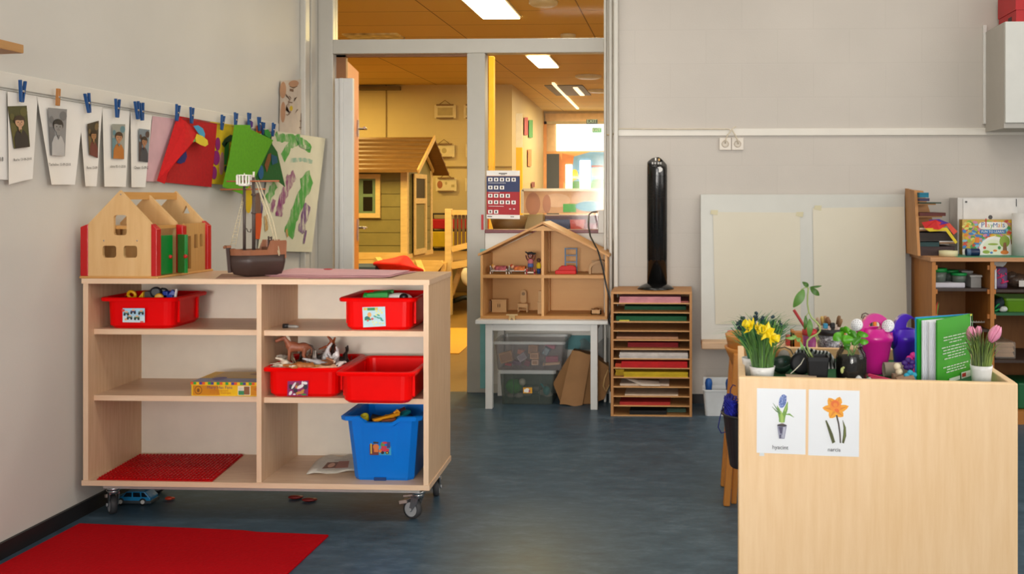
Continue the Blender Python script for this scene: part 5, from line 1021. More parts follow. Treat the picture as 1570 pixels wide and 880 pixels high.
# ================================================================ WHITE TABLE AND DOLLHOUSE
TF = PZ(749.5, 627, 0).y; zT = .513
TX0, TX1 = PY(728.5, 0, TF-.03).x, PY(932, 0, TF-.03).x
TB = PWY-.05
WT = M('#d6d5d1', .4, var=.03)
t = thing('white_table', 'small white table under the dollhouse', 'table', ((TX0+TX1)/2, (TF+TB)/2, 0))
part('tabletop', MB().box((TX0, TF-.03, zT-.023), (TX1, TB, zT)), WT, t, bevel=.003)
lx0, lx1 = PY(744, 0, TF).x, PY(916, 0, TF).x
part('apron', MB().box((lx0+.01, TF+.006, zT-.064), (lx1-.01, TF+.024, zT-.023)).box((lx0+.01, TB-.05, zT-.064), (lx1-.01, TB-.03, zT-.023)).box((lx0+.006, TF+.01, zT-.064), (lx0+.024, TB-.04, zT-.023)).box((lx1-.024, TF+.01, zT-.064), (lx1-.006, TB-.04, zT-.023)), WT, t)
for x, y in ((lx0, TF), (lx1-.04, TF-.0), (lx0, TB-.07), (lx1-.04, TB-.07)): part('leg', MB().box((x, y, 0), (x+.04, y+.04, zT-.023)), WT, t, bevel=.002)
# dollhouse
DF = TF+.03; DD = .30; DBk = DF+DD
X0, X1 = PY(736.5, 0, DF).x, PY(931, 0, DF).x
def dz(py): return PY(832, py, DF).z
DBR = wood('#c48c4e', '#d8a366', 'z', .45, 3, 6); DBRx = wood('#b07a40', '#c48e50', 'x', .45); DBK = wood('#cb9558', '#d8a668', 'x', .5, 2, 3); DEG = wood('#b07c42', '#c08a4c', 'x', .5)
zE0 = dz(391); zR = dz(342); zM0, zM1 = dz(426.5), dz(421.5); zb0 = zT; zb1 = zT+.018
t = thing('dollhouse', 'open wooden dollhouse with pitched roof on the white table', 'dollhouse', ((X0+X1)/2, (DF+DBk)/2, zT))
part('base', MB().box((X0, DF, zb0), (X1, DBk, zb1)), DEG, t)
th = .014
part('side_wall', MB().box((X0, DF, zb1), (X0+th, DBk, zE0)), DBR, t); part('side_wall', MB().box((X1-th, DF, zb1), (X1, DBk, zE0)), DBR, t)
xc0, xc1 = PY(830, 0, DF).x, PY(834, 0, DF).x; xr = (X0+X1)/2-.005
part('back_panel', MB().plate([(X0, zb1), (X1, zb1), (X1, zE0), (xr, zR-.02), (X0, zE0)], [], lambda x, y, d: Vector((x, DBk-.008+d, y)), .008), DBK, t)
part('middle_floor', MB().box((X0+th, DF, zM0), (X1-th, DBk-.008, zM1)), DBRx, t)
part('divider', MB().box((xc0, DF, zb1), (xc1, DBk-.12, zM0)), DBR, t); part('divider', MB().box((xc0, DF, zM1), (xc1, DBk-.12, dz(354))), DBR, t)
part('divider', MB().box((xc0, DBk-.06, zb1), (xc1, DBk-.008, zM0)), DBR, t); part('divider', MB().box((xc0, DBk-.06, zM1), (xc1, DBk-.008, dz(354))), DBR, t)
zG = dz(354); sl = (zR-zE0)/(X1-xr)
part('gable_board', MB().plate([(xr-(zR-zG)/sl+.005, zG), (xr+(zR-zG)/sl-.005, zG), (xr, zR-.014)], [], lambda x, y, d: Vector((x, DF+.004+d, y)), .01), DBK, t)
for xe, sg in ((X0-.012, -1), (X1+.012, 1)):
    zA = zR-abs(xe-xr)*sl; q = [Vector((xe, DF-.012, zA-.006)), Vector((xr, DF-.012, zR-.006)), Vector((xr, DBk+.01, zR-.006)), Vector((xe, DBk+.01, zA-.006))]; u = Vector((0, 0, .014))
    part('roof_panel', MB().hexa(q+[p+u for p in q]), DBRx, t, bevel=.001)
def dp(px, py, v): p = PY(px, py, DF+v); return p
FL1, FL2 = zM1, zb1
PINE = M('#c69a63', .5, var=.06); 
# doll beds with dolls
def bed(px0, px1, lab, cov, cov2, dlab):
    v = .06; a, b = dp(px0, 0, v).x, dp(px1, 0, v).x; y0, y1 = DF+v, DF+v+.07; z = FL1
    t = thing('doll_bed', lab, 'toy bed', ((a+b)/2, (y0+y1)/2, z), 'doll beds in the dollhouse')
    for x in (a, b-.005):
        for y in (y0, y1-.005): part('leg', MB().box((x, y, z), (x+.005, y+.005, z+(.048 if x == a else .03))), M('#d9cfc0', .5), t)
    part('frame', MB().box((a, y0, z+.013), (b, y0+.004, z+.02)).box((a, y1-.004, z+.013), (b, y1, z+.02)).box((a, y0, z+.013), (b, y1, z+.016)).box((a, y0, z+.02), (a+.004, y1, z+.04)), M('#d9cfc0', .5), t)
    mb = MB(); Q = lambda u, w: Vector((a+.03+(b-a-.036)*u, y0+.002+(y1-y0-.004)*w, z+.02+.024*math.sin(PI*w)**.6)); mb.grid(Q, 6, 8); part('blanket', mb, M(cov, .8, var=.5, scale=70), t, solid=.003)
    d = thing('bed_doll', dlab, 'doll', (a+.02, (y0+y1)/2, z+.02)); part('head', MB().ball((a+.018, y0+.03, z+.04), .012, 12), M('#d6a27a', .5), d); part('hair', MB().ball((a+.013, y0+.032, z+.045), (.011, .013, .011), 10), M(cov2, .7), d)
    part('body', MB().ball((a+.042, y0+.03, z+.036), (.025, .016, .012), 10), M('#b85a4a', .7, var=.4, scale=60), d)
bed(751, 777, 'left small white doll bed with patterned red blanket upstairs', '#a9575c', '#c9933f', 'small doll lying in the left doll bed'); bed(780, 806, 'right small white doll bed with orange blanket upstairs', '#c4682f', '#b8481f', 'small doll with red hair lying in the right doll bed')
# standing doll with dark hair
c = dp(813.5, 0, .07); c = Vector((c.x, DF+.07, FL1)); zt_ = dp(813, 385, .07).z
t = thing('standing_doll', 'doll with spiky black hair and red sleeves standing on a small bed upstairs', 'doll', tuple(c))
H = zt_-FL1
bd = MB().tube([c+Vector((-.008, 0, .01)), c+Vector((-.008, 0, H*.42))], [.006, .008], 8).tube([c+Vector((.008, 0, .01)), c+Vector((.008, 0, H*.42))], [.006, .008], 8).ball(c+Vector((0, 0, H*.52)), (.016, .011, .022), 12)
for s_ in (-1, 1): bd.tube([c+Vector((s_*.013, 0, H*.6)), c+Vector((s_*.023, 0, H*.68)), c+Vector((s_*.028, 0, H*.83))], [.006, .005, .005], 8)
bd.tube([c+Vector((0, 0, H*.6)), c+Vector((0, 0, H*.72))], .006, 8).ball(c+Vector((0, -.002, H*.8)), (.018, .015, .017), 12)
part('body', bd, M('#6b3226', .6), t, remesh=.0025)
part('shirt', MB().ball(c+Vector((0, 0, H*.53)), (.0175, .0125, .02), 12), M('#b8666f', .7), t); part('trousers', MB().lathe([(.016, H*.3), (.018, H*.36), (.016, H*.46)], 12, c), M('#4a5f96', .7), t)
hr = MB().ball(c+Vector((0, .003, H*.88)), (.021, .017, .013), 12)
for a_ in range(9): q = c+Vector((0, .002, H*.88)); d_ = Vector((math.cos(a_*.7-.2)*.034, -.004, math.sin(a_*.39)*.012-.002)); hr.tube([q, q+d_*.7, q+d_+Vector((0, 0, .004))], [.006, .004, .0015], 6)
part('hair', hr, M('#16151a', .7), t); part('face', MB().ball(c+Vector((-.006, -.016, H*.81)), .0022, 6).ball(c+Vector((.006, -.016, H*.81)), .0022, 6).tube([c+Vector((-.006, -.0165, H*.75)), c+Vector((.006, -.0165, H*.75))], .0012, 5), M('#efe6dc', .5), t)
a = dp(807, 0, .05).x; b = dp(821, 0, .05).x
t2 = thing('doll_stool', 'small bench with red end posts under the standing doll', 'toy bench', ((a+b)/2, DF+.05, FL1)); part('seat', MB().box((a, DF+.035, FL1+.008), (b, DF+.058, FL1+.014)), M('#d9cfc0', .5), t2)
for x in (a, b-.008): part('end_post', MB().box((x, DF+.035, FL1), (x+.008, DF+.058, FL1+.03)), M('#a81f1f', .5), t2)
c = Vector((dp(826, 0, .1).x, DF+.1, FL1)); t = thing('small_doll', 'small doll in a yellow top half hidden behind the divider', 'doll', tuple(c)); part('body', MB().ball(c+Vector((0, 0, .045)), (.015, .012, .022), 12), M('#d9b51a', .7), t); part('trousers', MB().tube([c, c+Vector((0, 0, .03))], [.01, .012], 10), M('#1f3a6b', .7), t); part('head', MB().ball(c+Vector((0, 0, .078)), .013, 12), M('#5f3a2a', .6), t)
# ladder, sofa, arch, downstairs furniture
a, b = dp(865.5, 0, .16).x, dp(885, 0, .16).x; zt_ = dp(875, 380, .16).z; y = DF+.16; BLU = M('#56708a', .5); mb = MB()
for x in (a, b-.008): mb.box((x, y, FL1), (x+.008, y+.012, zt_))
for k in range(4): z = FL1+.02+(zt_-FL1-.028)*k/3; mb.box((a+.008, y+.001, z), (b-.008, y+.011, z+.007))
one('toy_ladder', mb, BLU, 'small blue wooden ladder upstairs in the dollhouse', 'toy ladder')
a, b = dp(851, 0, .06).x, dp(883, 0, .06).x; y = DF+.06
t = thing('toy_sofa', 'red toy sofa upstairs in the dollhouse', 'toy sofa', ((a+b)/2, y, FL1)); part('seat', MB().box((a, y, FL1), (b, y+.05, FL1+.022)), M('#c0100f', .6), t, bevel=.004)
mb = MB(); mb.plate([(a+.005, FL1+.01), (b-.003, FL1+.01), (b-.003, FL1+.038), (b-.02, FL1+.048), ((a+b)/2+.012, FL1+.05), ((a+b)/2, FL1+.045), (a+.035, FL1+.048), (a+.02, FL1+.036)], [], lambda x, z, d: Vector((x, y+.03+d, z)), .02); part('backrest', mb, M('#c0100f', .6), t, bevel=.003)
xa_, xb_ = dp(903, 0, .1).x, dp(925, 0, .1).x; mb = MB(); R = (xb_-xa_)
pts = [(xa_, FL1), (xa_, FL1+.035)]+[(xa_+R*(1-math.cos(k*PI/16)), FL1+.035+.045*math.sin(k*PI/16)) for k in range(1, 9)]; pi_ = [(x+.012*(1 if i < 2 else 1-.5*i/10), z-.0 if i < 2 else z-.012) for i, (x, z) in enumerate(pts)]
mb.plate(pts+pi_[::-1], [], lambda x, z, d: Vector((x, DF+.09+d, z)), .06); mb.box((xa_+.012, DF+.14, FL1), (xb_, DF+.148, FL1+.075)); one('toy_arch', mb, M('#b48a55', .5, var=.06), 'wooden arch shaped doll cradle at the right end upstairs', 'toy cradle')
a, b = dp(755, 0, .19).x, dp(777, 0, .19).x; zt_ = dp(766, 460, .19).z; y = DF+.17
t = thing('toy_cupboard', 'small two door toy cupboard downstairs in the dollhouse', 'toy cupboard', ((a+b)/2, y, FL2)); part('carcass', MB().box((a, y+.003, FL2), (b, y+.05, zt_)).box((a-.003, y, zt_), (b+.003, y+.053, zt_+.005)), PINE, t)
for x0_, x1_ in ((a+.004, (a+b)/2-.001), ((a+b)/2+.001, b-.004)): d_ = part('door', MB().box((x0_, y, FL2+.012), (x1_, y+.004, zt_-.004)), PINE, t); k = (a+b)/2+(-.006 if x0_ < (a+b)/2-.01 else .006); part('handle', MB().ball((k, y-.002, (FL2+zt_)/2+.005), (.002, .002, .012), 8), M('#4a3018', .5), d_)
one('toy_box', MB().box((dp(749, 0, .2).x, DF+.18, FL2), (dp(754, 0, .2).x, DF+.21, zt_-.002)), M('#7a5026', .5), 'narrow dark wooden block beside the toy cupboard', 'toy block', bevel=.002)
a, b = dp(794.5, 0, .19).x, dp(809.5, 0, .19).x; zt_ = dp(800, 465, .19).z; y = DF+.17
t = thing('toy_dresser', 'toy dressing table with round mirror back downstairs', 'toy dresser', ((a+b)/2, y, FL2)); part('top', MB().box((a-.002, y, zt_-.006), (b+.002, y+.04, zt_)), PINE, t)
for x in (a, b-.006):
    for yy in (y, y+.034): part('leg', MB().box((x, yy, FL2), (x+.006, yy+.006, zt_-.006)), PINE, t)
part('drawer', MB().box((a+.006, y+.002, zt_-.022), (b-.006, y+.034, zt_-.006)), PINE, t); xm_ = (a+b)/2; zq = dp(800, 445, .19).z
part('mirror_back', MB().plate(rounded(xm_-.018, zt_, xm_+.018, zq, .016)[:], [], lambda x, z, d: Vector((x, y+.032+d, z)), .006), PINE, t); part('mirror', MB().lathe([(.01, -.001), (.01, .001)], 16, (xm_, y+.031, zq-.022), mat=Matrix.Rotation(PI/2, 4, 'X')), M('#8a6a42', .3), t)
part('stretcher', MB().box((a+.004, y+.004, FL2+.012), (b-.004, y+.03, FL2+.016)), PINE, t)
a, b = dp(825, 0, .12).x, dp(830, 0, .12).x; y = DF+.1; za, zb_ = dp(826, 463, .12).z, dp(826, 446, .12).z
t = thing('toy_chair', 'tall narrow toy cupboard beside the divider downstairs', 'toy cupboard', (a, y, FL2)); part('lower', MB().box((a, y, FL2), (b+.01, y+.04, za)), PINE, t); part('upper', MB().box((a+.002, y+.012, za), (b+.01, y+.04, zb_)), PINE, t); part('top_rim', MB().box((a-.002, y-.002, za-.003), (b+.01, y+.042, za+.002)), PINE, t)
a, b = dp(906, 0, .08).x, dp(921, 0, .08).x; y = DF+.08; z1_ = dp(913, 475, .08).z
t = thing('toy_crate', 'small open wooden toy crate downstairs at the right', 'toy crate', ((a+b)/2, y, FL2)); part('box', MB().box((a, y, FL2), (b, y+.005, z1_)).box((a, y+.045, FL2), (b, y+.05, z1_)).box((a, y, FL2), (a+.005, y+.05, z1_+.004)).box((b-.005, y, FL2), (b, y+.05, z1_+.004)).box((a, y, FL2), (b, y+.05, FL2+.005)), PINE, t); part('contents', MB().ball(((a+b)/2, y+.025, z1_-.002), (.02, .02, .012), 8), M('#8a5a30', .6, var=.3), t)
a, b = dp(741.5, 0, .1).x, dp(745.5, 0, .1).x; one('turquoise_board', MB().box((a, DF+.06, FL2), (b, DF+.11, dp(743, 444, .1).z)), M('#6fa09a', .5), 'narrow pale turquoise panel standing at the left downstairs', 'toy panel', bevel=.002)
# small bench on the table in front
a, b = PY(776.5, 0, TF-.01).x, PY(794, 0, TF-.01).x; zt_ = PY(785, 482.5, TF-.01).z; y = TF-.024
t = thing('toy_table', 'tiny wooden toy table standing on the front of the white table', 'toy table', ((a+b)/2, y+.01, zT)); part('top', MB().box((a, y, zT+.027), (b, y+.026, zT+.032)), M('#d0b27e', .5), t)
part('support', MB().plate([(a+.014, zT), (a+.024, zT), (a+.027, zT+.009), (a+.033, zT+.013), (b-.027, zT+.009), (b-.024, zT), (b-.014, zT), (b-.018, zT+.027), (a+.018, zT+.027)], [], lambda x, z, d: Vector((x, y+.006+d, z)), .012), M('#c9a870', .5), t)
# ---------------------------------------------------------------- clear bins, bag under the table
CL = clear('#938e8e', .26, .2); CL2 = clear('#626c66', .34, .2); RIM = clear('#d0d2d0', .5, .25)
def clearbin(lab, px0, px1, py0, py1, Y, dep, z0, cmat, items, rimh, lid=True):
    a, b = PY(px0, 0, Y).x, PY(px1, 0, Y).x; z1 = PY(px0, py0, Y).z; c = Vector(((a+b)/2, Y+dep/2, z0)); t = thing('clear_bin', lab, 'storage bin', tuple(c))
    mb = MB(); tp_ = .02
    ring = lambda i, z, r=.02: [Vector((x, y, z)) for x, y in rounded(a+i, Y+i, b-i, Y+dep-i, r)]
    ring_loft([ring(tp_, z0), ring(.008, z1-rimh), ring(.011, z1-rimh), ring(tp_+.003, z0+.004)], mb, cap1=True, sm=False)
    for f in (.27, .72): x = a+(b-a)*f; mb.box((x-.003, Y+.012, z0+.01), (x+.003, Y+.02, z1-rimh))
    part('tub', mb, cmat, t)
    mb = MB(); ring_loft([ring(-.004, z1-rimh), ring(-.006, z1-.003), ring(-.002, z1), ring(.01, z1), ring(.012, z1-rimh)], mb, cap0=False)
    if lid: mb.add(ring(.012, z1-.003), [tuple(range(20))])
    part('lid' if lid else 'rim', mb, RIM, t); return t, a, b, z1
Yb1 = 5.60
t, a, b, z1 = clearbin('lower clear storage bin with green and teal toys under the white table', 763, 851, 567, 625, Yb1, .32, 0, CL2, None, .022)
p = PY(812, 598, Yb1-.0)
q4 = [PY(802, 603, Yb1+.006), PY(816, 603, Yb1+.006), PY(816, 594, Yb1+.006), PY(802, 594, Yb1+.006)]; part('label_sticker', sheet(Quad(*q4), [(1, ell(.45, .5, .25, .38)), (2, ell(.7, .4, .1, .2)), (1, rc(.1, .2, .35, .7))], 1, 1), [M('#e0a01c', .5), M('#efece6', .5), M('#c4506a', .5)], t, 'small yellow and white sticker')
one('toy_ball', MB().ball(PY(801, 585.5, Yb1+.05), .0215, 16), M('#e4ddc9', .5), 'cream ball visible inside the lower clear bin', 'ball')
mb = MB(); c = PY(788, 592, Yb1+.1); mb.ball(c, (.05, .05, .045), 12); one('green_cloth', mb, M('#4faa3c', .8, bump=.3), 'bright green cloth inside the lower clear bin', 'cloth')
one('teal_scoop', MB().ball(PY(838, 599, Yb1+.05), (.022, .02, .028), 12).tube([PY(829, 588, Yb1+.05), PY(838, 599, Yb1+.05)], .006, 8), M('#128c92', .5), 'teal scoop inside the lower clear bin', 'toy scoop')
mb = MB(); 
for k in range(14): mb.ball(Vector((a+.05+rnd.random()*(b-a-.1), Yb1+.06+rnd.random()*.2, .03+rnd.random()*.04)), (.03, .025, .016), 8)
tag(mb.build('bin_contents', M('#a99c94', .5, var=.4, scale=20)), 'pale jumble of toys at the bottom of the lower clear bin', 'toys', kind='stuff')
t, a, b, z1b = clearbin('upper clear storage bin full of wooden doll furniture under the white table', 755.5, 865, 523.5, 566, Yb1-.03, .33, z1+.002, CL, None, .016, False)
zf_ = z1+.006; Y = Yb1+.01
GI = 'wooden doll furniture in the upper clear bin'
def tb(lab, px, py, w, h, c, rot=0, d=.05, nm='toy_block', dy=0, fl=None):
    p = PY(px, py, Y+dy); MX = Matrix.Translation(p) @ Matrix.Rotation(rot, 4, 'Y'); mb = MB().box((-w/2, 0, -h/2), (w/2, d, h/2), mat=MX); 
    mb.box((-w/2+.006, -.0015, -h/2+.006), (w/2-.006, .001, h/2-.006), 1, mat=MX)
    one(nm, mb, [M(c, .5), M('#a9794a' if fl is None else fl, .5)], lab, 'toy furniture', GI, bevel=.002)
tb('tilted wooden toy cupboard at the left in the upper clear bin', 775.5, 548, .075, .058, '#c99a66', -.25)
tb('pinkish grey toy box in the upper clear bin', 800, 548, .05, .04, '#a8a0a8', -.6, fl='#8f8790'); tb('small salmon toy block at the top left middle of the bin', 798, 540, .038, .024, '#d18a70', .2, dy=.05, fl='#c98268')
tb('tall wooden toy chair in the middle of the upper clear bin', 817, 536, .055, .05, '#cf9a68', .05, dy=.06); tb('small square wooden toy block at mid bin', 819, 546, .05, .035, '#d9a878', .0); tb('lower pale wooden toy cube in the bin', 820, 556, .04, .03, '#e0b896', .0, dy=-.01)
tb('raspberry red toy sofa at the right in the bin', 846, 551, .07, .03, '#b03055', -.03, fl='#9b2448'); tb('dark teal toy block at the back of the bin', 837, 539, .04, .05, '#2a5a68', .5, dy=.05, fl='#8fb0b8'); tb('long flat wooden stick at the bottom right of the bin', 845, 558, .1, .014, '#d2ab80', -.08, dy=-.012, fl='#d2ab80')
tb('pink toy piece at the upper right of the bin', 843, 532, .06, .02, '#c25a78', .1, dy=.08, fl='#c25a78'); tb('dark purple toy piece in the bin', 792, 557, .05, .022, '#5a3a5a', .2, fl='#4a2a4a'); tb('small red toy piece low in the bin', 779, 559, .04, .012, '#b8303a', .1, fl='#b8303a'); tb('dark red toy piece low in the middle of the bin', 808, 557, .03, .03, '#8a3048', .4, dy=.03, fl='#7a2038')
# paper bag and plastic bag
Yp = 5.62; KR = M('#9a7148', .8, var=.1, bump=.35, scale=9); KR2 = M('#8a6238', .8, var=.1, bump=.3, scale=9)
t = thing('paper_bag', 'brown paper bag leaning under the right side of the white table', 'bag', tuple(PZ(880, 623, 0)))
f = lambda px, py, dy=0: Vector((PY(px, py, Yp+dy).x, Yp+dy, max(.002, PY(px, py, Yp+dy).z)))
fr = [f(858, 620, -.02), f(893, 627, -.02), f(906, 543, -.01), f(877, 536, -.01)]
mb = MB(); mb.grid(lambda u, v: (fr[0]*(1-u)+fr[1]*u)*(1-v)+(fr[3]*(1-u)+fr[2]*u)*v+Vector((0, -.012*math.sin(PI*u), .004*math.sin(7*u+5*v))), 8, 10); part('front_panel', mb, KR, t)
sil = [(848, 588), (860, 566), (877, 539), (908, 545), (933, 562), (935, 590), (926, 612), (905, 620), (893, 625), (860, 619)]
mb = MB().plate([(f(x, y, .02).x, f(x, y, .02).z) for x, y in sil], [], lambda x, z, d: Vector((x, Yp+.02+d, z)), .12); part('side_panel', mb, KR2, t)
part('handle', MB().tube([f(932, 567, .015), f(927, 580, 0), f(925, 592, 0), f(929, 600, 0), f(934, 590, .015)], .0055, 8), M('#b8925e', .8), t)
mb = MB(); cc = f(915, 540, .17)
mb.grid(lambda u, v: cc+Vector(((u-.5)*.22+.01*math.sin(9*v), .05*math.sin(5*u+3*v), (v-.6)*.17+.02*math.sin(11*u))), 14, 12); one('plastic_bag', mb, clear('#8a8a86', .45, .12), 'crumpled clear plastic bag behind the paper bag', 'bag')
# teal sheet behind the table on the partition
q4 = [PY(735, 586, PWY-.034), PY(745, 586, PWY-.034), PY(745, 502, PWY-.034), PY(735, 502, PWY-.034)]; one('teal_paper', MB().box((PY(738, 0, PWY).x, PWY-.036, PY(0, 588, PWY).z), (PY(754, 0, PWY).x, PWY-.031, PY(0, 380, PWY).z)), M('#7ab5b4', .7), 'pale turquoise paper sheet on the panel behind the white table', 'paper')
one('teal_paper', MB().box((PY(868, 0, PWY).x, PWY-.036, PY(0, 529, PWY).z), (PY(906, 0, PWY).x, PWY-.031, PY(0, 508, PWY).z)), M('#5a8f92', .7), 'pale turquoise paper behind the right end of the upper clear bin', 'paper')
# black cable
CBL = M('#141414', .4)
def cable(pts, r, mat, lab, nm='power_cable'): one(nm, MB().tube(pts, r, 8), mat, lab, 'cable')
Yc = TF-.045
cable([PY(915, 325, PWY-.06), PY(908, 325, 5.85), PY(903, 329, 5.8), PY(902, 345, 5.7), PY(905, 362, 5.62), PY(917, 385, 5.5), PY(924, 410, 5.42), PY(930, 440, 5.40), PY(936, 462, 5.4), PY(937, 475, 5.4), PY(933, 490, 5.4), PY(937, 502, 5.42), PY(936, 540, 5.45), PY(936, 600, 5.5)], .0048, CBL, 'black power cable running from the window sill down past the dollhouse')
one('cable_box', MB().box((PY(927, 0, 5.9).x, 5.88, PY(0, 385, 5.9).z), (PY(939, 0, 5.9).x, 5.93, PY(0, 364, 5.9).z)), WHITE2, 'small white junction box on the window frame', 'junction box', bevel=.004)
# ================================================================ PAPER RACK AND FAN
RF = PZ(1000, 638.6, 0).y; RX0, RX1 = PY(936.5, 0, RF).x, PY(1061, 0, RF).x; zRk = .690; RB = BWY-.02
RW = wood('#a8713b', '#bd8750', 'z', .5, 4, 8); RWX = wood('#a8713b', '#c08a52', 'x', .5); RWE = wood('#c08c55', '#cf9c64', 'x', .5)
t = thing('paper_rack', 'wooden paper rack with thirteen slots standing on the floor by the wall', 'paper rack', ((RX0+RX1)/2, (RF+RB)/2, 0))
tk = .014
part('side_panel', MB().box((RX0, RF, 0), (RX0+tk, RB, zRk-.012)), RW, t); part('side_panel', MB().box((RX1-tk, RF, 0), (RX1, RB, zRk-.012)), RW, t)
part('top_panel', MB().box((RX0, RF, zRk-.013), (RX1, RB, zRk)), RWX, t); part('back_panel', MB().box((RX0+tk, RB-.006, 0), (RX1-tk, RB, zRk-.013)), M('#8f6234', .6), t)
yl = [464.5, 478.8, 493, 507, 521, 535, 549.8, 564, 578.5, 593, 607.5, 622, 637.5]
SZ = []
for y in yl:
    z = PY(1000, y, RF).z; SZ.append(z); part('shelf', MB().box((RX0+tk, RF+.002, max(0, z-.006)), (RX1-tk, RB-.006, max(.006, z))), RWE, t)
sp = [ # slot, px0, px1, thickness, colour, v0, label
 (0, 949, 1044, .033, '#cf8a92', .01, 'thick stack of pink paper in the top slot'), (0, 1044, 1056, .008, '#b0625f', .03, 'small reddish paper beside the pink stack'), (1, 957, 1052, .02, '#1f5a38', .12, 'dark green paper in the second slot'), (2, 944, 1053, .026, '#0f5a34', .03, 'deep green paper in the third slot'), (2, 949, 965, .006, '#c9c04a', .012, 'yellowish paper edge in the third slot'),
 (4, 944, 1040, .012, '#b98a68', .03, 'beige paper in the fifth slot'), (5, 962, 1040, .026, '#8a1018', .06, 'dark red paper in the sixth slot'), (6, 949, 1055, .032, '#c9c0ba', .0, 'thick white paper stack in the seventh slot'), (7, 952, 1054, .034, '#c00d12', .0, 'bright red paper pile in the eighth slot'), (7, 943, 960, .02, '#c2401c', .02, 'orange red paper corner in the eighth slot'), (8, 956, 1055, .028, '#c7a813', .005, 'yellow paper pile in the ninth slot'), (8, 943, 957, .034, '#b99a18', .05, 'mustard paper behind the yellow pile'),
 (9, 950, 1026, .012, '#c9b7a6', .02, 'loose white leaflets in the tenth slot'), (10, 957, 1040, .008, '#cdb9a2', .01, 'cream papers in the eleventh slot'), (11, 949, 1028, .017, '#b02a22', .008, 'red booklets in the twelfth slot'), (12, 965, 1022, .022, '#121314', .02, 'black folder in the bottom slot'), (12, 1022, 1052, .02, '#4a6a58', .08, 'greyish green paper in the bottom slot')]
for k, a, b, th_, c, v, lab in sp:
    z = max(.006, SZ[k]); Y = RF+v; xa_, xb_ = max(RX0+tk+.002, PY(a, 0, Y).x), min(RX1-tk-.002, PY(b, 0, Y).x); mb = MB(); n_ = max(1, int(th_/.006))
    for i in range(n_): o = rnd.uniform(-.004, .004); hz = th_/n_; mb.box((xa_+abs(o), Y+abs(o)*1.5, z+.0004+i*hz), (xb_-abs(o)*.5, RB-.06, z+i*hz+hz*.92))
    one('paper_stack', mb, M(c, .75, var=.12, scale=25), lab, 'paper', 'papers in the rack')
# bent leaflet
z = SZ[9]; Q = Quad(PY(985, 590, RF+.005), PY(1012, 590, RF+.005), PY(1010, 582, RF+.1), PY(955, 579, RF+.08)); Q.p[0].z = Q.p[1].z = z+.004; one('bent_leaflet', sheet(Q, (), 3, 3), M('#d3c6b8', .7), 'bent white leaflet sticking out of the tenth slot', 'leaflet', solid=.001)
# tower fan
fz = zRk; fc = PY(1005, 445, RF+.17); fx, fy = PY(1007.5, 0, RF+.17).x, RF+.17; ftop = PY(1007, 243, fy).z; BK = M('#0d0d0e', .18, var=.05, spec=.6); BK2 = M('#101011', .45, var=.05)
t = thing('tower_fan', 'tall black tower fan standing on the paper rack', 'fan', (fx, fy, fz))
part('base', MB().lathe([(.104, fz), (.104, fz+.006), (.09, fz+.016), (.06, fz+.03), (.05, fz+.034), (0, fz+.034)], 32, (fx-.008, fy, 0)), BK, t)
R = .0575
mb = MB()
def fan_ring(z): return [Vector((fx+R*math.cos(k*PI/14), fy+R*.95*math.sin(k*PI/14), z)) for k in range(28)]
top_ = []
for k in range(28):
    x, y = math.cos(k*PI/14), math.sin(k*PI/14); top_.append(Vector((fx+R*.97*x, fy+R*.92*y, ftop-.012+.012*y-.028*max(0, x-.2)**1.5-.02*(1-y)*.5)))
ring_loft([fan_ring(fz+.03), fan_ring(ftop-.06), top_, [p+(Vector((fx, fy, p.z))-p)*.25+Vector((0, 0, .009)) for p in top_]], mb, cap0=True, cap1=True, sm=True); part('column', mb, BK, t)
gr = MB()
for i in range(64): z = fz+.17+i*.0075; gr.tube([Vector((fx+R*1.012*math.cos(a), fy+R*.962*math.sin(a), z)) for a in [PI*1.08+PI*.84*k/10 for k in range(11)]], .0012, 4)
for s_ in (1.2, 1.38, 1.5, 1.62, 1.8): a = PI*s_; gr.tube([(fx+R*1.015*math.cos(a), fy+R*.965*math.sin(a), fz+.16), (fx+R*1.015*math.cos(a), fy+R*.965*math.sin(a), fz+.655)], .0015, 4)
part('grille', gr, BK2, t)
pn = MB(); tilt = lambda px, py: PY(px, py, fy-R*.93)
for px in (1000.5, 1004.5, 1009.5, 1013): p = tilt(px, 252-.15*(px-1007)**0); pn.bar(p, p+Vector((0, .004, .012)), .0085, .004)
part('button', pn, M('#b9b7b4', .35), t, 'grey control buttons'); part('dial', MB().lathe([(.017, -.006), (.015, .004)], 20, tuple(tilt(1010.5, 260)+Vector((0, .004, 0))), mat=Matrix.Rotation(PI/2, 4, 'X') @ Matrix.Scale(1.25, 4, (1, 0, 0))), M('#bdbbb6', .35), t, 'grey oval dial')
pn = MB(); p = tilt(1005, 246); pn.box(tuple(p+Vector((-.004, .02, 0))), tuple(p+Vector((.004, .03, .016)))); part('label_mark', pn, M('#d8d3c9', .4), t); p = tilt(1010, 246); part('label_mark', MB().box(tuple(p+Vector((-.004, .02, -.002))), tuple(p+Vector((.006, .03, .012)))), M('#b98b2a', .4), t, 'small yellow mark')
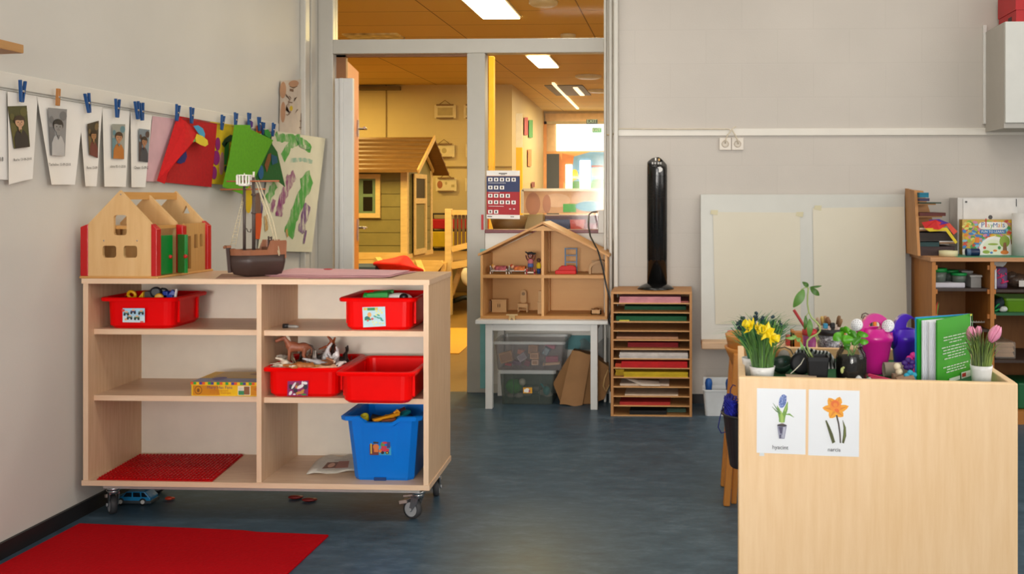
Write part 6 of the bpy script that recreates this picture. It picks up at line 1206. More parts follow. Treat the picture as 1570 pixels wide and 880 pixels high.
# ================================================================ BACK WALL: socket, board, upper cabinet
SO = M('#d3cabd', .4, var=.03); t = thing('wall_socket', 'white double wall socket below the conduit strip', 'socket', tuple(PY(1122, 230, BWY)))
for a, b in ((1103, 1121), (1122, 1140)):
    A, B = PY(a, 230, BWY-.012), PY(b, 211, BWY-.012); part('socket_plate', MB().box((A.x, BWY-.012, A.z), (B.x, BWY, B.z)), SO, t, bevel=.002)
    c = ((A.x+B.x)/2, BWY-.012, (A.z+B.z)/2); part('outlet_ring', MB().tube([(c[0]+.0185*math.cos(a_), c[1]-.001, c[2]+.0185*math.sin(a_)) for a_ in [2*PI*k_/20 for k_ in range(21)]], .003, 6), M('#bdb19f', .4), t); part('outlet_face', MB().lathe([(.016, -.0015), (.016, .0015)], 20, c, mat=Matrix.Rotation(PI/2, 4, 'X')), M('#c6bcac', .4), t)
CRD = M('#cbbfa9', .5)
one('extension_cable', MB().tube([PY(927, 206, 5.86), PY(938, 207, 5.80), PY(943, 203, 5.70), PY(950, 197.5, BWY-.016), PY(1040, 198, BWY-.016), PY(1117, 198, BWY-.016), PY(1121, 200, BWY-.02), PY(1115, 208, BWY-.022), PY(1113, 214, BWY-.024), PY(1112, 220, BWY-.022)], .004, 6), CRD, 'cream cord running along the conduit strip to the left outlet', 'cord')
one('extension_cable', MB().tube([PY(1128, 194, BWY-.02), PY(1122, 198, BWY-.024), PY(1127, 207, BWY-.026), PY(1131, 215, BWY-.024), PY(1132, 221, BWY-.022)], .004, 6), CRD, 'short cream cord looped above the right outlet', 'cord')
# whiteboard leaning on its ledge
Yt_, Yb_ = BWY-.035, BWY-.11
tl, tr = PY(1074, 298, Yt_), PY(1387, 298, Yt_); bl, br = PY(1075, 526, Yb_), PY(1392, 526, Yb_)
WB_ = M('#c2c2ba', .4, var=.02); n_ = Vector((0, .018, 0))
t = thing('painting_board', 'large white painting board leaning against the back wall', 'board', tuple((bl+br)/2))
part('board', MB().hexa([bl, br, br+n_, bl+n_, tl, tr, tr+n_, tl+n_]), WB_, t, bevel=.002)
N_ = (br-bl).cross(tl-bl).normalized()
def bq(pts, off=.002): return Quad(*[PP(x, y, bl-Vector((0, off, 0)), N_) for x, y in pts])
for pts, lab in (([(1097, 497), (1228, 498), (1226.5, 326), (1093, 325)], 'left blank cream paper sheet taped to the painting board'), ([(1249, 505), (1391, 505), (1386, 317), (1246, 319)], 'right blank cream paper sheet taped to the painting board')):
    one('blank_sheet', sheet(bq(pts, .004), (), 3, 3), M('#d2ccba', .7, var=.02, scale=3), lab, 'paper', 'blank sheets on the painting board')
for i, (x, y) in enumerate(((1095, 325), (1226, 328), (1254, 318))):
    one('tape_strip', sheet(bq([(x-6, y+3), (x+5, y+5), (x+6, y-3), (x-5, y-3)], .0055), (), 1, 1), M('#c9c19f', .5), ('piece of masking tape at the top left of the left sheet', 'piece of masking tape at the top right of the left sheet', 'piece of masking tape at the top left of the right sheet')[i], 'tape')
a = PY(1075.5, 0, Yb_-.1); b = PY(1368, 0, Yb_-.1); zl0, zl1 = PY(1080, 536, Yb_-.1).z, PY(1080, 524, Yb_-.1).z
one('wood_ledge', MB().box((a.x, Yb_-.1, zl0), (b.x, BWY+.003, zl1)), wood('#c9a683', '#d8b897', 'x', .5), 'pale wooden ledge along the bottom of the painting board', 'ledge', bevel=.008)
# upper cabinet at the right
uF = 5.345; a = PY(1541, 0, uF); b = PX(1512, 0, a.x) if False else None
uz0, uz1 = PY(1541, 196, uF).z, PY(1541, 33, uF).z
t = thing('wall_cabinet', 'pale grey wall cabinet at the upper right', 'cabinet', (a.x+.35, (uF+BWY)/2, uz0))
part('carcass', MB().box((a.x, uF+.018, uz0), (a.x+.8, BWY, uz1)), M('#b4b0a8', .5, var=.02), t); part('door', MB().box((a.x+.002, uF, uz0+.028), (a.x+.8, uF+.016, uz1)), M('#d0d1cc', .4, var=.02), t, bevel=.002)
one('wall_strip', MB().box((PY(1506, 0, BWY).x, BWY-.02, PY(0, 195, BWY).z), (PY(1511.5, 0, BWY).x, BWY, PY(0, 50, BWY).z)), WHITE2, 'narrow white vertical strip beside the wall cabinet', 'strip', bevel=.002)
a2 = PY(1541, 31, uF+.06); rx = PX(1541, 20, a2.x)
t = thing('red_box', 'red storage box standing on top of the wall cabinet', 'box', (a2.x+.15, uF+.15, uz1)); x0_ = PY(1558, 0, uF+.03).x
q_ = .03; part('box_body', MB().box((x0_, uF+q_, uz1), (x0_+.4, uF+.32, uz1+.07)), M('#b5121a', .5), t); part('box_lid', MB().box((x0_-.004, uF+q_-.004, uz1+.07), (x0_+.4, uF+.324, uz1+.19)), M('#b5121a', .5), t); part('grip_hole', MB().box((x0_-.001, uF+.1, uz1+.02), (x0_+.001, uF+.16, uz1+.045)), M('#3a0a0c', .5), t)
# ================================================================ SHELF UNIT AT THE RIGHT
SF = 5.225; SB = BWY-.01; sx0 = PY(1429, 0, SF).x; szt = PY(1429, 394.7, SF).z
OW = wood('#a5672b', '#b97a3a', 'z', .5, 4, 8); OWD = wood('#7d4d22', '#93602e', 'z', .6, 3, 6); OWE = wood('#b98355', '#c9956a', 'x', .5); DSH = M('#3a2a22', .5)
t = thing('shelf_unit', 'brown wooden shelf unit at the right against the back wall', 'shelf unit', (sx0+.5, (SF+SB)/2, 0))
sxd0, sxd1 = PY(1518.5, 0, SF).x, PY(1524.5, 0, SF).x; sx1 = sxd1+.62
part('top_panel', MB().box((sx0-.01, SF-.008, szt-.022), (sx1, SB, szt)), [OWE], t, bevel=.002)
part('side_panel', MB().box((sx0, SF, 0), (sx0+.02, SB, szt-.022)), OW, t); part('divider', MB().box((sxd0, SF, .06), (sxd1, SB, szt-.022)), OW, t); part('side_panel', MB().box((sx1-.02, SF, 0), (sx1, SB, szt-.022)), OW, t)
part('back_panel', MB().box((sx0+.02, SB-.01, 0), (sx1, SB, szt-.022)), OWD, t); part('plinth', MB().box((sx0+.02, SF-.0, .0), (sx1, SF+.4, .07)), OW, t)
def sz(py, px=1500): return PY(px, py, SF+.02).z
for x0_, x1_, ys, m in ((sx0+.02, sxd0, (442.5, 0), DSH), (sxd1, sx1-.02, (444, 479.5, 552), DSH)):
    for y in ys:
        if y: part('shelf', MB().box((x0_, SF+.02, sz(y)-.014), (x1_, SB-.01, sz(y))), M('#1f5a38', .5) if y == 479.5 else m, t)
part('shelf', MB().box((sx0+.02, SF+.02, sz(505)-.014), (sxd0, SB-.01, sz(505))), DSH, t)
for y in (410, 447, 485, 520):
    for x in (sx0+.02, sxd0-.012, sxd1): part('shelf_peg', MB().box((x, SF+.01, sz(y)-.012), (x+.012, SF+.03, sz(y)+.012)), wood('#b06a2c', '#c07c3c', 'z'), t)
mt = MB().box((PY(1467, 0, SF+.03).x, SF+.01, szt), (sx1-.02, SB-.1, szt+.002)); one('green_mat', mt, M('#3f8a6b', .5), 'green cutting mat lying on top of the shelf unit', 'mat')
# angled wooden paper stacker on top
gY = 5.42; f = lambda px, py, Y=gY: PY(px, py, Y)
xs = f(1407, 0).x
t = thing('paper_stacker', 'small wooden paper stacker with a slanted side on the shelf unit', 'paper rack', (xs+.15, gY+.12, szt))
sd_pts = [(gY-.005, szt), (SB-.03, szt), (SB-.03, f(1400, 288, SB).z), (SB-.12, f(1400, 288, SB-.1).z)]
part('side_panel', MB().plate([(gY-.05, szt), (SB-.02, szt), (SB-.02, 1.265), (gY+.03, 1.25)], [], lambda y, z, d: Vector((xs-.012+d, y, z)), .016), RW, t)
part('back_panel', MB().plate([(xs, szt), (xs+.2, szt), (xs+.17, 1.0), (xs+.09, 1.25), (xs, 1.262)], [], lambda x, z, d: Vector((x, SB-.03+d, z)), .01), RWX, t)
lv = [312, 331, 352, 371, 392]
stz = [PY(1420, y, gY).z for y in lv]
for k, z in enumerate(stz[:-1]): part('shelf', MB().box((xs+.004, gY-.0, z-.008), (xs+.10+.035*k, SB-.03, z)), RWX, t)
pp = [(0, 0, 1424, '#0f6f8a', .05, 'teal papers in the top of the small stacker', .0), (0, 1, 1425, '#3a3350', .03, 'dark violet papers under the teal ones', -.035), (0, 2, 1443, '#1d3a2c', .012, 'dark green board sticking out of the top of the small stacker', -.045), (1, 0, 1450, '#5b2620', .018, 'dark red brown sheets on the second level of the small stacker', 0), (2, 0, 1452, '#c9b29a', .01, 'pale folded sheets on the third level', -.01), (3, 0, 1462, '#2a211c', .045, 'dark pile of sheets on the fourth level', -.0), (3, 1, 1463, '#c9c3c0', .006, 'white sheets sticking out on the fourth level', -.012), (4, 0, 1464, '#3b2b2b', .05, 'dark brown pile of sheets at the bottom of the small stacker', -.0), (4, 1, 1440, '#1f3f42', .03, 'dark teal pile at the bottom left of the small stacker', .05)]
for k, i, px, c, th_, lab, dz_ in pp:
    z = max(szt, stz[k]) + (dz_ if dz_ > 0 else 0); 
    if k == 0: z = stz[0]+(.0, 0, 0)[i]+(.033 if i == 0 else .013 if i == 1 else 0)
    if k == 3 and i == 1: z = stz[3]+.046
    if k == 3 and i == 1: z = stz[3]; 
    if k == 3 and i == 0: z = stz[3]+.007
    x1_ = PY(px, 0, gY-.02).x; one('coloured_sheets', MB().box((xs+.006, gY-.02-.002*i, z), (x1_, SB-.05, z+th_*(.55 if k == 0 else 1))), M(c, .7, var=.25, scale=14, stretch=(1, 1, 12)), lab, 'paper', 'papers in the small stacker')
def fold(pts, Y, c, lab):
    p = [PY(x, y, Y+dy) for x, y, dy in pts]; mb = MB(); mb.poly(p); one('coloured_sheet', mb, M(c, .7), lab, 'paper', solid=.002)
fold([(1413, 341, 0), (1435, 337, -.02), (1452, 345, 0), (1440, 352, -.02), (1418, 350, 0)], gY-.03, '#d42a2a', 'red crumpled tissue sheet in the small stacker')
fold([(1424, 337, 0), (1440, 336, 0), (1455, 342, 0), (1440, 345, -.01), (1428, 343, 0)], gY-.036, '#4a1f8a', 'purple tissue sheet in the small stacker')
fold([(1448, 341, 0), (1456, 342, 0), (1468, 355, 0), (1462, 360, 0)], gY-.034, '#d94f3a', 'orange red sheet corner drooping from the small stacker')
fold([(1417, 350, 0), (1452, 349, 0), (1468, 371, 0), (1465, 374, 0), (1450, 354, 0), (1425, 355, 0)], gY-.04, '#d8c02a', 'yellow sheet with drooping corner in the small stacker')
one('masking_tape', MB().lathe([(.03, szt+.0), (.05, szt), (.05, szt+.03), (.03, szt+.03), (.03, szt)], 28, (PY(1454, 0, SF+.09).x, SF+.09, .002)), M('#d3cea4', .6), 'roll of cream masking tape on the shelf unit', 'tape roll')
# boxes on top
Yw = 5.52; a, b = PY(1468, 0, Yw).x, PY(1640, 0, Yw).x
t = thing('white_carton', 'large white carton standing behind the colourful box on the shelf unit', 'carton', ((a+b)/2, Yw+.05, szt)); zt_ = PY(1480, 303, Yw).z
part('box', MB().box((a, Yw, szt+.002), (b, BWY-.02, zt_)), M('#cfccc8', .5), t, bevel=.002); 
Qp = Quad((PY(1477, 0, Yw-.004).x, Yw-.004, szt+.01), (PY(1560, 0, Yw-.004).x, Yw-.004, szt+.01), (PY(1560, 0, Yw-.004).x, Yw-.004, PY(0, 305, Yw).z), (PY(1477, 0, Yw-.004).x, Yw-.004, PY(0, 305, Yw).z))
part('front_print', sheet(Qp, [(1, ell(.5, .66, .04, .04)), (1, rc(.12, .57, .35, .585)), (1, rc(.8, .55, .84, .58)), (1, rc(.97, .86, .985, 1)), (1, rc(.03, .93, .07, .96))], 1, 1), [M('#d8d6d3', .4), M('#4a4a4c', .5)], t)
Yq = 5.44; a, b = PY(1475.5, 0, Yq).x, PY(1556, 0, Yq).x; zt_ = PY(1500, 336.5, Yq).z; zq = szt+.003
t = thing('game_carton', 'colourful craft box with many bright corn pieces on its front', 'game box', ((a+b)/2, Yq+.03, zq)); part('box', MB().box((a, Yq, zq), (b, Yq+.06, zt_)), M('#c9a24a', .5), t)
Q = Quad((a, Yq-.0004, zq), (b, Yq-.0004, zq), (b, Yq-.0004, zt_), (a, Yq-.0004, zt_))
cl = ['#d4a81a', '#c7452f', '#3f8f45', '#3f79b8', '#cf7f9e', '#d97a1f', '#8fae3a', '#d8cf6a', '#7fb8c8']; mats = [M('#c2a04e', .45)]+[M(c, .45) for c in cl]+[M('#e9e6df', .45), M('#1f6fae', .45), M('#8fa83a', .45), M('#8a5a34', .45), M('#dfe3c8', .45), M('#24489a', .45), M('#c0302a', .45)]
sh = []
for k in range(240): sh.append((1+k % 9, ell(rnd.uniform(.03, .97), rnd.uniform(.05, .95), .036, .052, rnd.uniform(0, 3), 9)))
sh += [(10, ell(.6, .05, .3, .48)+[]), (10, rc(.32, .0, 1, .2)), (10, ell(.85, .2, .2, .35)), (14, ell(.58, .2, .2, .24)), (10, rounded(.3, .72, .86, .93, .1)), (11, rc(.33, .6, .82, .71))]
sh += [(12, ell(.8, .38, .1, .17)), (13, [(.76, .08), (.85, .08), (.83, .35), (.78, .35)]), (13, [(.92, .3), (.96, .3), (.98, .55), (.9, .55)]), (12, ell(.95, .5, .05, .08)), (5+1, ell(.8, .07, .08, .06)), (12, ell(.45, .08, .07, .05)), (12, ell(.58, .3, .1, .03)), (2, ell(.42, .2, .03, .04)), (6, ell(.62, .12, .04, .03)), (6, rc(.24, .34, .32, .5)), (4, ell(.55, .06, .03, .03)), (3, ell(.7, .2, .03, .05)), (10, rc(0, 0, .12, .16))]
for i, (ch, c) in enumerate(zip('PlayMais', (15, 16, 1, 3, 15, 6, 1, 15))): sh.append(('text', c, ch, .36+[0, .075, .11, .17, .225, .31, .375, .4][i], .78, [.06, .022, .05, .055, .078, .05, .018, .045][i]))
sh += [('text', 10, 'FUN TO LEARN', .36, .625, .43)]
part('front_print', sheet(Q, sh, 1, 1, step=.00004), mats, t)
p = PY(1491, 0, Yq-.09); t = thing('blue_spool', 'dark blue tin lying in front of the colourful box', 'tin', (p.x, p.y, szt+.002)); zc_ = szt+.0225
part('can', MB().lathe([(.019, -.036), (.02, -.034), (.02, .034), (.019, .036)], 20, (p.x, p.y, zc_), mat=Matrix.Rotation(PI/2, 4, 'Y')), M('#12284f', .35), t); part('label', MB().lathe([(.0205, -.034), (.0205, -.012)], 20, (p.x, p.y, zc_), mat=Matrix.Rotation(PI/2, 4, 'Y')), M('#4f6a8a', .4), t)
Yr = 5.40; p = PY(1566, 0, Yr); zt_ = PY(1560, 327, Yr).z
t = thing('paper_roll', 'thick white paper roll standing at the right edge of the shelf unit', 'paper roll', (p.x, Yr, szt+.002)); part('roll', MB().lathe([(.022, szt+.002), (.05, szt+.002), (.05, zt_), (.022, zt_), (.022, szt+.002)], 28, (p.x, Yr, 0)), M('#d3d1cd', .6), t); part('core', MB().lathe([(.02, szt+.003), (.0219, szt+.003), (.0219, zt_-.002), (.02, zt_-.002)], 20, (p.x, Yr, 0)), M('#8a7a68', .7), t)
# contents of the shelf unit
def sb(px, py, v): return PY(px, py, SF+v)
zs1, zs2, zs3 = sz(442.5), sz(444), sz(479.5)
a, b = sb(1432.5, 0, .06).x, sb(1480, 0, .06).x
t = thing('white_tray', 'flat white tray on the left upper shelf of the shelf unit', 'tray', ((a+b)/2, SF+.15, zs1)); part('tray', MB().box((a, SF+.06, zs1), (b, SF+.3, zs1+.028)), M('#cfccd6', .4), t, bevel=.006); ztr = zs1+.0285
def tub(px, w, v, h, lab, c='#0f8a3a'):
    p = sb(px, 0, v); R = w/2; t = thing('food_tub', lab, 'container', (p.x, p.y, ztr), 'green lidded containers on the white tray')
    part('tub', MB().lathe([(R*.8, ztr), (R*.95, ztr+h*.75)], 20, (p.x, p.y, 0)), M('#5f6a60', .35), t); part('lid', MB().lathe([(R, ztr+h*.72), (R*1.02, ztr+h*.98), (R*.85, ztr+h), (0, ztr+h)], 20, (p.x, p.y, 0)), M(c, .4), t, 'green lid')
tub(1439, .09, .12, .075, 'left container with green lid on the white tray'); tub(1457, .09, .2, .06, 'middle container with green lid on the white tray', '#0d7a34'); tub(1470, .085, .11, .05, 'right front container with green lid on the white tray', '#139045')
for px0, px1, v, h, lab in ((1474, 1492, .22, .085, 'back clear plastic box on the left upper shelf'), (1487, 1506, .08, .072, 'front clear plastic box on the left upper shelf')):
    a, b = sb(px0, 0, v).x, sb(px1, 0, v).x; t = thing('clear_box', lab, 'container', ((a+b)/2, SF+v+.05, zs1)); part('tub', MB().box((a+.006, SF+v, zs1), (b-.006, SF+v+.1, zs1+h-.012)), clear('#b9b6b2', .6, .3), t); part('rim', MB().box((a, SF+v-.005, zs1+h-.016), (b, SF+v+.105, zs1+h-.004)), clear('#c9c6c2', .7, .3), t, bevel=.003)
Q = [(sb(1433, 480, .06), sb(1436, 477, .06), sb(1438, 462, .06), sb(1434, 470, .06))]
fold([(1432.5, 484, 0), (1436, 482, 0), (1438, 462, 0), (1434, 470, 0)], SF+.06, '#b8401f', 'orange paper leaning inside the left compartment'); fold([(1433, 486, 0), (1437, 484, 0), (1440, 464, 0), (1436, 470, 0)], SF+.08, '#6f8a2f', 'green paper leaning behind the orange one')
a, b = sb(1526.5, 0, .08).x, sb(1545.5, 0, .08).x; t = thing('craft_bag', 'bag of pink and purple craft pieces on the right upper shelf', 'bag', ((a+b)/2, SF+.12, zs2)); part('bag', MB().box((a, SF+.08, zs2), (b, SF+.18, zs2+.115)), M('#5a3f6a', .4, var=.3, scale=30), t, bevel=.012)
mb = MB()
for k in range(9): c = Vector((rnd.uniform(a+.01, b-.01), SF+.079, zs2+rnd.uniform(.01, .1))); d = Vector((rnd.uniform(-.02, .02), 0, rnd.uniform(-.012, .012))); mb.tube([c-d, c+d], .004, 6)
part('pink_strips', mb, M('#d8306a', .5), t, 'pink strips'); part('white_label', MB().box((a-.006, SF+.076, zs2), (a+.004, SF+.084, zs2+.11)), M('#d9dbe2', .4, var=.2), t)
mb = MB(); c = sb(1560, 436, .14); mb.ball(Vector((c.x, c.y, zs2+.04)), (.06, .05, .04), 12).ball(Vector((c.x-.03, c.y, zs2+.06)), (.035, .03, .03), 10); t = one('dark_bag', mb, clear('#5a4a40', .6, .2), 'dark see through bag on the right upper shelf', 'bag'); c = sb(1567, 435, .07); part('bag_label', MB().box((c.x-.016, c.y, zs2+.012), (c.x+.02, c.y+.004, zs2+.045), ), M('#d6d2cc', .5), t)
a, b = sb(1541, 0, .07).x, sb(1640, 0, .07).x; t = thing('green_bin', 'lime green bin on the green shelf at the right edge', 'bin', ((a+b)/2, SF+.2, zs3)); mb = MB(); zt_ = sb(1550, 457.5, .07).z
ring_loft([[Vector((x, y, z)) for x, y in rounded(a+i, SF+.07+i, b-i, SF+.33-i, .02)] for i, z in ((.012, zs3), (0, zt_-.012), (-.005, zt_-.012), (-.005, zt_), (.004, zt_), (.016, zs3+.005))], mb, cap1=True); part('shell', mb, M('#5f8f10', .4), t)
c = sb(1529, 470, .1); one('dark_cloth', MB().ball((c.x, c.y, zs3+.035), (.02, .03, .035), 10).ball((c.x+.02, c.y, zs3+.05), (.018, .03, .03), 10), M('#1a2a30', .8), 'dark crumpled cloth beside the lime green bin', 'cloth', remesh=.006); c = sb(1531, 475, .07); one('green_strips', MB().tube([sb(1525, 473, .06), sb(1529, 468, .06), sb(1532, 466, .07)], .005, 6).tube([sb(1525, 477, .05), sb(1532, 474, .06)], .006, 6), M('#0f8a4a', .5), 'bright green strips beside the lime green bin', 'craft material'); c = sb(1539, 475, .06); one('white_tissue', MB().ball((c.x, c.y, zs3+.016), (.022, .018, .016), 10).ball((c.x-.01, c.y, zs3+.01), (.016, .014, .01), 10), M('#cfd3d2', .8), 'small white tissue on the green shelf', 'tissue', remesh=.004)
zp = sz(552); a, b = sb(1526, 0, .06).x, sb(1555, 0, .06).x
t = thing('paper_pack', 'plastic wrapped pack of brown paper in the lower right compartment', 'pack', ((a+b)/2, SF+.15, zp)); mb = MB()
for k in range(8): mb.box((a+.004*(k % 2), SF+.06+.003*(k % 3), zp+.012+k*.0095), (b-.003*(k % 3), SF+.3, zp+.012+k*.0095+.0085))
part('sheets', mb, M('#b08c6a', .7, var=.15), t); part('wrap', MB().box((a-.003, SF+.056, zp+.001), (b+.008, SF+.305, zp+.092)), clear('#cfc5ba', .25, .1), t, bevel=.006)
a = sb(1488, 0, .1).x; b = sb(1516, 0, .1).x; z = sb(1500, 494, .1).z; zl = sz(505)
mb = MB().tube([(a, SF+.1, z), (b, SF+.1, z)], .004, 6).tube([(a+.01, SF+.1, zl), (a+.01, SF+.1, z)], .003, 6).tube([(b-.01, SF+.1, zl), (b-.01, SF+.1, z)], .003, 6)
for k in range(8): x = a+(b-a)*k/7; mb.tube([(x, SF+.1, z), (x+.004, SF+.1, z+.008)], .002, 5)
one('wire_stand', mb, M('#b9b5ae', .4), 'thin pale wire stand in the lower left compartment', 'stand')
one('green_bin', MB().box((sb(1562, 0, .04).x, SF+.05, .072), (sb(1640, 0, .04).x, SF+.3, .072+.14)), M('#0f5f33', .5), 'dark green box at the bottom right of the shelf unit', 'box', bevel=.008)
# ================================================================ WHITE WASTE BIN
Yk = PZ(1095, 638, 0).y+.06; p = PY(1099, 0, Yk); zt_ = PY(1100, 598, Yk-.07).z
t = thing('white_bucket', 'white plastic bin on the floor below the painting board', 'bin', (p.x, Yk, 0)); mb = MB()
rk = lambda w, d, z: [Vector((p.x+x, Yk+y, z)) for x, y in rounded(-w, -d, w, d, .02)]
ring_loft([rk(.066, .058, 0), rk(.078, .07, zt_-.008), rk(.082, .074, zt_-.008), rk(.082, .074, zt_), rk(.075, .067, zt_), rk(.062, .054, .006)], mb, cap1=True); part('shell', mb, M('#d6d9db', .4), t); part('back_rim', MB().box((p.x-.074, Yk+.068, zt_-.01), (p.x+.074, Yk+.076, zt_+.045)), M('#d0d4d6', .4), t)
for px, lab in ((1086.5, 'blue spray bottle head sticking out of the white bin at its left'), (1118, 'blue object sticking out of the white bin at its right')):
    q = PY(px, 597, Yk-.02); one('blue_bottle', MB().lathe([(.017, zt_-.12), (.018, zt_-.0), (.021, zt_+.03), (.016, zt_+.05), (.006, zt_+.056), (0, zt_+.056)], 16, (q.x, q.y, 0)), M('#0a4f9a', .35, var=.3), lab, 'bottle')
# ================================================================ STACKED CHAIRS behind the planter box
CHW = wood('#c0792f', '#cf8b40', 'z', .4, 4, 8)
def chair(dz_, lab, dx=0):
    Yc = 3.93; cx = PY(1116, 0, Yc).x+dx; zt_ = PY(1120, 517, Yc-.1).z+dz_
    t = thing('wooden_chair', lab, 'chair', (cx+.17, Yc, 0), 'stacked wooden children chairs')
    mb = MB(); W2 = .15
    cur = lambda v: .075*(1-(abs(v-.5)*2)**2.2)
    mb.grid(lambda u, v: Vector((cx+.07-cur(v)+.02*(1-u), Yc-W2+2*W2*v, zt_-.085+.085*u)), 4, 18); part('backrest', mb, CHW, t, solid=.012)
    for s_ in (-1, 1):
        yy = Yc+s_*(W2-.02)
        part('leg', MB().bar((cx-.012, yy, .0), (cx+.03, yy, zt_-.06), .026, .036, up=(0, 1, 0)), CHW, t, bevel=.005)
        part('leg', MB().bar((cx+.36, yy, .0), (cx+.33, yy, zt_-.3), .026, .036, up=(0, 1, 0)), CHW, t, bevel=.005)
    part('seat', MB().plate(rounded(cx+.02, Yc-W2, cx+.34, Yc+W2, .04), [], lambda x, y, d: Vector((x, y, zt_-.30+d)), .014), CHW, t)
    return t
tc = chair(0, 'upper of the two stacked wooden chairs left of the planter box, with curved back'); 
def chair2():
    Yc = 3.93; cx = PY(1116, 0, Yc).x-.002; zt_ = PY(1120, 536, Yc-.1).z
    t = thing('wooden_chair', 'lower of the two stacked wooden chairs left of the planter box', 'chair', (cx+.17, Yc, 0), 'stacked wooden children chairs'); W2 = .148
    mb = MB(); cur = lambda v: .075*(1-(abs(v-.5)*2)**2.2); mb.grid(lambda u, v: Vector((cx+.068-cur(v)+.03*(1-u), Yc-W2+2*W2*v, zt_-.07+.07*u)), 4, 18); part('backrest', mb, CHW, t, solid=.012)
    part('seat', MB().plate(rounded(cx+.03, Yc-W2, cx+.35, Yc+W2, .04), [], lambda x, y, d: Vector((x, y, zt_-.30+d)), .014), CHW, t)
    for s_ in (-1, 1):
        yy = Yc+s_*(W2-.048); part('leg', MB().bar((cx+.02, yy, .0), (cx+.05, yy, zt_-.05), .022, .034, up=(0, 1, 0)), CHW, t, bevel=.005); part('leg', MB().bar((cx+.35, yy, .0), (cx+.335, yy, zt_-.3), .022, .034, up=(0, 1, 0)), CHW, t, bevel=.005)
chair2()
# ================================================================ CRAFT TABLE behind the box
CT = .555; a, b = .33, .93; CTW = wood('#d9b183', '#e4bf95', 'x', .45)
t = thing('craft_table', 'low wooden table with paint pots behind the planter box', 'table', ((a+b)/2, 3.95, 0)); part('tabletop', MB().box((a, 3.6, CT-.025), (b, 4.35, CT)), CTW, t, bevel=.003)
for x in (a+.03, b-.08):
    for y in (3.64, 4.26): part('leg', MB().box((x, y, 0), (x+.05, y+.05, CT-.025)), CTW, t)
def ct(px, py, Y): return PY(px, py, Y)
def pot(lab, px, pyt, w, Y, c, nm='paint_pot', rim=None):
    p = ct(px, pyt, Y); R = w/2; t = thing(nm, lab, 'pot', (p.x, Y, CT)); part('pot', MB().lathe([(R*.75, CT), (R*.97, p.z-.02), (R*.85, p.z-.02), (R*.65, CT+.01), (0, CT+.01)], 22, (p.x, Y, 0)), M(c, .35, var=.15), t)
    global BPOT; BPOT = t
    if rim: part('rim', MB().lathe([(R*.97, p.z-.022), (R*1.04, p.z-.02), (R*1.04, p.z), (R*.9, p.z), (R*.86, p.z-.02)], 22, (p.x, Y, 0)), M(rim, .4), t, 'coloured rim')
    return p
pot('magenta water pot with red rim on the craft table behind the seedling', 1241, 505, .055, 3.75, '#8a1a6a', rim='#b01420'); pot('red pot on the craft table left of the daffodils', 1124, 507.5, .05, 4.3, '#b0161c', rim='#c01a1e')
p0 = ct(1272, 503.5, 3.85); R = .052
pot('grey glitter pot with black rim holding paint brushes', 1272, 503.5, .108, 3.85, '#55555a', nm='brush_pot', rim='#141416'); bpo = bpy.context.scene.objects
GL_ = M('#77777c', .3, .4, var=.9, scale=160)
part('glitter_band', MB().lathe([(.0415, CT+.012), (.0526, p0.z-.024)], 24, (p0.x, 3.85, 0)), GL_, BPOT, 'sparkling grey band')
bi = 0
for px, py, bx, c, tip in ((1253, 487, 1262, '#d9b9ac', '#b39a80'), (1260, 485, 1265, '#d3c3b8', '#c0a05a'), (1265, 484, 1268, '#e0cfc4', '#a9855f'), (1269, 486, 1271, '#d6bdb2', '#8a5f3f'), (1271, 490, 1272, '#c9b0a3', '#6f4a30'), (1287, 484, 1279, '#d8c6bb', '#7a5a3c'), (1290, 489, 1280, '#cfb9ae', '#8a6a4a')):
    A = ct(bx, 520, 3.85); B = ct(px, py, 3.85+.01*(bi % 3-1)); d = B-A; bi += 1
    t = thing('paint_brush', 'paint brush in the glitter pot, %s from the left' % ('first', 'second', 'third', 'fourth', 'fifth', 'sixth', 'seventh')[bi-1], 'paint brush', tuple(A), 'paint brushes in the glitter pot')
    part('handle', MB().tube([A, A+d*.62], [.005, .0065], 8), M(c, .4), t); part('bristles', MB().tube([A+d*.62, A+d*.9, B], [.007, .008, .005], 8), M(tip, .7), t)
for px, py, lab, c in ((1266, 501, 'small blue clip on the rim of the brush pot', '#2f8ab0'), (1277, 500, 'small black clip on the rim of the brush pot', '#111114')): p = ct(px, py, 3.8); one('pot_clip', MB().box((p.x-.009, p.y, p.z-.008), (p.x+.009, p.y+.02, p.z+.012)), M(c, .4), lab, 'clip', bevel=.003)
A, B = ct(1236, 505, 3.75), ct(1217, 475, 3.75); A = A-(B-A)*.5; one('red_stick', MB().tube([A, B], .0055, 8), M('#a8242a', .4), 'thin red stick leaning out of the magenta pot', 'stick')
a, b = ct(1214, 513, 4.1).x, ct(1232, 0, 4.1).x; one('wooden_block', MB().box((a, 4.1, CT), (b, 4.16, ct(0, 503, 4.1).z)).box((a, 4.1, CT), (ct(1219, 0, 4.1).x, 4.16, ct(0, 500.5, 4.1).z)), M('#bb7328', .5), 'orange brown wooden block on the craft table', 'block', bevel=.003)
one('wooden_block', MB().box((ct(1205, 0, 4.3).x, 4.28, CT), (ct(1212, 0, 4.3).x, 4.33, ct(0, 507, 4.3).z)), M('#b03030', .5), 'red block at the back of the craft table left of the orange one', 'block', bevel=.003)
one('wooden_block', MB().box((ct(1288, 0, 4.0).x, 4.0, CT), (ct(1297, 0, 4.0).x, 4.06, ct(0, 503, 4.0).z)), M('#c07a30', .5), 'orange block right of the brush pot', 'block', bevel=.003)
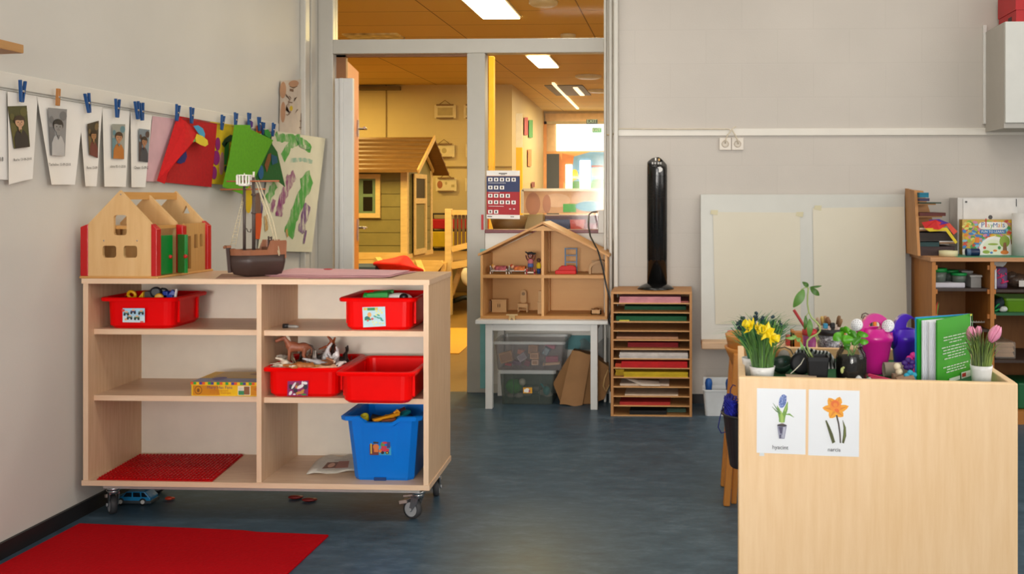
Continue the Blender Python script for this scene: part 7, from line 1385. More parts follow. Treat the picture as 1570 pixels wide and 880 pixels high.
p = ct(1215, 522, 3.7); t = one('blue_lid', MB().lathe([(.085, CT+.03), (.09, CT+.05), (.086, CT+.062), (0, CT+.068)], 28, (p.x, 3.72, 0)).lathe([(.08, CT), (.085, CT+.03)], 28, (p.x, 3.72, 0)), M('#3aa5cf', .4), 'light blue round tub on the craft table', 'tub')  # round lid with a low skirt
p = ct(1194, 528, 3.66); one('pink_block', MB().box((p.x-.02, 3.63, CT), (p.x+.015, 3.66, CT+.045)), M('#d04a9a', .4), 'pink piece in front of the light blue tub', 'toy', bevel=.006)  # the light blue tub is the round blue lid
p = ct(1369, 523, 3.9); one('small_carton', MB().box((p.x-.02, 3.88, CT), (p.x+.012, 3.92, ct(0, 516, 3.9).z)), [M('#cfd6d8', .5, var=.3, scale=40)], 'small pale carton seen between the two watering cans', 'carton')
for dx, c, lab in ((0, '#1c1c1c', 'black felt pen seen through the pink can handle'), (5, '#e8761a', 'orange felt pen seen through the pink can handle'), (9, '#d9d2c8', 'white felt pen seen through the pink can handle'), (13, '#20401f', 'dark green felt pen seen through the pink can handle'), (-2.5, '#e0a018', 'yellow felt pen seen through the pink can handle')):
    p = ct(1336+dx, 489, 3.95); one('felt_pen', MB().tube([(p.x, 3.95, CT), (p.x+.004*(dx-5)/5, 3.95, p.z+.01)], .0075, 8), M(c, .4), lab, 'felt pen', 'felt pens behind the pink can')
p = ct(1326, 487, 3.95); one('wire_basket', MB().tube([ct(1321, 488, 3.95), ct(1322, 482, 3.95), ct(1327, 480, 3.95), ct(1333, 483, 3.95)], .003, 6).tube([ct(1323, 490, 3.95), ct(1325, 484, 3.95), ct(1330, 486, 3.95), ct(1327, 492, 3.95)], .003, 6).tube([(ct(1323, 0, 3.95).x, 3.95, CT), ct(1323, 490, 3.95)], .003, 6), M('#6a5a55', .5), 'curled wire ornament behind the pink watering can', 'ornament')
# ================================================================ PLANTER BOX
ZX = .811; ZI = .785
FL = PZ(1132, 577.7, ZX); FRt = PZ(1561, 588, ZX); bw = (FRt-FL); BWd = bw.length; ub = bw.normalized(); vb_ = Vector((.055, 1, 0)).normalized(); DPT = .455
def bx(u, v, z): p = FL+ub*u+vb_*v; return Vector((p.x, p.y, z))
def bbox(mb, u0, v0, z0, u1, v1, z1, mi=0): return mb.hexa([bx(u0,v0,z0), bx(u1,v0,z0), bx(u1,v1,z0), bx(u0,v1,z0), bx(u0,v0,z1), bx(u1,v0,z1), bx(u1,v1,z1), bx(u0,v1,z1)], mi)
PLY = wood('#edc592', '#f6d3a6', 'z', .45, 5, 12); PLYX = wood('#d6a772', '#e4ba88', 'x', .45, 5, 12)
t = thing('planter_cabinet', 'light wood box with a raised rim holding plants, plant cards on its front', 'cabinet', tuple(bx(BWd/2, DPT/2, 0)))
part('front_panel', bbox(MB(), 0, 0, .0, BWd, .018, ZX), PLY, t, bevel=.003); part('side_panel', bbox(MB(), 0, .018, .0, .016, DPT, ZX), PLY, t, bevel=.002); part('side_panel', bbox(MB(), BWd-.016, .018, .0, BWd, DPT, ZX), PLY, t, bevel=.002)
part('back_panel', bbox(MB(), .016, DPT-.018, .0, BWd-.016, DPT, ZX), PLYX, t, bevel=.002); part('tray_floor', bbox(MB(), .016, .018, ZI-.02, BWd-.016, DPT-.018, ZI-.003), PLYX, t)
one('green_felt', bbox(MB(), .018, .02, ZI-.003, BWd-.018, DPT-.02, ZI), M('#0f5a2a', .9, var=.15, scale=80), 'dark green mat lining the top of the planter box', 'mat')
def bp(px, py, v):     # point on the plane at depth v of the box
    O = bx(0, v, 0); return PP(px, py, O, Vector((ub.y, -ub.x, 0)))
# cards
def card(pts, lab, shapes, mats, mk=None):
    Q = Quad(*[bp(x, y, -.0015) for x, y in pts]); m0 = M('#e9ebee', .35, var=.01)
    t = tag(sheet(Q, shapes, 1, 1, step=.00012).build('plant_card', [m0]+mats), lab, 'card', 'plant cards on the box')
    return t
c1 = ((1160, 694), (1235, 697), (1235.7, 597), (1160.5, 595))
def c1u(x, y): return ((x-70)/513, (712-y)/675)     # zoom pixels -> uv
hy = []
G1, G2, G3 = 1, 2, 3
leaf = lambda pts, mi: (mi, stroke([c1u(*p) for p in pts[0]], [w/513 for w in pts[1]]))
for pl in ((([(320, 385), (322, 340), (300, 260), (282, 212)], [34, 40, 28, 3]), 1), (([(345, 385), (350, 320), (378, 240), (393, 170)], [34, 42, 36, 5]), 1), (([(335, 390), (335, 330), (322, 270)], [30, 34, 12]), 2), (([(315, 300), (275, 240), (240, 188)], [12, 10, 3]), 3), (([(318, 300), (270, 265), (230, 225)], [10, 10, 3]), 3), (([(365, 302), (415, 300), (460, 330)], [4, 14, 3]), 1), (([(365, 270), (378, 230), (390, 195)], [14, 12, 3]), 2)): hy.append(leaf(*pl))
hr_ = random.Random(3)
hy.append((4, [c1u(*p) for p in ell(341, 165, 38, 72, .22, 20)]))
for k in range(60):
    a = hr_.uniform(0, 2*PI); r = math.sqrt(hr_.random()); x = 341+36*r*math.cos(a)-.2*(r*70*math.sin(a)); y = 165+70*r*math.sin(a); hy.append((5+k % 3, [c1u(*p) for p in ell(x, y, 7, 6, 0, 7)]))
hy += [(8, [c1u(285, 415), c1u(385, 415), c1u(362, 553), c1u(305, 553)]), (9, [c1u(300, 430), c1u(345, 430), c1u(335, 500), c1u(318, 500)]), (10, [c1u(*p) for p in ell(335, 413, 50, 14)]), (11, [c1u(*p) for p in ell(338, 402, 22, 8)]), (9, [c1u(310, 515), c1u(330, 505), c1u(322, 550), c1u(312, 548)]), (12, [c1u(350, 430), c1u(372, 430), c1u(355, 545), c1u(342, 545)]), (12, [c1u(330, 520), c1u(342, 510), c1u(338, 545)]),
   ('text', 13, 'hyacint', .325, .075, .325)]
ta = card(c1, 'white plant card showing a blue hyacinth in a pot, left card on the box', hy, [M(c, .4) for c in ('#6f9a3a', '#9fbf5a', '#5a7a4a', '#5f78b8', '#7f96d0', '#4a62a5', '#a3b4e0', '#8f8fa3', '#4a4660', '#2f2a33', '#5a463f', '#b5b5c4', '#1f2023')])
c2 = ((1239, 698), (1317, 700.5), (1318, 599), (1240, 597))
def c2u(x, y): return ((x-605)/538, (738-y)/685)
C2 = (885, 235); na = []
pet = [((905, 260), (1030, 215), 60), ((900, 270), (975, 325), 70), ((880, 270), (830, 345), 72), ((870, 250), (752, 240), 62), ((870, 215), (815, 135), 70), ((910, 210), (935, 120), 66)]
for (x0_, y0_), (x1_, y1_), w in pet:
    dx, dy = x1_-x0_, y1_-y0_; l = math.hypot(dx, dy); nx, ny = -dy/l, dx/l
    na.append((1, [c2u(x0_-nx*w*.3, y0_-ny*w*.3), c2u(x0_+dx*.45-nx*w*.62, y0_+dy*.45-ny*w*.62), c2u(x0_+dx*.8-nx*w*.35, y0_+dy*.8-ny*w*.35), c2u(x1_, y1_), c2u(x0_+dx*.8+nx*w*.35, y0_+dy*.8+ny*w*.35), c2u(x0_+dx*.45+nx*w*.62, y0_+dy*.45+ny*w*.62), c2u(x0_+nx*w*.3, y0_+ny*w*.3)]))
    na.append((2, stroke([c2u(x0_, y0_), c2u(x0_+dx*.5, y0_+dy*.5), c2u(x0_+dx*.85, y0_+dy*.85)], [.05, .025, .004])))
na += [(4, [c2u(*p) for p in ell(890, 215, 60, 62, 0, 20)]), (3, [c2u(*p) for p in ell(885, 195, 42, 36, 0, 16)]), (4, [c2u(*p) for p in ell(888, 205, 22, 22, 0, 12)]), (3, [c2u(*p) for p in ell(905, 262, 26, 18, .4, 12)]),
  (5, stroke([c2u(902, 310), c2u(925, 400), c2u(940, 500), c2u(946, 598)], [.03, .028, .026, .024])), (6, stroke([c2u(790, 368), c2u(820, 440), c2u(850, 520), c2u(875, 598)], [.025, .05, .065, .06])), (6, stroke([c2u(967, 360), c2u(990, 440), c2u(990, 520), c2u(972, 598)], [.006, .045, .06, .04])), (7, stroke([c2u(973, 380), c2u(995, 450), c2u(985, 560)], [.004, .02, .02])), ('text', 8, 'narcis', .39, .075, .245)]
tb_ = card(c2, 'white plant card showing an orange daffodil, right card on the box', na, [M(c, .4) for c in ('#f2a312', '#e08410', '#e86a12', '#f08c1a', '#3d2f2a', '#4a4f1f', '#6f7a35', '#1f2023')])
one('tape_bit', sheet(Quad(*[bp(x, y, -.001) for x, y in ((1164, 699), (1172, 699), (1171, 692), (1165, 692))]), (), 1, 1), M('#dbe0e2', .3), 'bit of clear tape under the lower left corner of the hyacinth card', 'tape')
# blue wool in the black basket on the box side
kY = bx(0, .14, 0).y; kp = PY(1117, 624, kY); t = thing('wool_basket', 'narrow black basket hanging at the left side of the planter box', 'basket', (kp.x, kY, PY(0, 700, kY).z))
xl, xr_ = PY(1108, 0, kY).x, bx(0, .14, 0).x-.002; zt_, zb_ = PY(0, 622, kY).z, PY(0, 699, kY).z; mb = MB()
def hr2(xa_, ya_, z): return [Vector((xr_-(xr_-xa_)*math.sin(PI*k/12), kY+ya_*math.cos(PI*k/12)*1, z)) for k in range(13)]
ring_loft([hr2(xl+.016, .045, zb_), hr2(xl, .06, zt_), hr2(xl+.003, .056, zt_), hr2(xl+.02, .04, zb_+.004)], mb, cap1=True, sm=False); part('shell', mb, M('#17171a', .5), t); part('rim', MB().tube(hr2(xl-.002, .062, zt_), .003, 6), M('#17171a', .5), t)
mb = MB(); wr = random.Random(5); cw = Vector(((xl+xr_)/2+.003, kY, PY(0, 610, kY).z-.004))
for k in range(60):
    pts = []; a0 = wr.uniform(0, 6.28); b0 = wr.uniform(0, 6.28)
    for i in range(7): a = a0+i*.8; pts.append(cw+Vector((math.cos(a)*.017*math.sin(b0+i*.3), math.sin(a)*.045, .022*math.cos(b0+i*.5)-.002)))
    mb.tube(pts, .0013, 4)
t = one('blue_wool', mb, M('#101a9a', .8), 'tangle of dark blue wool in the hanging black basket', 'wool')
part('loose_strand', MB().tube([PY(1112, 608, kY), PY(1104, 640, kY), PY(1101, 655, kY), PY(1106, 664, kY), PY(1113, 662, kY), PY(1114, 650, kY), PY(1110, 635, kY)], .0013, 5).tube([PY(1119, 610, kY), PY(1120, 596, kY), PY(1124, 590, kY), PY(1128, 592, kY)], .0013, 5), M('#12186a', .8), t)
# ---------------------------------------------------------------- pots and plants
CER = M('#dededc', .3, var=.02); SOIL = M('#1d1713', .95, var=.5, scale=90, bump=.6)
def cpot(lab, px, py_top, wpx, v, z0=ZI, h=None, tap=.72):
    p = bp(px, py_top, v); R = wpx/F*(p-C0).dot(FW)/2; zt_ = p.z; t = thing('flower_pot', lab, 'pot', (p.x, p.y, z0)); 
    part('pot', MB().lathe([(R*tap*.9, z0), (R*tap, z0+.003), (R*.93, zt_-.01), (R, zt_), (R*.93, zt_), (R*.88, zt_-.008), (0, zt_-.009)], 32, (p.x, p.y, 0)), CER, t); return Vector((p.x, p.y, zt_)), R
gr_ = random.Random(11)
def grass(base, R, n, hmin, hmax, lean, c, name, lab, w=.0022, dirb=None):
    mb = MB()
    for k in range(n):
        a = gr_.uniform(0, 2*PI); r = R*math.sqrt(gr_.random())*.8; b = base+Vector((r*math.cos(a), r*math.sin(a), -.005)); h = gr_.uniform(hmin, hmax); l = gr_.uniform(.1, 1)*lean; d = Vector((math.cos(a)*l, math.sin(a)*l*.7, 0))
        if dirb: d += Vector(dirb)*gr_.uniform(0, 1)
        sdv = Vector((-math.sin(a), math.cos(a), 0)); sdv = (RT*.9+sdv*.3).normalized()
        pts = [b, b+d*.15+Vector((0, 0, h*.45)), b+d*.5+Vector((0, 0, h*.8)), b+d+Vector((0, 0, h*(1-.12*l/.05)))]
        vs = []
        for i, q in enumerate(pts): ww = (w, w*1.1, w*.8, .0003)[i]; vs += [q-sdv*ww, q+sdv*ww]
        mb.add(vs, [(0, 1, 3, 2), (2, 3, 5, 4), (4, 5, 7, 6)], k % 3)
    o = mb.build(name, c); return o
GR = M('#3f6a22', .6, var=.35, scale=40); GRB = M('#2f6b45', .6, var=.3, scale=40)
# right-hand daffodil pot
base, R = cpot('white pot of yellow daffodils at the front left of the planter box', 1168.5, 561, 40, .075, tap=.8)
o = grass(base, R, 80, .06, .138, .07, [GR, M('#5f8a3a', .6, var=.3, scale=40), M('#2c5218', .6, var=.3, scale=40)], 'daffodil_plant', '', w=.0012); tag(o, 'yellow artificial daffodils with thin green leaves in the front white pot', 'plant')
def daff(px, py, v, r, face, lab):
    c = bp(px, py, v); fd = Vector(face).normalized(); e1 = fd.cross(Vector((0, 0, 1))).normalized(); e2 = fd.cross(e1); mb = MB()
    for k in range(6):
        a = k*PI/3+.3; d = e1*math.cos(a)+e2*math.sin(a); q = e1*-math.sin(a)+e2*math.cos(a)
        mb.add([c, c+d*r*.5+q*r*.33-fd*.002, c+d*r+fd*.004, c+d*r*.5-q*r*.33-fd*.002], [(0, 1, 2, 3)], 0)
    MX = Matrix((e1, e2, fd)).transposed().to_4x4(); mb.lathe([(r*.16, 0), (r*.33, r*.35), (r*.42, r*.8), (r*.38, r*.8), (r*.28, r*.35), (r*.1, .002)], 14, c, mat=MX)
    return mb
YF = M('#e8cc08', .5, var=.06)
for px, py, v, r, fc, lab in ((1150, 500, .05, .021, (-.75, -.3, .45), 'a'), (1174, 508, .045, .023, (-.45, -.7, .35), 'a'), (1183, 517, .05, .021, (.85, -.4, -.1), 'a'), (1162, 503, .08, .014, (.5, -.5, .3), 'a')):
    mb = daff(px, py, v, r, fc, lab); part('daffodil_flower', mb, YF, o, 'yellow flower', solid=.0008)
    c = bp(px, py, v); part('stem', MB().tube([c, c*.5+base*.5+Vector((0, 0, .01)), base], .0015, 5), GR, o)
# pot behind with muscari
base2, R2 = cpot('white pot with striped decoration standing behind the daffodil pot', 1152, 548, 30, .17)
o = grass(base2+Vector((.012, 0, 0)), R2, 330, .055, .12, .12, [M('#2f7a48', .6, var=.3, scale=40), M('#3f8f55', .6, var=.3, scale=40), M('#1f5a3a', .6, var=.3, scale=40)], 'muscari_plant', '', w=.0012, dirb=(.06, 0, 0)); tag(o, 'bushy plant with thin blue green leaves and dark buds behind the daffodils', 'plant')
for px, py in ((1138, 494), (1169, 494), (1185, 493), (1158, 486), (1196, 500), (1133, 498)):
    c = bp(px, py, .17); mb = MB()
    for k in range(10): mb.ball(c+Vector((gr_.uniform(-.004, .004), gr_.uniform(-.004, .004), gr_.uniform(-.012, .012))), .004, 6)
    part('flower_bud', mb, M('#16303a', .6), o, 'dark bud'); part('stem', MB().tube([c, c*.4+base2*.6, base2], .0013, 5), GRB, o)
# wide grass tuft visible at the right/left (dense)
# dark bowls / tools in the middle
c = bp(1198, 553, .2); c = Vector((c.x, c.y, c.z)); Rb = .028; mb = MB()
MX = Matrix.Rotation(-.25, 4, 'Y') @ Matrix.Rotation(.35, 4, 'X'); prof = [(Rb*math.sin(a), -Rb*.95*math.cos(a)) for a in [.02, .3, .6, .9, 1.2, PI/2]]; prof += [(r*.94, z+.0015) for r, z in prof[::-1]]
cc_ = Vector((c.x, c.y, ZI+Rb*.98)); mb.lathe(prof, 28, cc_, mat=MX); one('dark_bowl', mb, M('#1c3024', .4, spec=.3), 'small dark green half round bowl beside the daffodil pot', 'bowl')
c = bp(1228, 561, .19); MX = Matrix.Rotation(PI/2-.15, 4, 'X'); one('black_disc', MB().lathe([(.024, -.006), (.026, -.004), (.026, .006), (.02, .008), (0, .008)], 28, (c.x, c.y, ZI+.0262), mat=MX), M('#101114', .5, spec=.25), 'black round disc leaning behind the square pot', 'disc')
c = bp(1226, 550, .22); one('teal_scoop', MB().ball((c.x, c.y, c.z), (.022, .015, .012), 12).tube([(c.x-.01, c.y, c.z), (c.x-.035, c.y+.01, c.z-.01)], .004, 6).tube([(c.x, c.y, c.z), (c.x, c.y, ZI)], .006, 6), M('#0b4a52', .4), 'dark teal scoop lying behind the black disc', 'scoop', remesh=.002)
c = bp(1185, 543, .33); one('cork_piece', MB().lathe([(.016, ZI), (.019, ZI+.004), (.019, c.z+.012), (.016, c.z+.016), (0, c.z+.016)], 18, (c.x, c.y, 0)), M('#9a6b36', .8, var=.3, scale=60), 'light brown cork piece at the back of the planter box', 'cork')
one('dark_hoop', MB().tube([bp(1188, 541, .3), bp(1193, 534, .3), bp(1203, 532, .3), bp(1212, 536, .3), bp(1217, 545, .3), bp(1217, 560, .3), ], .0016, 6), M('#3a3320', .5), 'thin dark hoop standing behind the half round bowl', 'hoop')
c = bp(1202, 552, .26); one('grey_stone', MB().ball((c.x, c.y, ZI+.03), (.016, .013, .018), 10).ball((c.x, c.y, ZI+.012), (.018, .015, .012), 10), M('#7a756c', .8), 'grey stone showing above the half round bowl', 'stone', remesh=.003)
# tall seedling in the square pot
pf = .05; a, b = bp(1237.5, 548, pf), bp(1272, 548, pf+.0); zt_ = a.z; w = (b-a).length; ctr = bx(0, 0, 0); cxy = (a+b)/2+vb_*(w/2)
t = thing('square_pot', 'black square plastic pot with a tall seedling at the front of the planter box', 'pot', (cxy.x, cxy.y, ZI)); mb = MB()
sqr = lambda h_, z: [Vector((cxy.x+ub.x*x*h_+vb_.x*y*h_, cxy.y+ub.y*x*h_+vb_.y*y*h_, z)) for x, y in rounded(-1, -1, 1, 1, .15)]
hw_ = w/2; ring_loft([sqr(hw_*.78, ZI), sqr(hw_*.95, zt_-.009), sqr(hw_*1.0, zt_-.009), sqr(hw_*1.0, zt_), sqr(hw_*.92, zt_), sqr(hw_*.9, zt_-.006)], mb, cap1=False); part('pot', mb, M('#0f1013', .5, spec=.25), t); part('soil', MB().add(sqr(hw_*.9, zt_-.006), [tuple(range(20))]), SOIL, t)
LF = M('#4f7a2a', .5, var=.25, scale=30); LFD = M('#3f6520', .5, var=.2); STM = M('#8fa05a', .5, var=.15)
sv = .085
def zp_(x, y): return bp(1100+x*.2205, 420+y*.2205, sv)
t = thing('bean_seedling', 'tall twisting bean seedling with few large leaves growing from the square pot', 'plant', tuple(zp_(660, 578)))
part('stem', MB().tube([zp_(*p) for p in ((662, 582), (640, 545), (622, 500), (625, 465), (650, 440), (690, 420), (714, 395), (712, 365), (690, 335), (655, 305), (636, 265), (626, 210), (627, 150), (633, 95))], [.0024]*5+[.0022]*4+[.0018]*5, 8), STM, t)
def leafm(base, tip, wd, bend=.006, n=8):
    base = Vector(base); tip = Vector(tip); d = tip-base; s_ = d.cross(FW).normalized()*wd/2; mb = MB(); vs = []
    for i in range(n+1):
        f = i/n; ww = math.sin(PI*min(1, f*.94+.03))**.8*(1-.25*f); q = base+d*f-FW*bend*math.sin(PI*f); vs += [q-s_*ww-FW*.003*ww, q, q+s_*ww-FW*.003*ww]
    mb.add(vs, [(i*3+k, i*3+k+1, i*3+k+4, i*3+k+3) for i in range(n) for k in range(2)], 0, True); return mb
for b0, t0, w_, m in (((600, 108), (528, 232), .0125*1.9, LF), ((632, 88), (590, 55), .012, LFD), ((640, 92), (725, 82), .006, LFD), ((645, 98), (708, 150), .015, LFD), ((612, 290), (606, 390), .011, LFD), ((640, 312), (636, 440), .016, LF)): part('leaf', leafm(zp_(*b0), zp_(*t0), w_), m, t, 'green leaf')
part('leaf_stalk', MB().tube([zp_(633, 95), zp_(610, 94), zp_(590, 104), zp_(580, 112)], .0012, 6).tube([zp_(636, 265), zp_(622, 285), zp_(616, 300)], .001, 6).tube([zp_(690, 425), zp_(700, 445), zp_(712, 462)], .0012, 6).tube([zp_(680, 432), zp_(688, 455), zp_(692, 475)], .0012, 6), STM, t)
t = thing('small_seedling', 'pale small seedling leaning left in the square pot', 'plant', tuple(zp_(640, 578)))
part('stem', MB().tube([zp_(642, 580), zp_(605, 515), zp_(575, 470), zp_(550, 440)], .0013, 6), M('#8fae6a', .5), t)
for b0, t0, w_ in (((550, 440), (470, 445), .009), ((550, 440), (520, 425), .007), ((572, 470), (545, 445), .008), ((575, 475), (590, 530), .007), ((555, 445), (580, 455), .008)): part('leaf', leafm(zp_(*b0), zp_(*t0), w_), M('#7fa85a', .5, var=.15), t)
one('white_stick', MB().tube([bp(1212, 573, .06), bp(1219, 567, .06), bp(1228, 558, .06), bp(1233, 549, .07)], .0011, 5), M('#c9c5b4', .5), 'thin bent pale stick leaning on the square pot', 'stick')
q = [bp(1206, 577, .035), bp(1252, 578, .035), bp(1252, 575.5, .06), bp(1204, 573.5, .06)]; one('plant_tag', MB().hexa([p-Vector((0, 0, .002)) for p in q]+q), M('#b39a82', .7), 'flat beige card lying at the front rim beside the square pot', 'card')
# zebra cloth
mz = bpy.data.materials.new('striped_cloth'); mz.use_nodes = True; nt = mz.node_tree; wv = nd(nt, 'ShaderNodeTexWave'); wv.inputs['Scale'].default_value = 32; wv.inputs['Distortion'].default_value = 6; wv.inputs['Detail Scale'].default_value = .4; tc_ = nd(nt, 'ShaderNodeTexCoord'); rp = nd(nt, 'ShaderNodeValToRGB'); rp.color_ramp.interpolation = 'CONSTANT'; rp.color_ramp.elements[0].color = lin('#1a1a1c'); rp.color_ramp.elements[1].position = .5; rp.color_ramp.elements[1].color = lin('#c9c9c6')
nt.links.new(tc_.outputs['Object'], wv.inputs[0]); nt.links.new(wv.outputs[1], rp.inputs[0]); nt.links.new(rp.outputs[0], nt.nodes['Principled BSDF'].inputs['Base Color'])
a, b = bp(1216, 563, .27), bp(1283, 563, .27)
mb = MB(); mb.grid(lambda u, v: Vector((a.x+(b.x-a.x)*u, a.y+(b.y-a.y)*u+.03*math.sin(PI*v)+.01*math.sin(8*u), ZI+(.052*(math.sin(PI*min(1, u*.9+.1)))**.5+.005*math.sin(9*u))*v)), 24, 8); one('striped_cloth', mb, mz, 'black and white striped cloth behind the square pot', 'cloth', solid=.004)
# glass jar with soil and basil
jv = .085; jc = bp(1305, 528, jv); D = (jc-C0).dot(FW); Rj = 23.2/F*D; z1 = jc.z+.002; GLS = glassy('#f4f7f6', .9, 1.45)
t = thing('glass_jar', 'round glass jar filled with dark soil and a basil plant', 'jar', (jc.x, jc.y, ZI))
part('glass', MB().lathe([(Rj*.85, ZI), (Rj*.97, ZI+.005), (Rj, ZI+.015), (Rj, z1-.032), (Rj*.93, z1-.02), (Rj*.77, z1-.012), (Rj*.74, z1-.008), (Rj*.78, z1-.006), (Rj*.78, z1), (Rj*.7, z1)], 36, (jc.x, jc.y, 0)), GLS, t)
zs_ = bp(1305, 547, jv).z
part('soil', MB().lathe([(Rj*.82, ZI+.004), (Rj*.965, ZI+.014), (Rj*.985, zs_-.006), (Rj*.8, zs_+.002), (0, zs_+.004)], 28, (jc.x, jc.y, 0)), SOIL, t)
p = bp(1291, 568, .045); part('sprout', MB().ball((p.x, p.y, p.z), (.004, .002, .007), 8).ball((p.x+.003, p.y, p.z+.006), (.003, .002, .003), 6), M('#a9b06a', .5), t)
t = thing('basil_plant', 'bright green basil plant growing from the glass jar', 'plant', (jc.x, jc.y, zs_)); BG = M('#4f9a14', .4, var=.25, scale=25); BG2 = M('#3a7d12', .4, var=.2)
mb = MB()
def jz(x, y, dv=0): return bp(1250+x*.147, 440+y*.147, jv+dv)
sb_ = Vector((jc.x, jc.y, zs_)); br_ = random.Random(2)
for tp_ in ((300, 520), (350, 500), (430, 520), (260, 500), (480, 510)): mb.tube([sb_+Vector((br_.uniform(-.01, .01), br_.uniform(-.01, .01), 0)), jz(tp_[0]*.6+370*.4, 620), jz(*tp_)], .0013, 5)
part('stem', mb, M('#6f9a4a', .5), t)
for i, (b0, t0, w_, dv) in enumerate((((265, 480), (185, 555), .02, -.01), ((300, 460), (355, 430), .02, 0), ((270, 470), (310, 420), .018, .01), ((345, 515), (275, 570), .02, -.015), ((330, 500), (345, 590), .022, -.02), ((350, 510), (420, 465), .02, 0), ((430, 500), (500, 470), .014, .01), ((440, 480), (555, 510), .012, 0), ((400, 535), (450, 590), .02, -.012), ((450, 560), (555, 575), .013, -.01), ((400, 520), (480, 540), .018, .012), ((320, 560), (330, 640), .016, -.012), ((300, 500), (230, 480), .015, .01), ((380, 480), (330, 470), .016, .015), ((270, 510), (215, 520), .015, .01), ((350, 560), (300, 600), .015, 0), ((420, 560), (380, 600), .014, .01), ((345, 600), (300, 650), .012, -.01))): part('leaf', leafm(jz(*b0, dv), jz(*t0, dv-.004), w_*1.2, .005), (BG, BG2)[i % 3 == 2], t)
# tissue, pebble
mb = MB(); a = bp(1308, 0, .035); 
def tis(u, v): p = bp(1307+32*u, 580, .03+.05*v); return Vector((p.x, p.y, ZI+.0025+.022*math.sin(PI*v)**.7*(.75+.25*math.sin(6*u+1))*min(1, 4*u+.25, 4*(1-u)+.3)+.004*math.sin(13*u+7*v)))
mb.grid(tis, 18, 10); one('white_tissue', mb, M('#dcdcdb', .8, bump=.2), 'crumpled white tissue at the front rim below the jar', 'tissue', solid=.003)
c = bp(1297, 579, .035); one('pale_pebble', MB().ball((c.x, c.y, ZI+.012), (.008, .008, .012), 10), M('#b8b08a', .6), 'small pale bean at the front rim below the jar', 'bean')
# watering cans
def can(lab, cx, base_py, v, top_w, bot_w, mat, rose, hole, zh, apex, rv):
    c = bp(cx, base_py, v); D = (c-C0).dot(FW); s = D/F; c.z = ZI; Rb_, Rt = bot_w*s/2, top_w*s/2
    t = thing('watering_can', lab, 'watering can', tuple(c), 'toy watering cans in the planter box')
    zr = zh; part('body', MB().lathe([(Rb_*.92, ZI), (Rb_, ZI+.004), (Rt*.96, zr-.012), (Rt*1.03, zr-.01), (Rt*1.03, zr), (Rt*.97, zr+.004), (Rt*.72, zr+.018), (Rt*.66, zr+.02), (Rt*.6, zr+.018), (Rb_*.9, ZI+.006), (0, ZI+.006)], 32, c*1-Vector((0, 0, ZI))), mat, t)
    za = apex; hy_ = RT; pts_o = []; pts_i = []
    A = Vector((c.x, c.y, zr+.002)); H_ = za-zr-.002; Wd = Rt*.98
    for k in range(17): a = PI*k/16; pts_o.append((-Wd*math.cos(a), H_*math.sin(a)))
    hole_pts = ell(hole[0]*Wd, H_*hole[2], Wd*hole[1], H_*hole[3], 0, 14)
    part('handle', MB().plate(pts_o, [hole_pts], lambda x, z, d: A+RT*x+FW*(d-.009)+Vector((0, 0, z)), .018), mat, t, bevel=.004, seg=3)
    rc_ = bp(rose[0], rose[1], rv); st = A+RT*(-Rt*.7)+Vector((0, 0, -.005)); d = (rc_-st)
    nrm = Vector((-.45, -.75, .35)).normalized()
    part('spout', MB().tube([st-Vector((0, 0, .02)), st+d*.5, rc_-nrm*.008], [.012, .009, .011], 10), mat, t)
    e1 = nrm.cross(Vector((0, 0, 1))).normalized(); e2 = nrm.cross(e1); MX = Matrix((e1, e2, nrm)).transposed().to_4x4(); rr_ = 9.5*s
    ro = part('rose', MB().lathe([(.008, -.012), (rr_*.98, -.003), (rr_, 0), (rr_*.97, .002), (0, .004)], 24, rc_, mat=MX), M('#e3e3e6', .35), t, 'white sprinkler rose')
    hm = MB()
    for r_, n in ((0, 1), (.35, 6), (.7, 10)):
        for k in range(n): q = rc_+e1*(rr_*r_*math.cos(2*PI*k/n))+e2*(rr_*r_*math.sin(2*PI*k/n))+nrm*(.0042-.002*r_); hm.ball(q, .0009, 6)
    part('rose_hole', hm, M('#6a6a70', .5), ro)
    return t
def cz(py, v): return bp(1340, py, v).z
PK = M('#c41a86', .3, var=.04, spec=.5); PU = M('#4c1fb8', .3, var=.05, spec=.5)
can('pink toy watering can with white rose in the planter box', 1342, 557, .235, 52, 33, PK, (1313.5, 498), (-.06, .36, .44, .2), cz(515, .235), cz(480.5, .235), .2)
can('purple toy watering can with white rose beside the green book', 1388, 553, .30, 42, 33, PU, (1361.5, 499.5), (.5, .5, .45, .38), cz(515, .30), cz(480.5, .30), .215)
# cardboard roll, pink sticks, balls, flower shapes
a, b = bp(1355, 556, .19), bp(1410, 557, .2); Rr = .0165; a.z = b.z = ZI+Rr; t = thing('cardboard_roll', 'grey cardboard tube lying in front of the purple watering can', 'tube', tuple((a+b)/2-Vector((0, 0, Rr)))); part('tube', MB().tube([a, b], Rr, 20, caps=False), M('#a59888', .8), t, solid=.0015)
PKS = M('#d63a63', .5, var=.08)
for i, (p0_, p1_) in enumerate((((1331, 560), (1372, 574)), ((1333, 566), (1371, 578)), ((1345, 563), (1373, 570)), ((1338, 562), (1360, 566)))): A, B = bp(*p0_, .13-.02*i), bp(*p1_, .10-.02*i); A.z = ZI+.014-.003*i; B.z = ZI+.006+.002*(i % 2); one('pink_stick', MB().bar(A, B, .009, .006), PKS, ('longest pink wooden stick at the back of the pile by the jar', 'front pink wooden stick of the pile by the jar', 'right pink wooden stick of the pile by the jar', 'short pink wooden stick on top of the pile by the jar')[i], 'stick', 'pink sticks in the planter box', bevel=.0015)
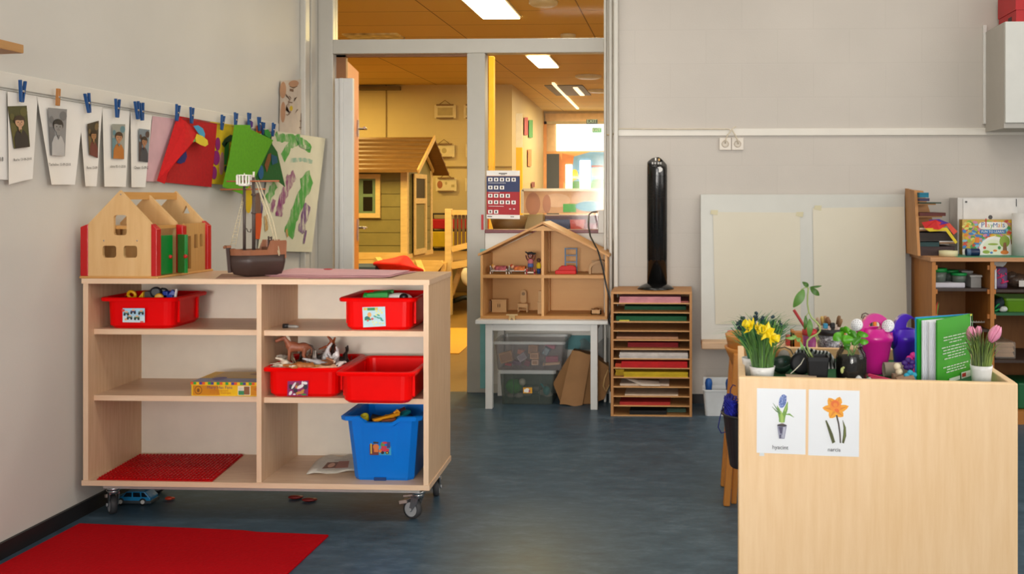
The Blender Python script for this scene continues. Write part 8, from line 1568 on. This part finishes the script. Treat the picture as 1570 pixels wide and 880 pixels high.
for px, py, lab in ((1375.5, 562, 'upper of the two cream wooden balls beside the pink sticks'), (1378.5, 570, 'lower of the two cream wooden balls beside the pink sticks')):
    c = bp(px, py, .1); one('cream_ball', MB().ball(c, .0082, 14), M('#dccfb0', .5), lab, 'ball', 'cream balls in the planter box')
a = bp(1377, 575, .1); one('brown_block', MB().box((a.x-.012, a.y-.006, ZI), (a.x+.01, a.y+.012, bp(1377, 573.5, .1).z)), M('#8a7258', .7), 'small brown block under the cream balls', 'block')
def petals(px, py, v, r, c, lab, n=5):
    q = bp(px, py, v); mb = MB()
    for k in range(n): a = 2*PI*k/n+.4; mb.ball(q+RT*(r*.55*math.cos(a))+UP*(r*.55*math.sin(a)), (r*.5, .004, r*.4), 8)
    mb.tube([q, Vector((q.x, q.y, ZI))], .0025, 6); one('paper_flower', mb, M(c, .6, var=.15), lab, 'paper flower', 'paper flowers in the planter box')
petals(1393, 558, .13, .016, '#3b1470', 'purple paper flower left of the green book'); petals(1401, 551, .15, .018, '#c01a7a', 'magenta paper flower close to the green book'); petals(1396, 577, .07, .015, '#1f93b0', 'turquoise paper flower at the foot of the green book')
a, b = bp(1378, 579, .045), bp(1403, 577, .05); one('brown_paper', MB().hexa([Vector((a.x, a.y, ZI)), Vector((b.x, b.y, ZI)), Vector((b.x, b.y+.03, ZI)), Vector((a.x, a.y+.03, ZI)), Vector((a.x, a.y, ZI+.016)), Vector((b.x, b.y, ZI+.022)), Vector((b.x, b.y+.03, ZI+.03)), Vector((a.x, a.y+.03, ZI+.02))]), M('#9a7a5f', .8), 'crumpled beige paper at the front rim left of the book', 'paper')
# green book standing open
zt_ = PD(1437, 491, 2.155).z
S0 = PD(1489, 481, 0); f1 = PZ(1437, 491, zt_); sp1 = PZ(1488.5, 480.8, zt_-.0); bk1 = PZ(1404, 486.5, zt_)
sp1 = Vector((sp1.x, sp1.y, zt_))
lim = FL+vb_*.024
def drop(p): return Vector((p.x, p.y, ZI))
t = thing('green_book', 'bright green children book standing open at the front right of the planter box', 'book', tuple(drop((f1+bk1)/2)))
GB = M('#3fa02a', .35, var=.08, scale=3)
# keep the book inside the rim
def inside(p):
    v = (p-FL).dot(Vector((-ub.y, ub.x, 0)));
    return p if v > .024 else p+Vector((-ub.y, ub.x, 0))*(.024-v)
f1, sp1, bk1 = inside(f1), inside(sp1), inside(bk1)
Q = Quad(drop(f1), drop(sp1), sp1, f1)
sh = []
lines = [(.70, .18, .84), (.655, .18, .82), (.61, .34, .70), (.545, .12, .9), (.50, .16, .82), (.455, .14, .86), (.41, .28, .78), (.37, .18, .82), (.24, .14, .88), (.20, .24, .76), (.16, .22, .8)]
for y, x0_, x1_ in lines:
    x = x0_
    while x < x1_-.03: w = gr_.uniform(.04, .12); w = min(w, x1_-x); sh.append((1, [(x, y), (x+w, y), (x+w, y+.014), (x, y+.014)])); x += w+.02
sh += [(1, rc(.3, .0, .62, .06)), (1, rc(.66, 0, .95, .1)), (2, rc(.68, .02, .8, .08)), (3, rc(.93, .97, 1, 1)), (4, rc(.985, 0, 1, 1))]
mb = sheet(Q, sh, 1, 1, step=.00012); part('front_cover', mb, [GB, M('#dfe9d8', .4), M('#b8302a', .4), M('#c9c03a', .4), M('#2f8a3f', .4)], t, solid=0)
Nf = Q.n
part('cover_board', MB().hexa([p-Nf*.0008 for p in (drop(f1), drop(sp1))]+[p-Nf*.003 for p in (drop(sp1), drop(f1))]+[p-Nf*.0008 for p in (f1, sp1)]+[p-Nf*.003 for p in (sp1, f1)]), M('#2f8f20', .4), t)
d2 = (sp1-bk1); n2 = Vector((-d2.y, d2.x, 0)).normalized()
part('back_cover', MB().hexa([drop(bk1), drop(sp1)]+[drop(sp1)+n2*.003, drop(bk1)+n2*.003]+[bk1, sp1, sp1+n2*.003, bk1+n2*.003]), [M('#1f8fc4', .4)], t, 'blue back cover')
e_ = (f1-bk1)
for nm, fa, fb, c in (('endpaper', .12, .2, '#1fa02f'),): part(nm, MB().hexa([drop(bk1+e_*fa*.4-Vector((0, 0, 0))), drop(sp1), drop(sp1)+n2*.001, drop(bk1+e_*fa), bk1+e_*fa*.4-Vector((0, 0, .003)), sp1-Vector((0, 0, .003)), sp1-Vector((0, 0, .003))+n2*.001, bk1+e_*fa-Vector((0, 0, .003))]), M(c, .5), t)
mb = MB(); top_ = Vector((0, 0, -.006))
for k in range(14):
    fa = .2+.7*k/14+ (0 if k < 7 else .02); q = bk1+e_*fa; q = sp1+(q-sp1)*(.97+.02*math.sin(k)); qq = q+top_; ss = sp1+top_; th_ = e_*.022
    mb.hexa([drop(q), drop(ss), drop(ss)+th_*.05, drop(q)+th_, qq, ss, ss+th_*.05, qq+th_])
part('pages', mb, M('#eef1f6', .6, var=.06, scale=60, stretch=(1, 1, .2)), t)
Qp = Quad(drop(bk1+e_*.915), drop(bk1*.0+sp1*.35+(bk1+e_*.915)*.65), (sp1*.35+(bk1+e_*.915)*.65)+top_, bk1+e_*.915+top_)
part('page_print', sheet(Qp, [(1, rc(.1, .62-.075*k, .1+.5*(.6+.4*math.sin(3*k)), .64-.075*k)) for k in range(7)], 1, 1, step=.0004), [M('#dadfe6', .6), M('#35373c', .6)], t)
# tulips in the white pot
base3, R3 = cpot('white pot of pink tulips at the right end of the planter box', 1504.5, 559.5, 34, .09, tap=.78)
o = grass(base3, R3, 85, .05, .09, .042, [M('#566b2a', .6, var=.3, scale=40), M('#74883c', .6, var=.3, scale=40), M('#3c4f1c', .6, var=.3, scale=40)], 'tulip_plant', '', w=.0011); tag(o, 'pink artificial tulips with thin grassy leaves in the right white pot', 'plant')
TP = M('#e58fae', .45, var=.15, scale=40)
def tulip(px, py, v, L_, ang, lean):
    c = bp(px, py, v); d = Vector((math.sin(lean), 0, math.cos(lean))); MX = Matrix.Rotation(lean, 4, 'Y'); mb = MB()
    for k in range(6):
        a = k*PI/3+ang; rr0 = L_*.30*(1 if k % 2 else .8); vs = []
        for i in range(6):
            f = i/5; r = rr0*(math.sin(PI*min(.98, f*.72+.12))); w = L_*.24*math.sin(PI*(f*.86+.1)); z = -L_*.5+L_*f
            for s_ in (-1, 0, 1): an = a; vs.append(MX @ Vector((r*math.cos(an)-s_*w*math.sin(an)-(abs(s_)*w*.25)*math.cos(an), r*math.sin(an)+s_*w*math.cos(an)-(abs(s_)*w*.25)*math.sin(an), z)))
        mb.add([v_+c for v_ in vs], [(i*3+j, i*3+j+1, i*3+j+4, i*3+j+3) for i in range(5) for j in range(2)], 0, True)
    part('tulip_flower', mb, TP, o, 'pink tulip', solid=.0008); b_ = c-d*L_*.5; part('stem', MB().tube([b_, b_*.5+base3*.5+Vector((.002, 0, .008)), base3], .0017, 6), M('#6f8a3a', .5), o)
tulip(1525, 512, .07, .040, .2, .5); tulip(1489, 512, .13, .034, .5, -.05); tulip(1500, 508, .15, .024, .9, .12)
# ================================================================ LIGHT
def area(name, loc, rot, sx, sy, power, colr, spread=None):
    l = bpy.data.lights.new(name, 'AREA'); l.shape = 'RECTANGLE'; l.size = sx; l.size_y = sy; l.energy = power; l.color = colr
    o = bpy.data.objects.new(name, l); col.objects.link(o); o.location = loc; o.rotation_euler = rot
    if spread: l.spread = spread
    return o
area('window_and_fill_light', (1.0, -2.4, 1.75), (PI/2, 0, 0), 4.2, 1.9, 84, (1, .97, .93))             # classroom windows behind the camera
area('window_and_fill_light', (-.35, -2.6, 1.3), (PI/2, 0, .03), 1.9, 1.1, 8.5, (1, .955, .90), .62)          # low window straight behind the camera
area('window_and_fill_light', (3.45, 2.2, 1.8), (PI/2, 0, PI/2), 4.2, 1.7, 62, (1, .97, .92))            # windows in the right wall
area('window_and_fill_light', (-1.15, -2.6, 1.15), (PI/2, 0, .03), .9, .9, 1.7, (1, .955, .90), .36)        # narrow beam with no real source, added to brighten the cabinet
for x, y in ((-.8, 2.4), (1.2, 2.4), (-.8, 4.6), (1.2, 4.6)): area('added_ceiling_light', (x, y, 3.08), (0, 0, 0), 1.2, .3, 11, (1, .93, .82))  # unseen ceiling lamps, added to light the classroom
WARM = (1, .755, .27)
p = PZ(769, 15, HC); area('hall_and_fill_light', (p.x, 8.7, HC-.04), (0, 0, 0), .4, 1.6, 62, WARM)
area('hall_and_fill_light', (-3.6, 8.6, HC-.04), (0, 0, 0), .4, 1.6, 85, WARM); area('hall_and_fill_light', (-4.5, 11.2, HC-.04), (0, 0, 0), 1.2, .4, 60, WARM); area('hall_and_fill_light', (-1.0, 12.0, HC-.04), (0, 0, 0), .4, 1.2, 60, (1, .8, .48))
area('hall_and_fill_light', (-.2, 6.7, HC-.04), (0, 0, 0), 1.6, .3, 45, (1, .86, .6)); area('hall_and_fill_light', (-1.2, 14.4, HC-.04), (0, 0, 0), .5, 1.2, 70, (1, .88, .62))  # first one is added out of view to brighten the craft board
area('hall_and_fill_light', (.6, 14.5, HC-.04), (0, 0, 0), .6, 1.2, 60, (1, .86, .6))
w = bpy.data.worlds.new('world'); scn.world = w; w.use_nodes = True; bg = w.node_tree.nodes['Background']; bg.inputs[0].default_value = (.92, .96, 1, 1); bg.inputs[1].default_value = .55
scn.view_settings.view_transform = 'Standard'; scn.view_settings.look = 'None'; scn.view_settings.exposure = 0; scn.view_settings.gamma = 1
scn.cycles.max_bounces = 8; scn.cycles.transparent_max_bounces = 16
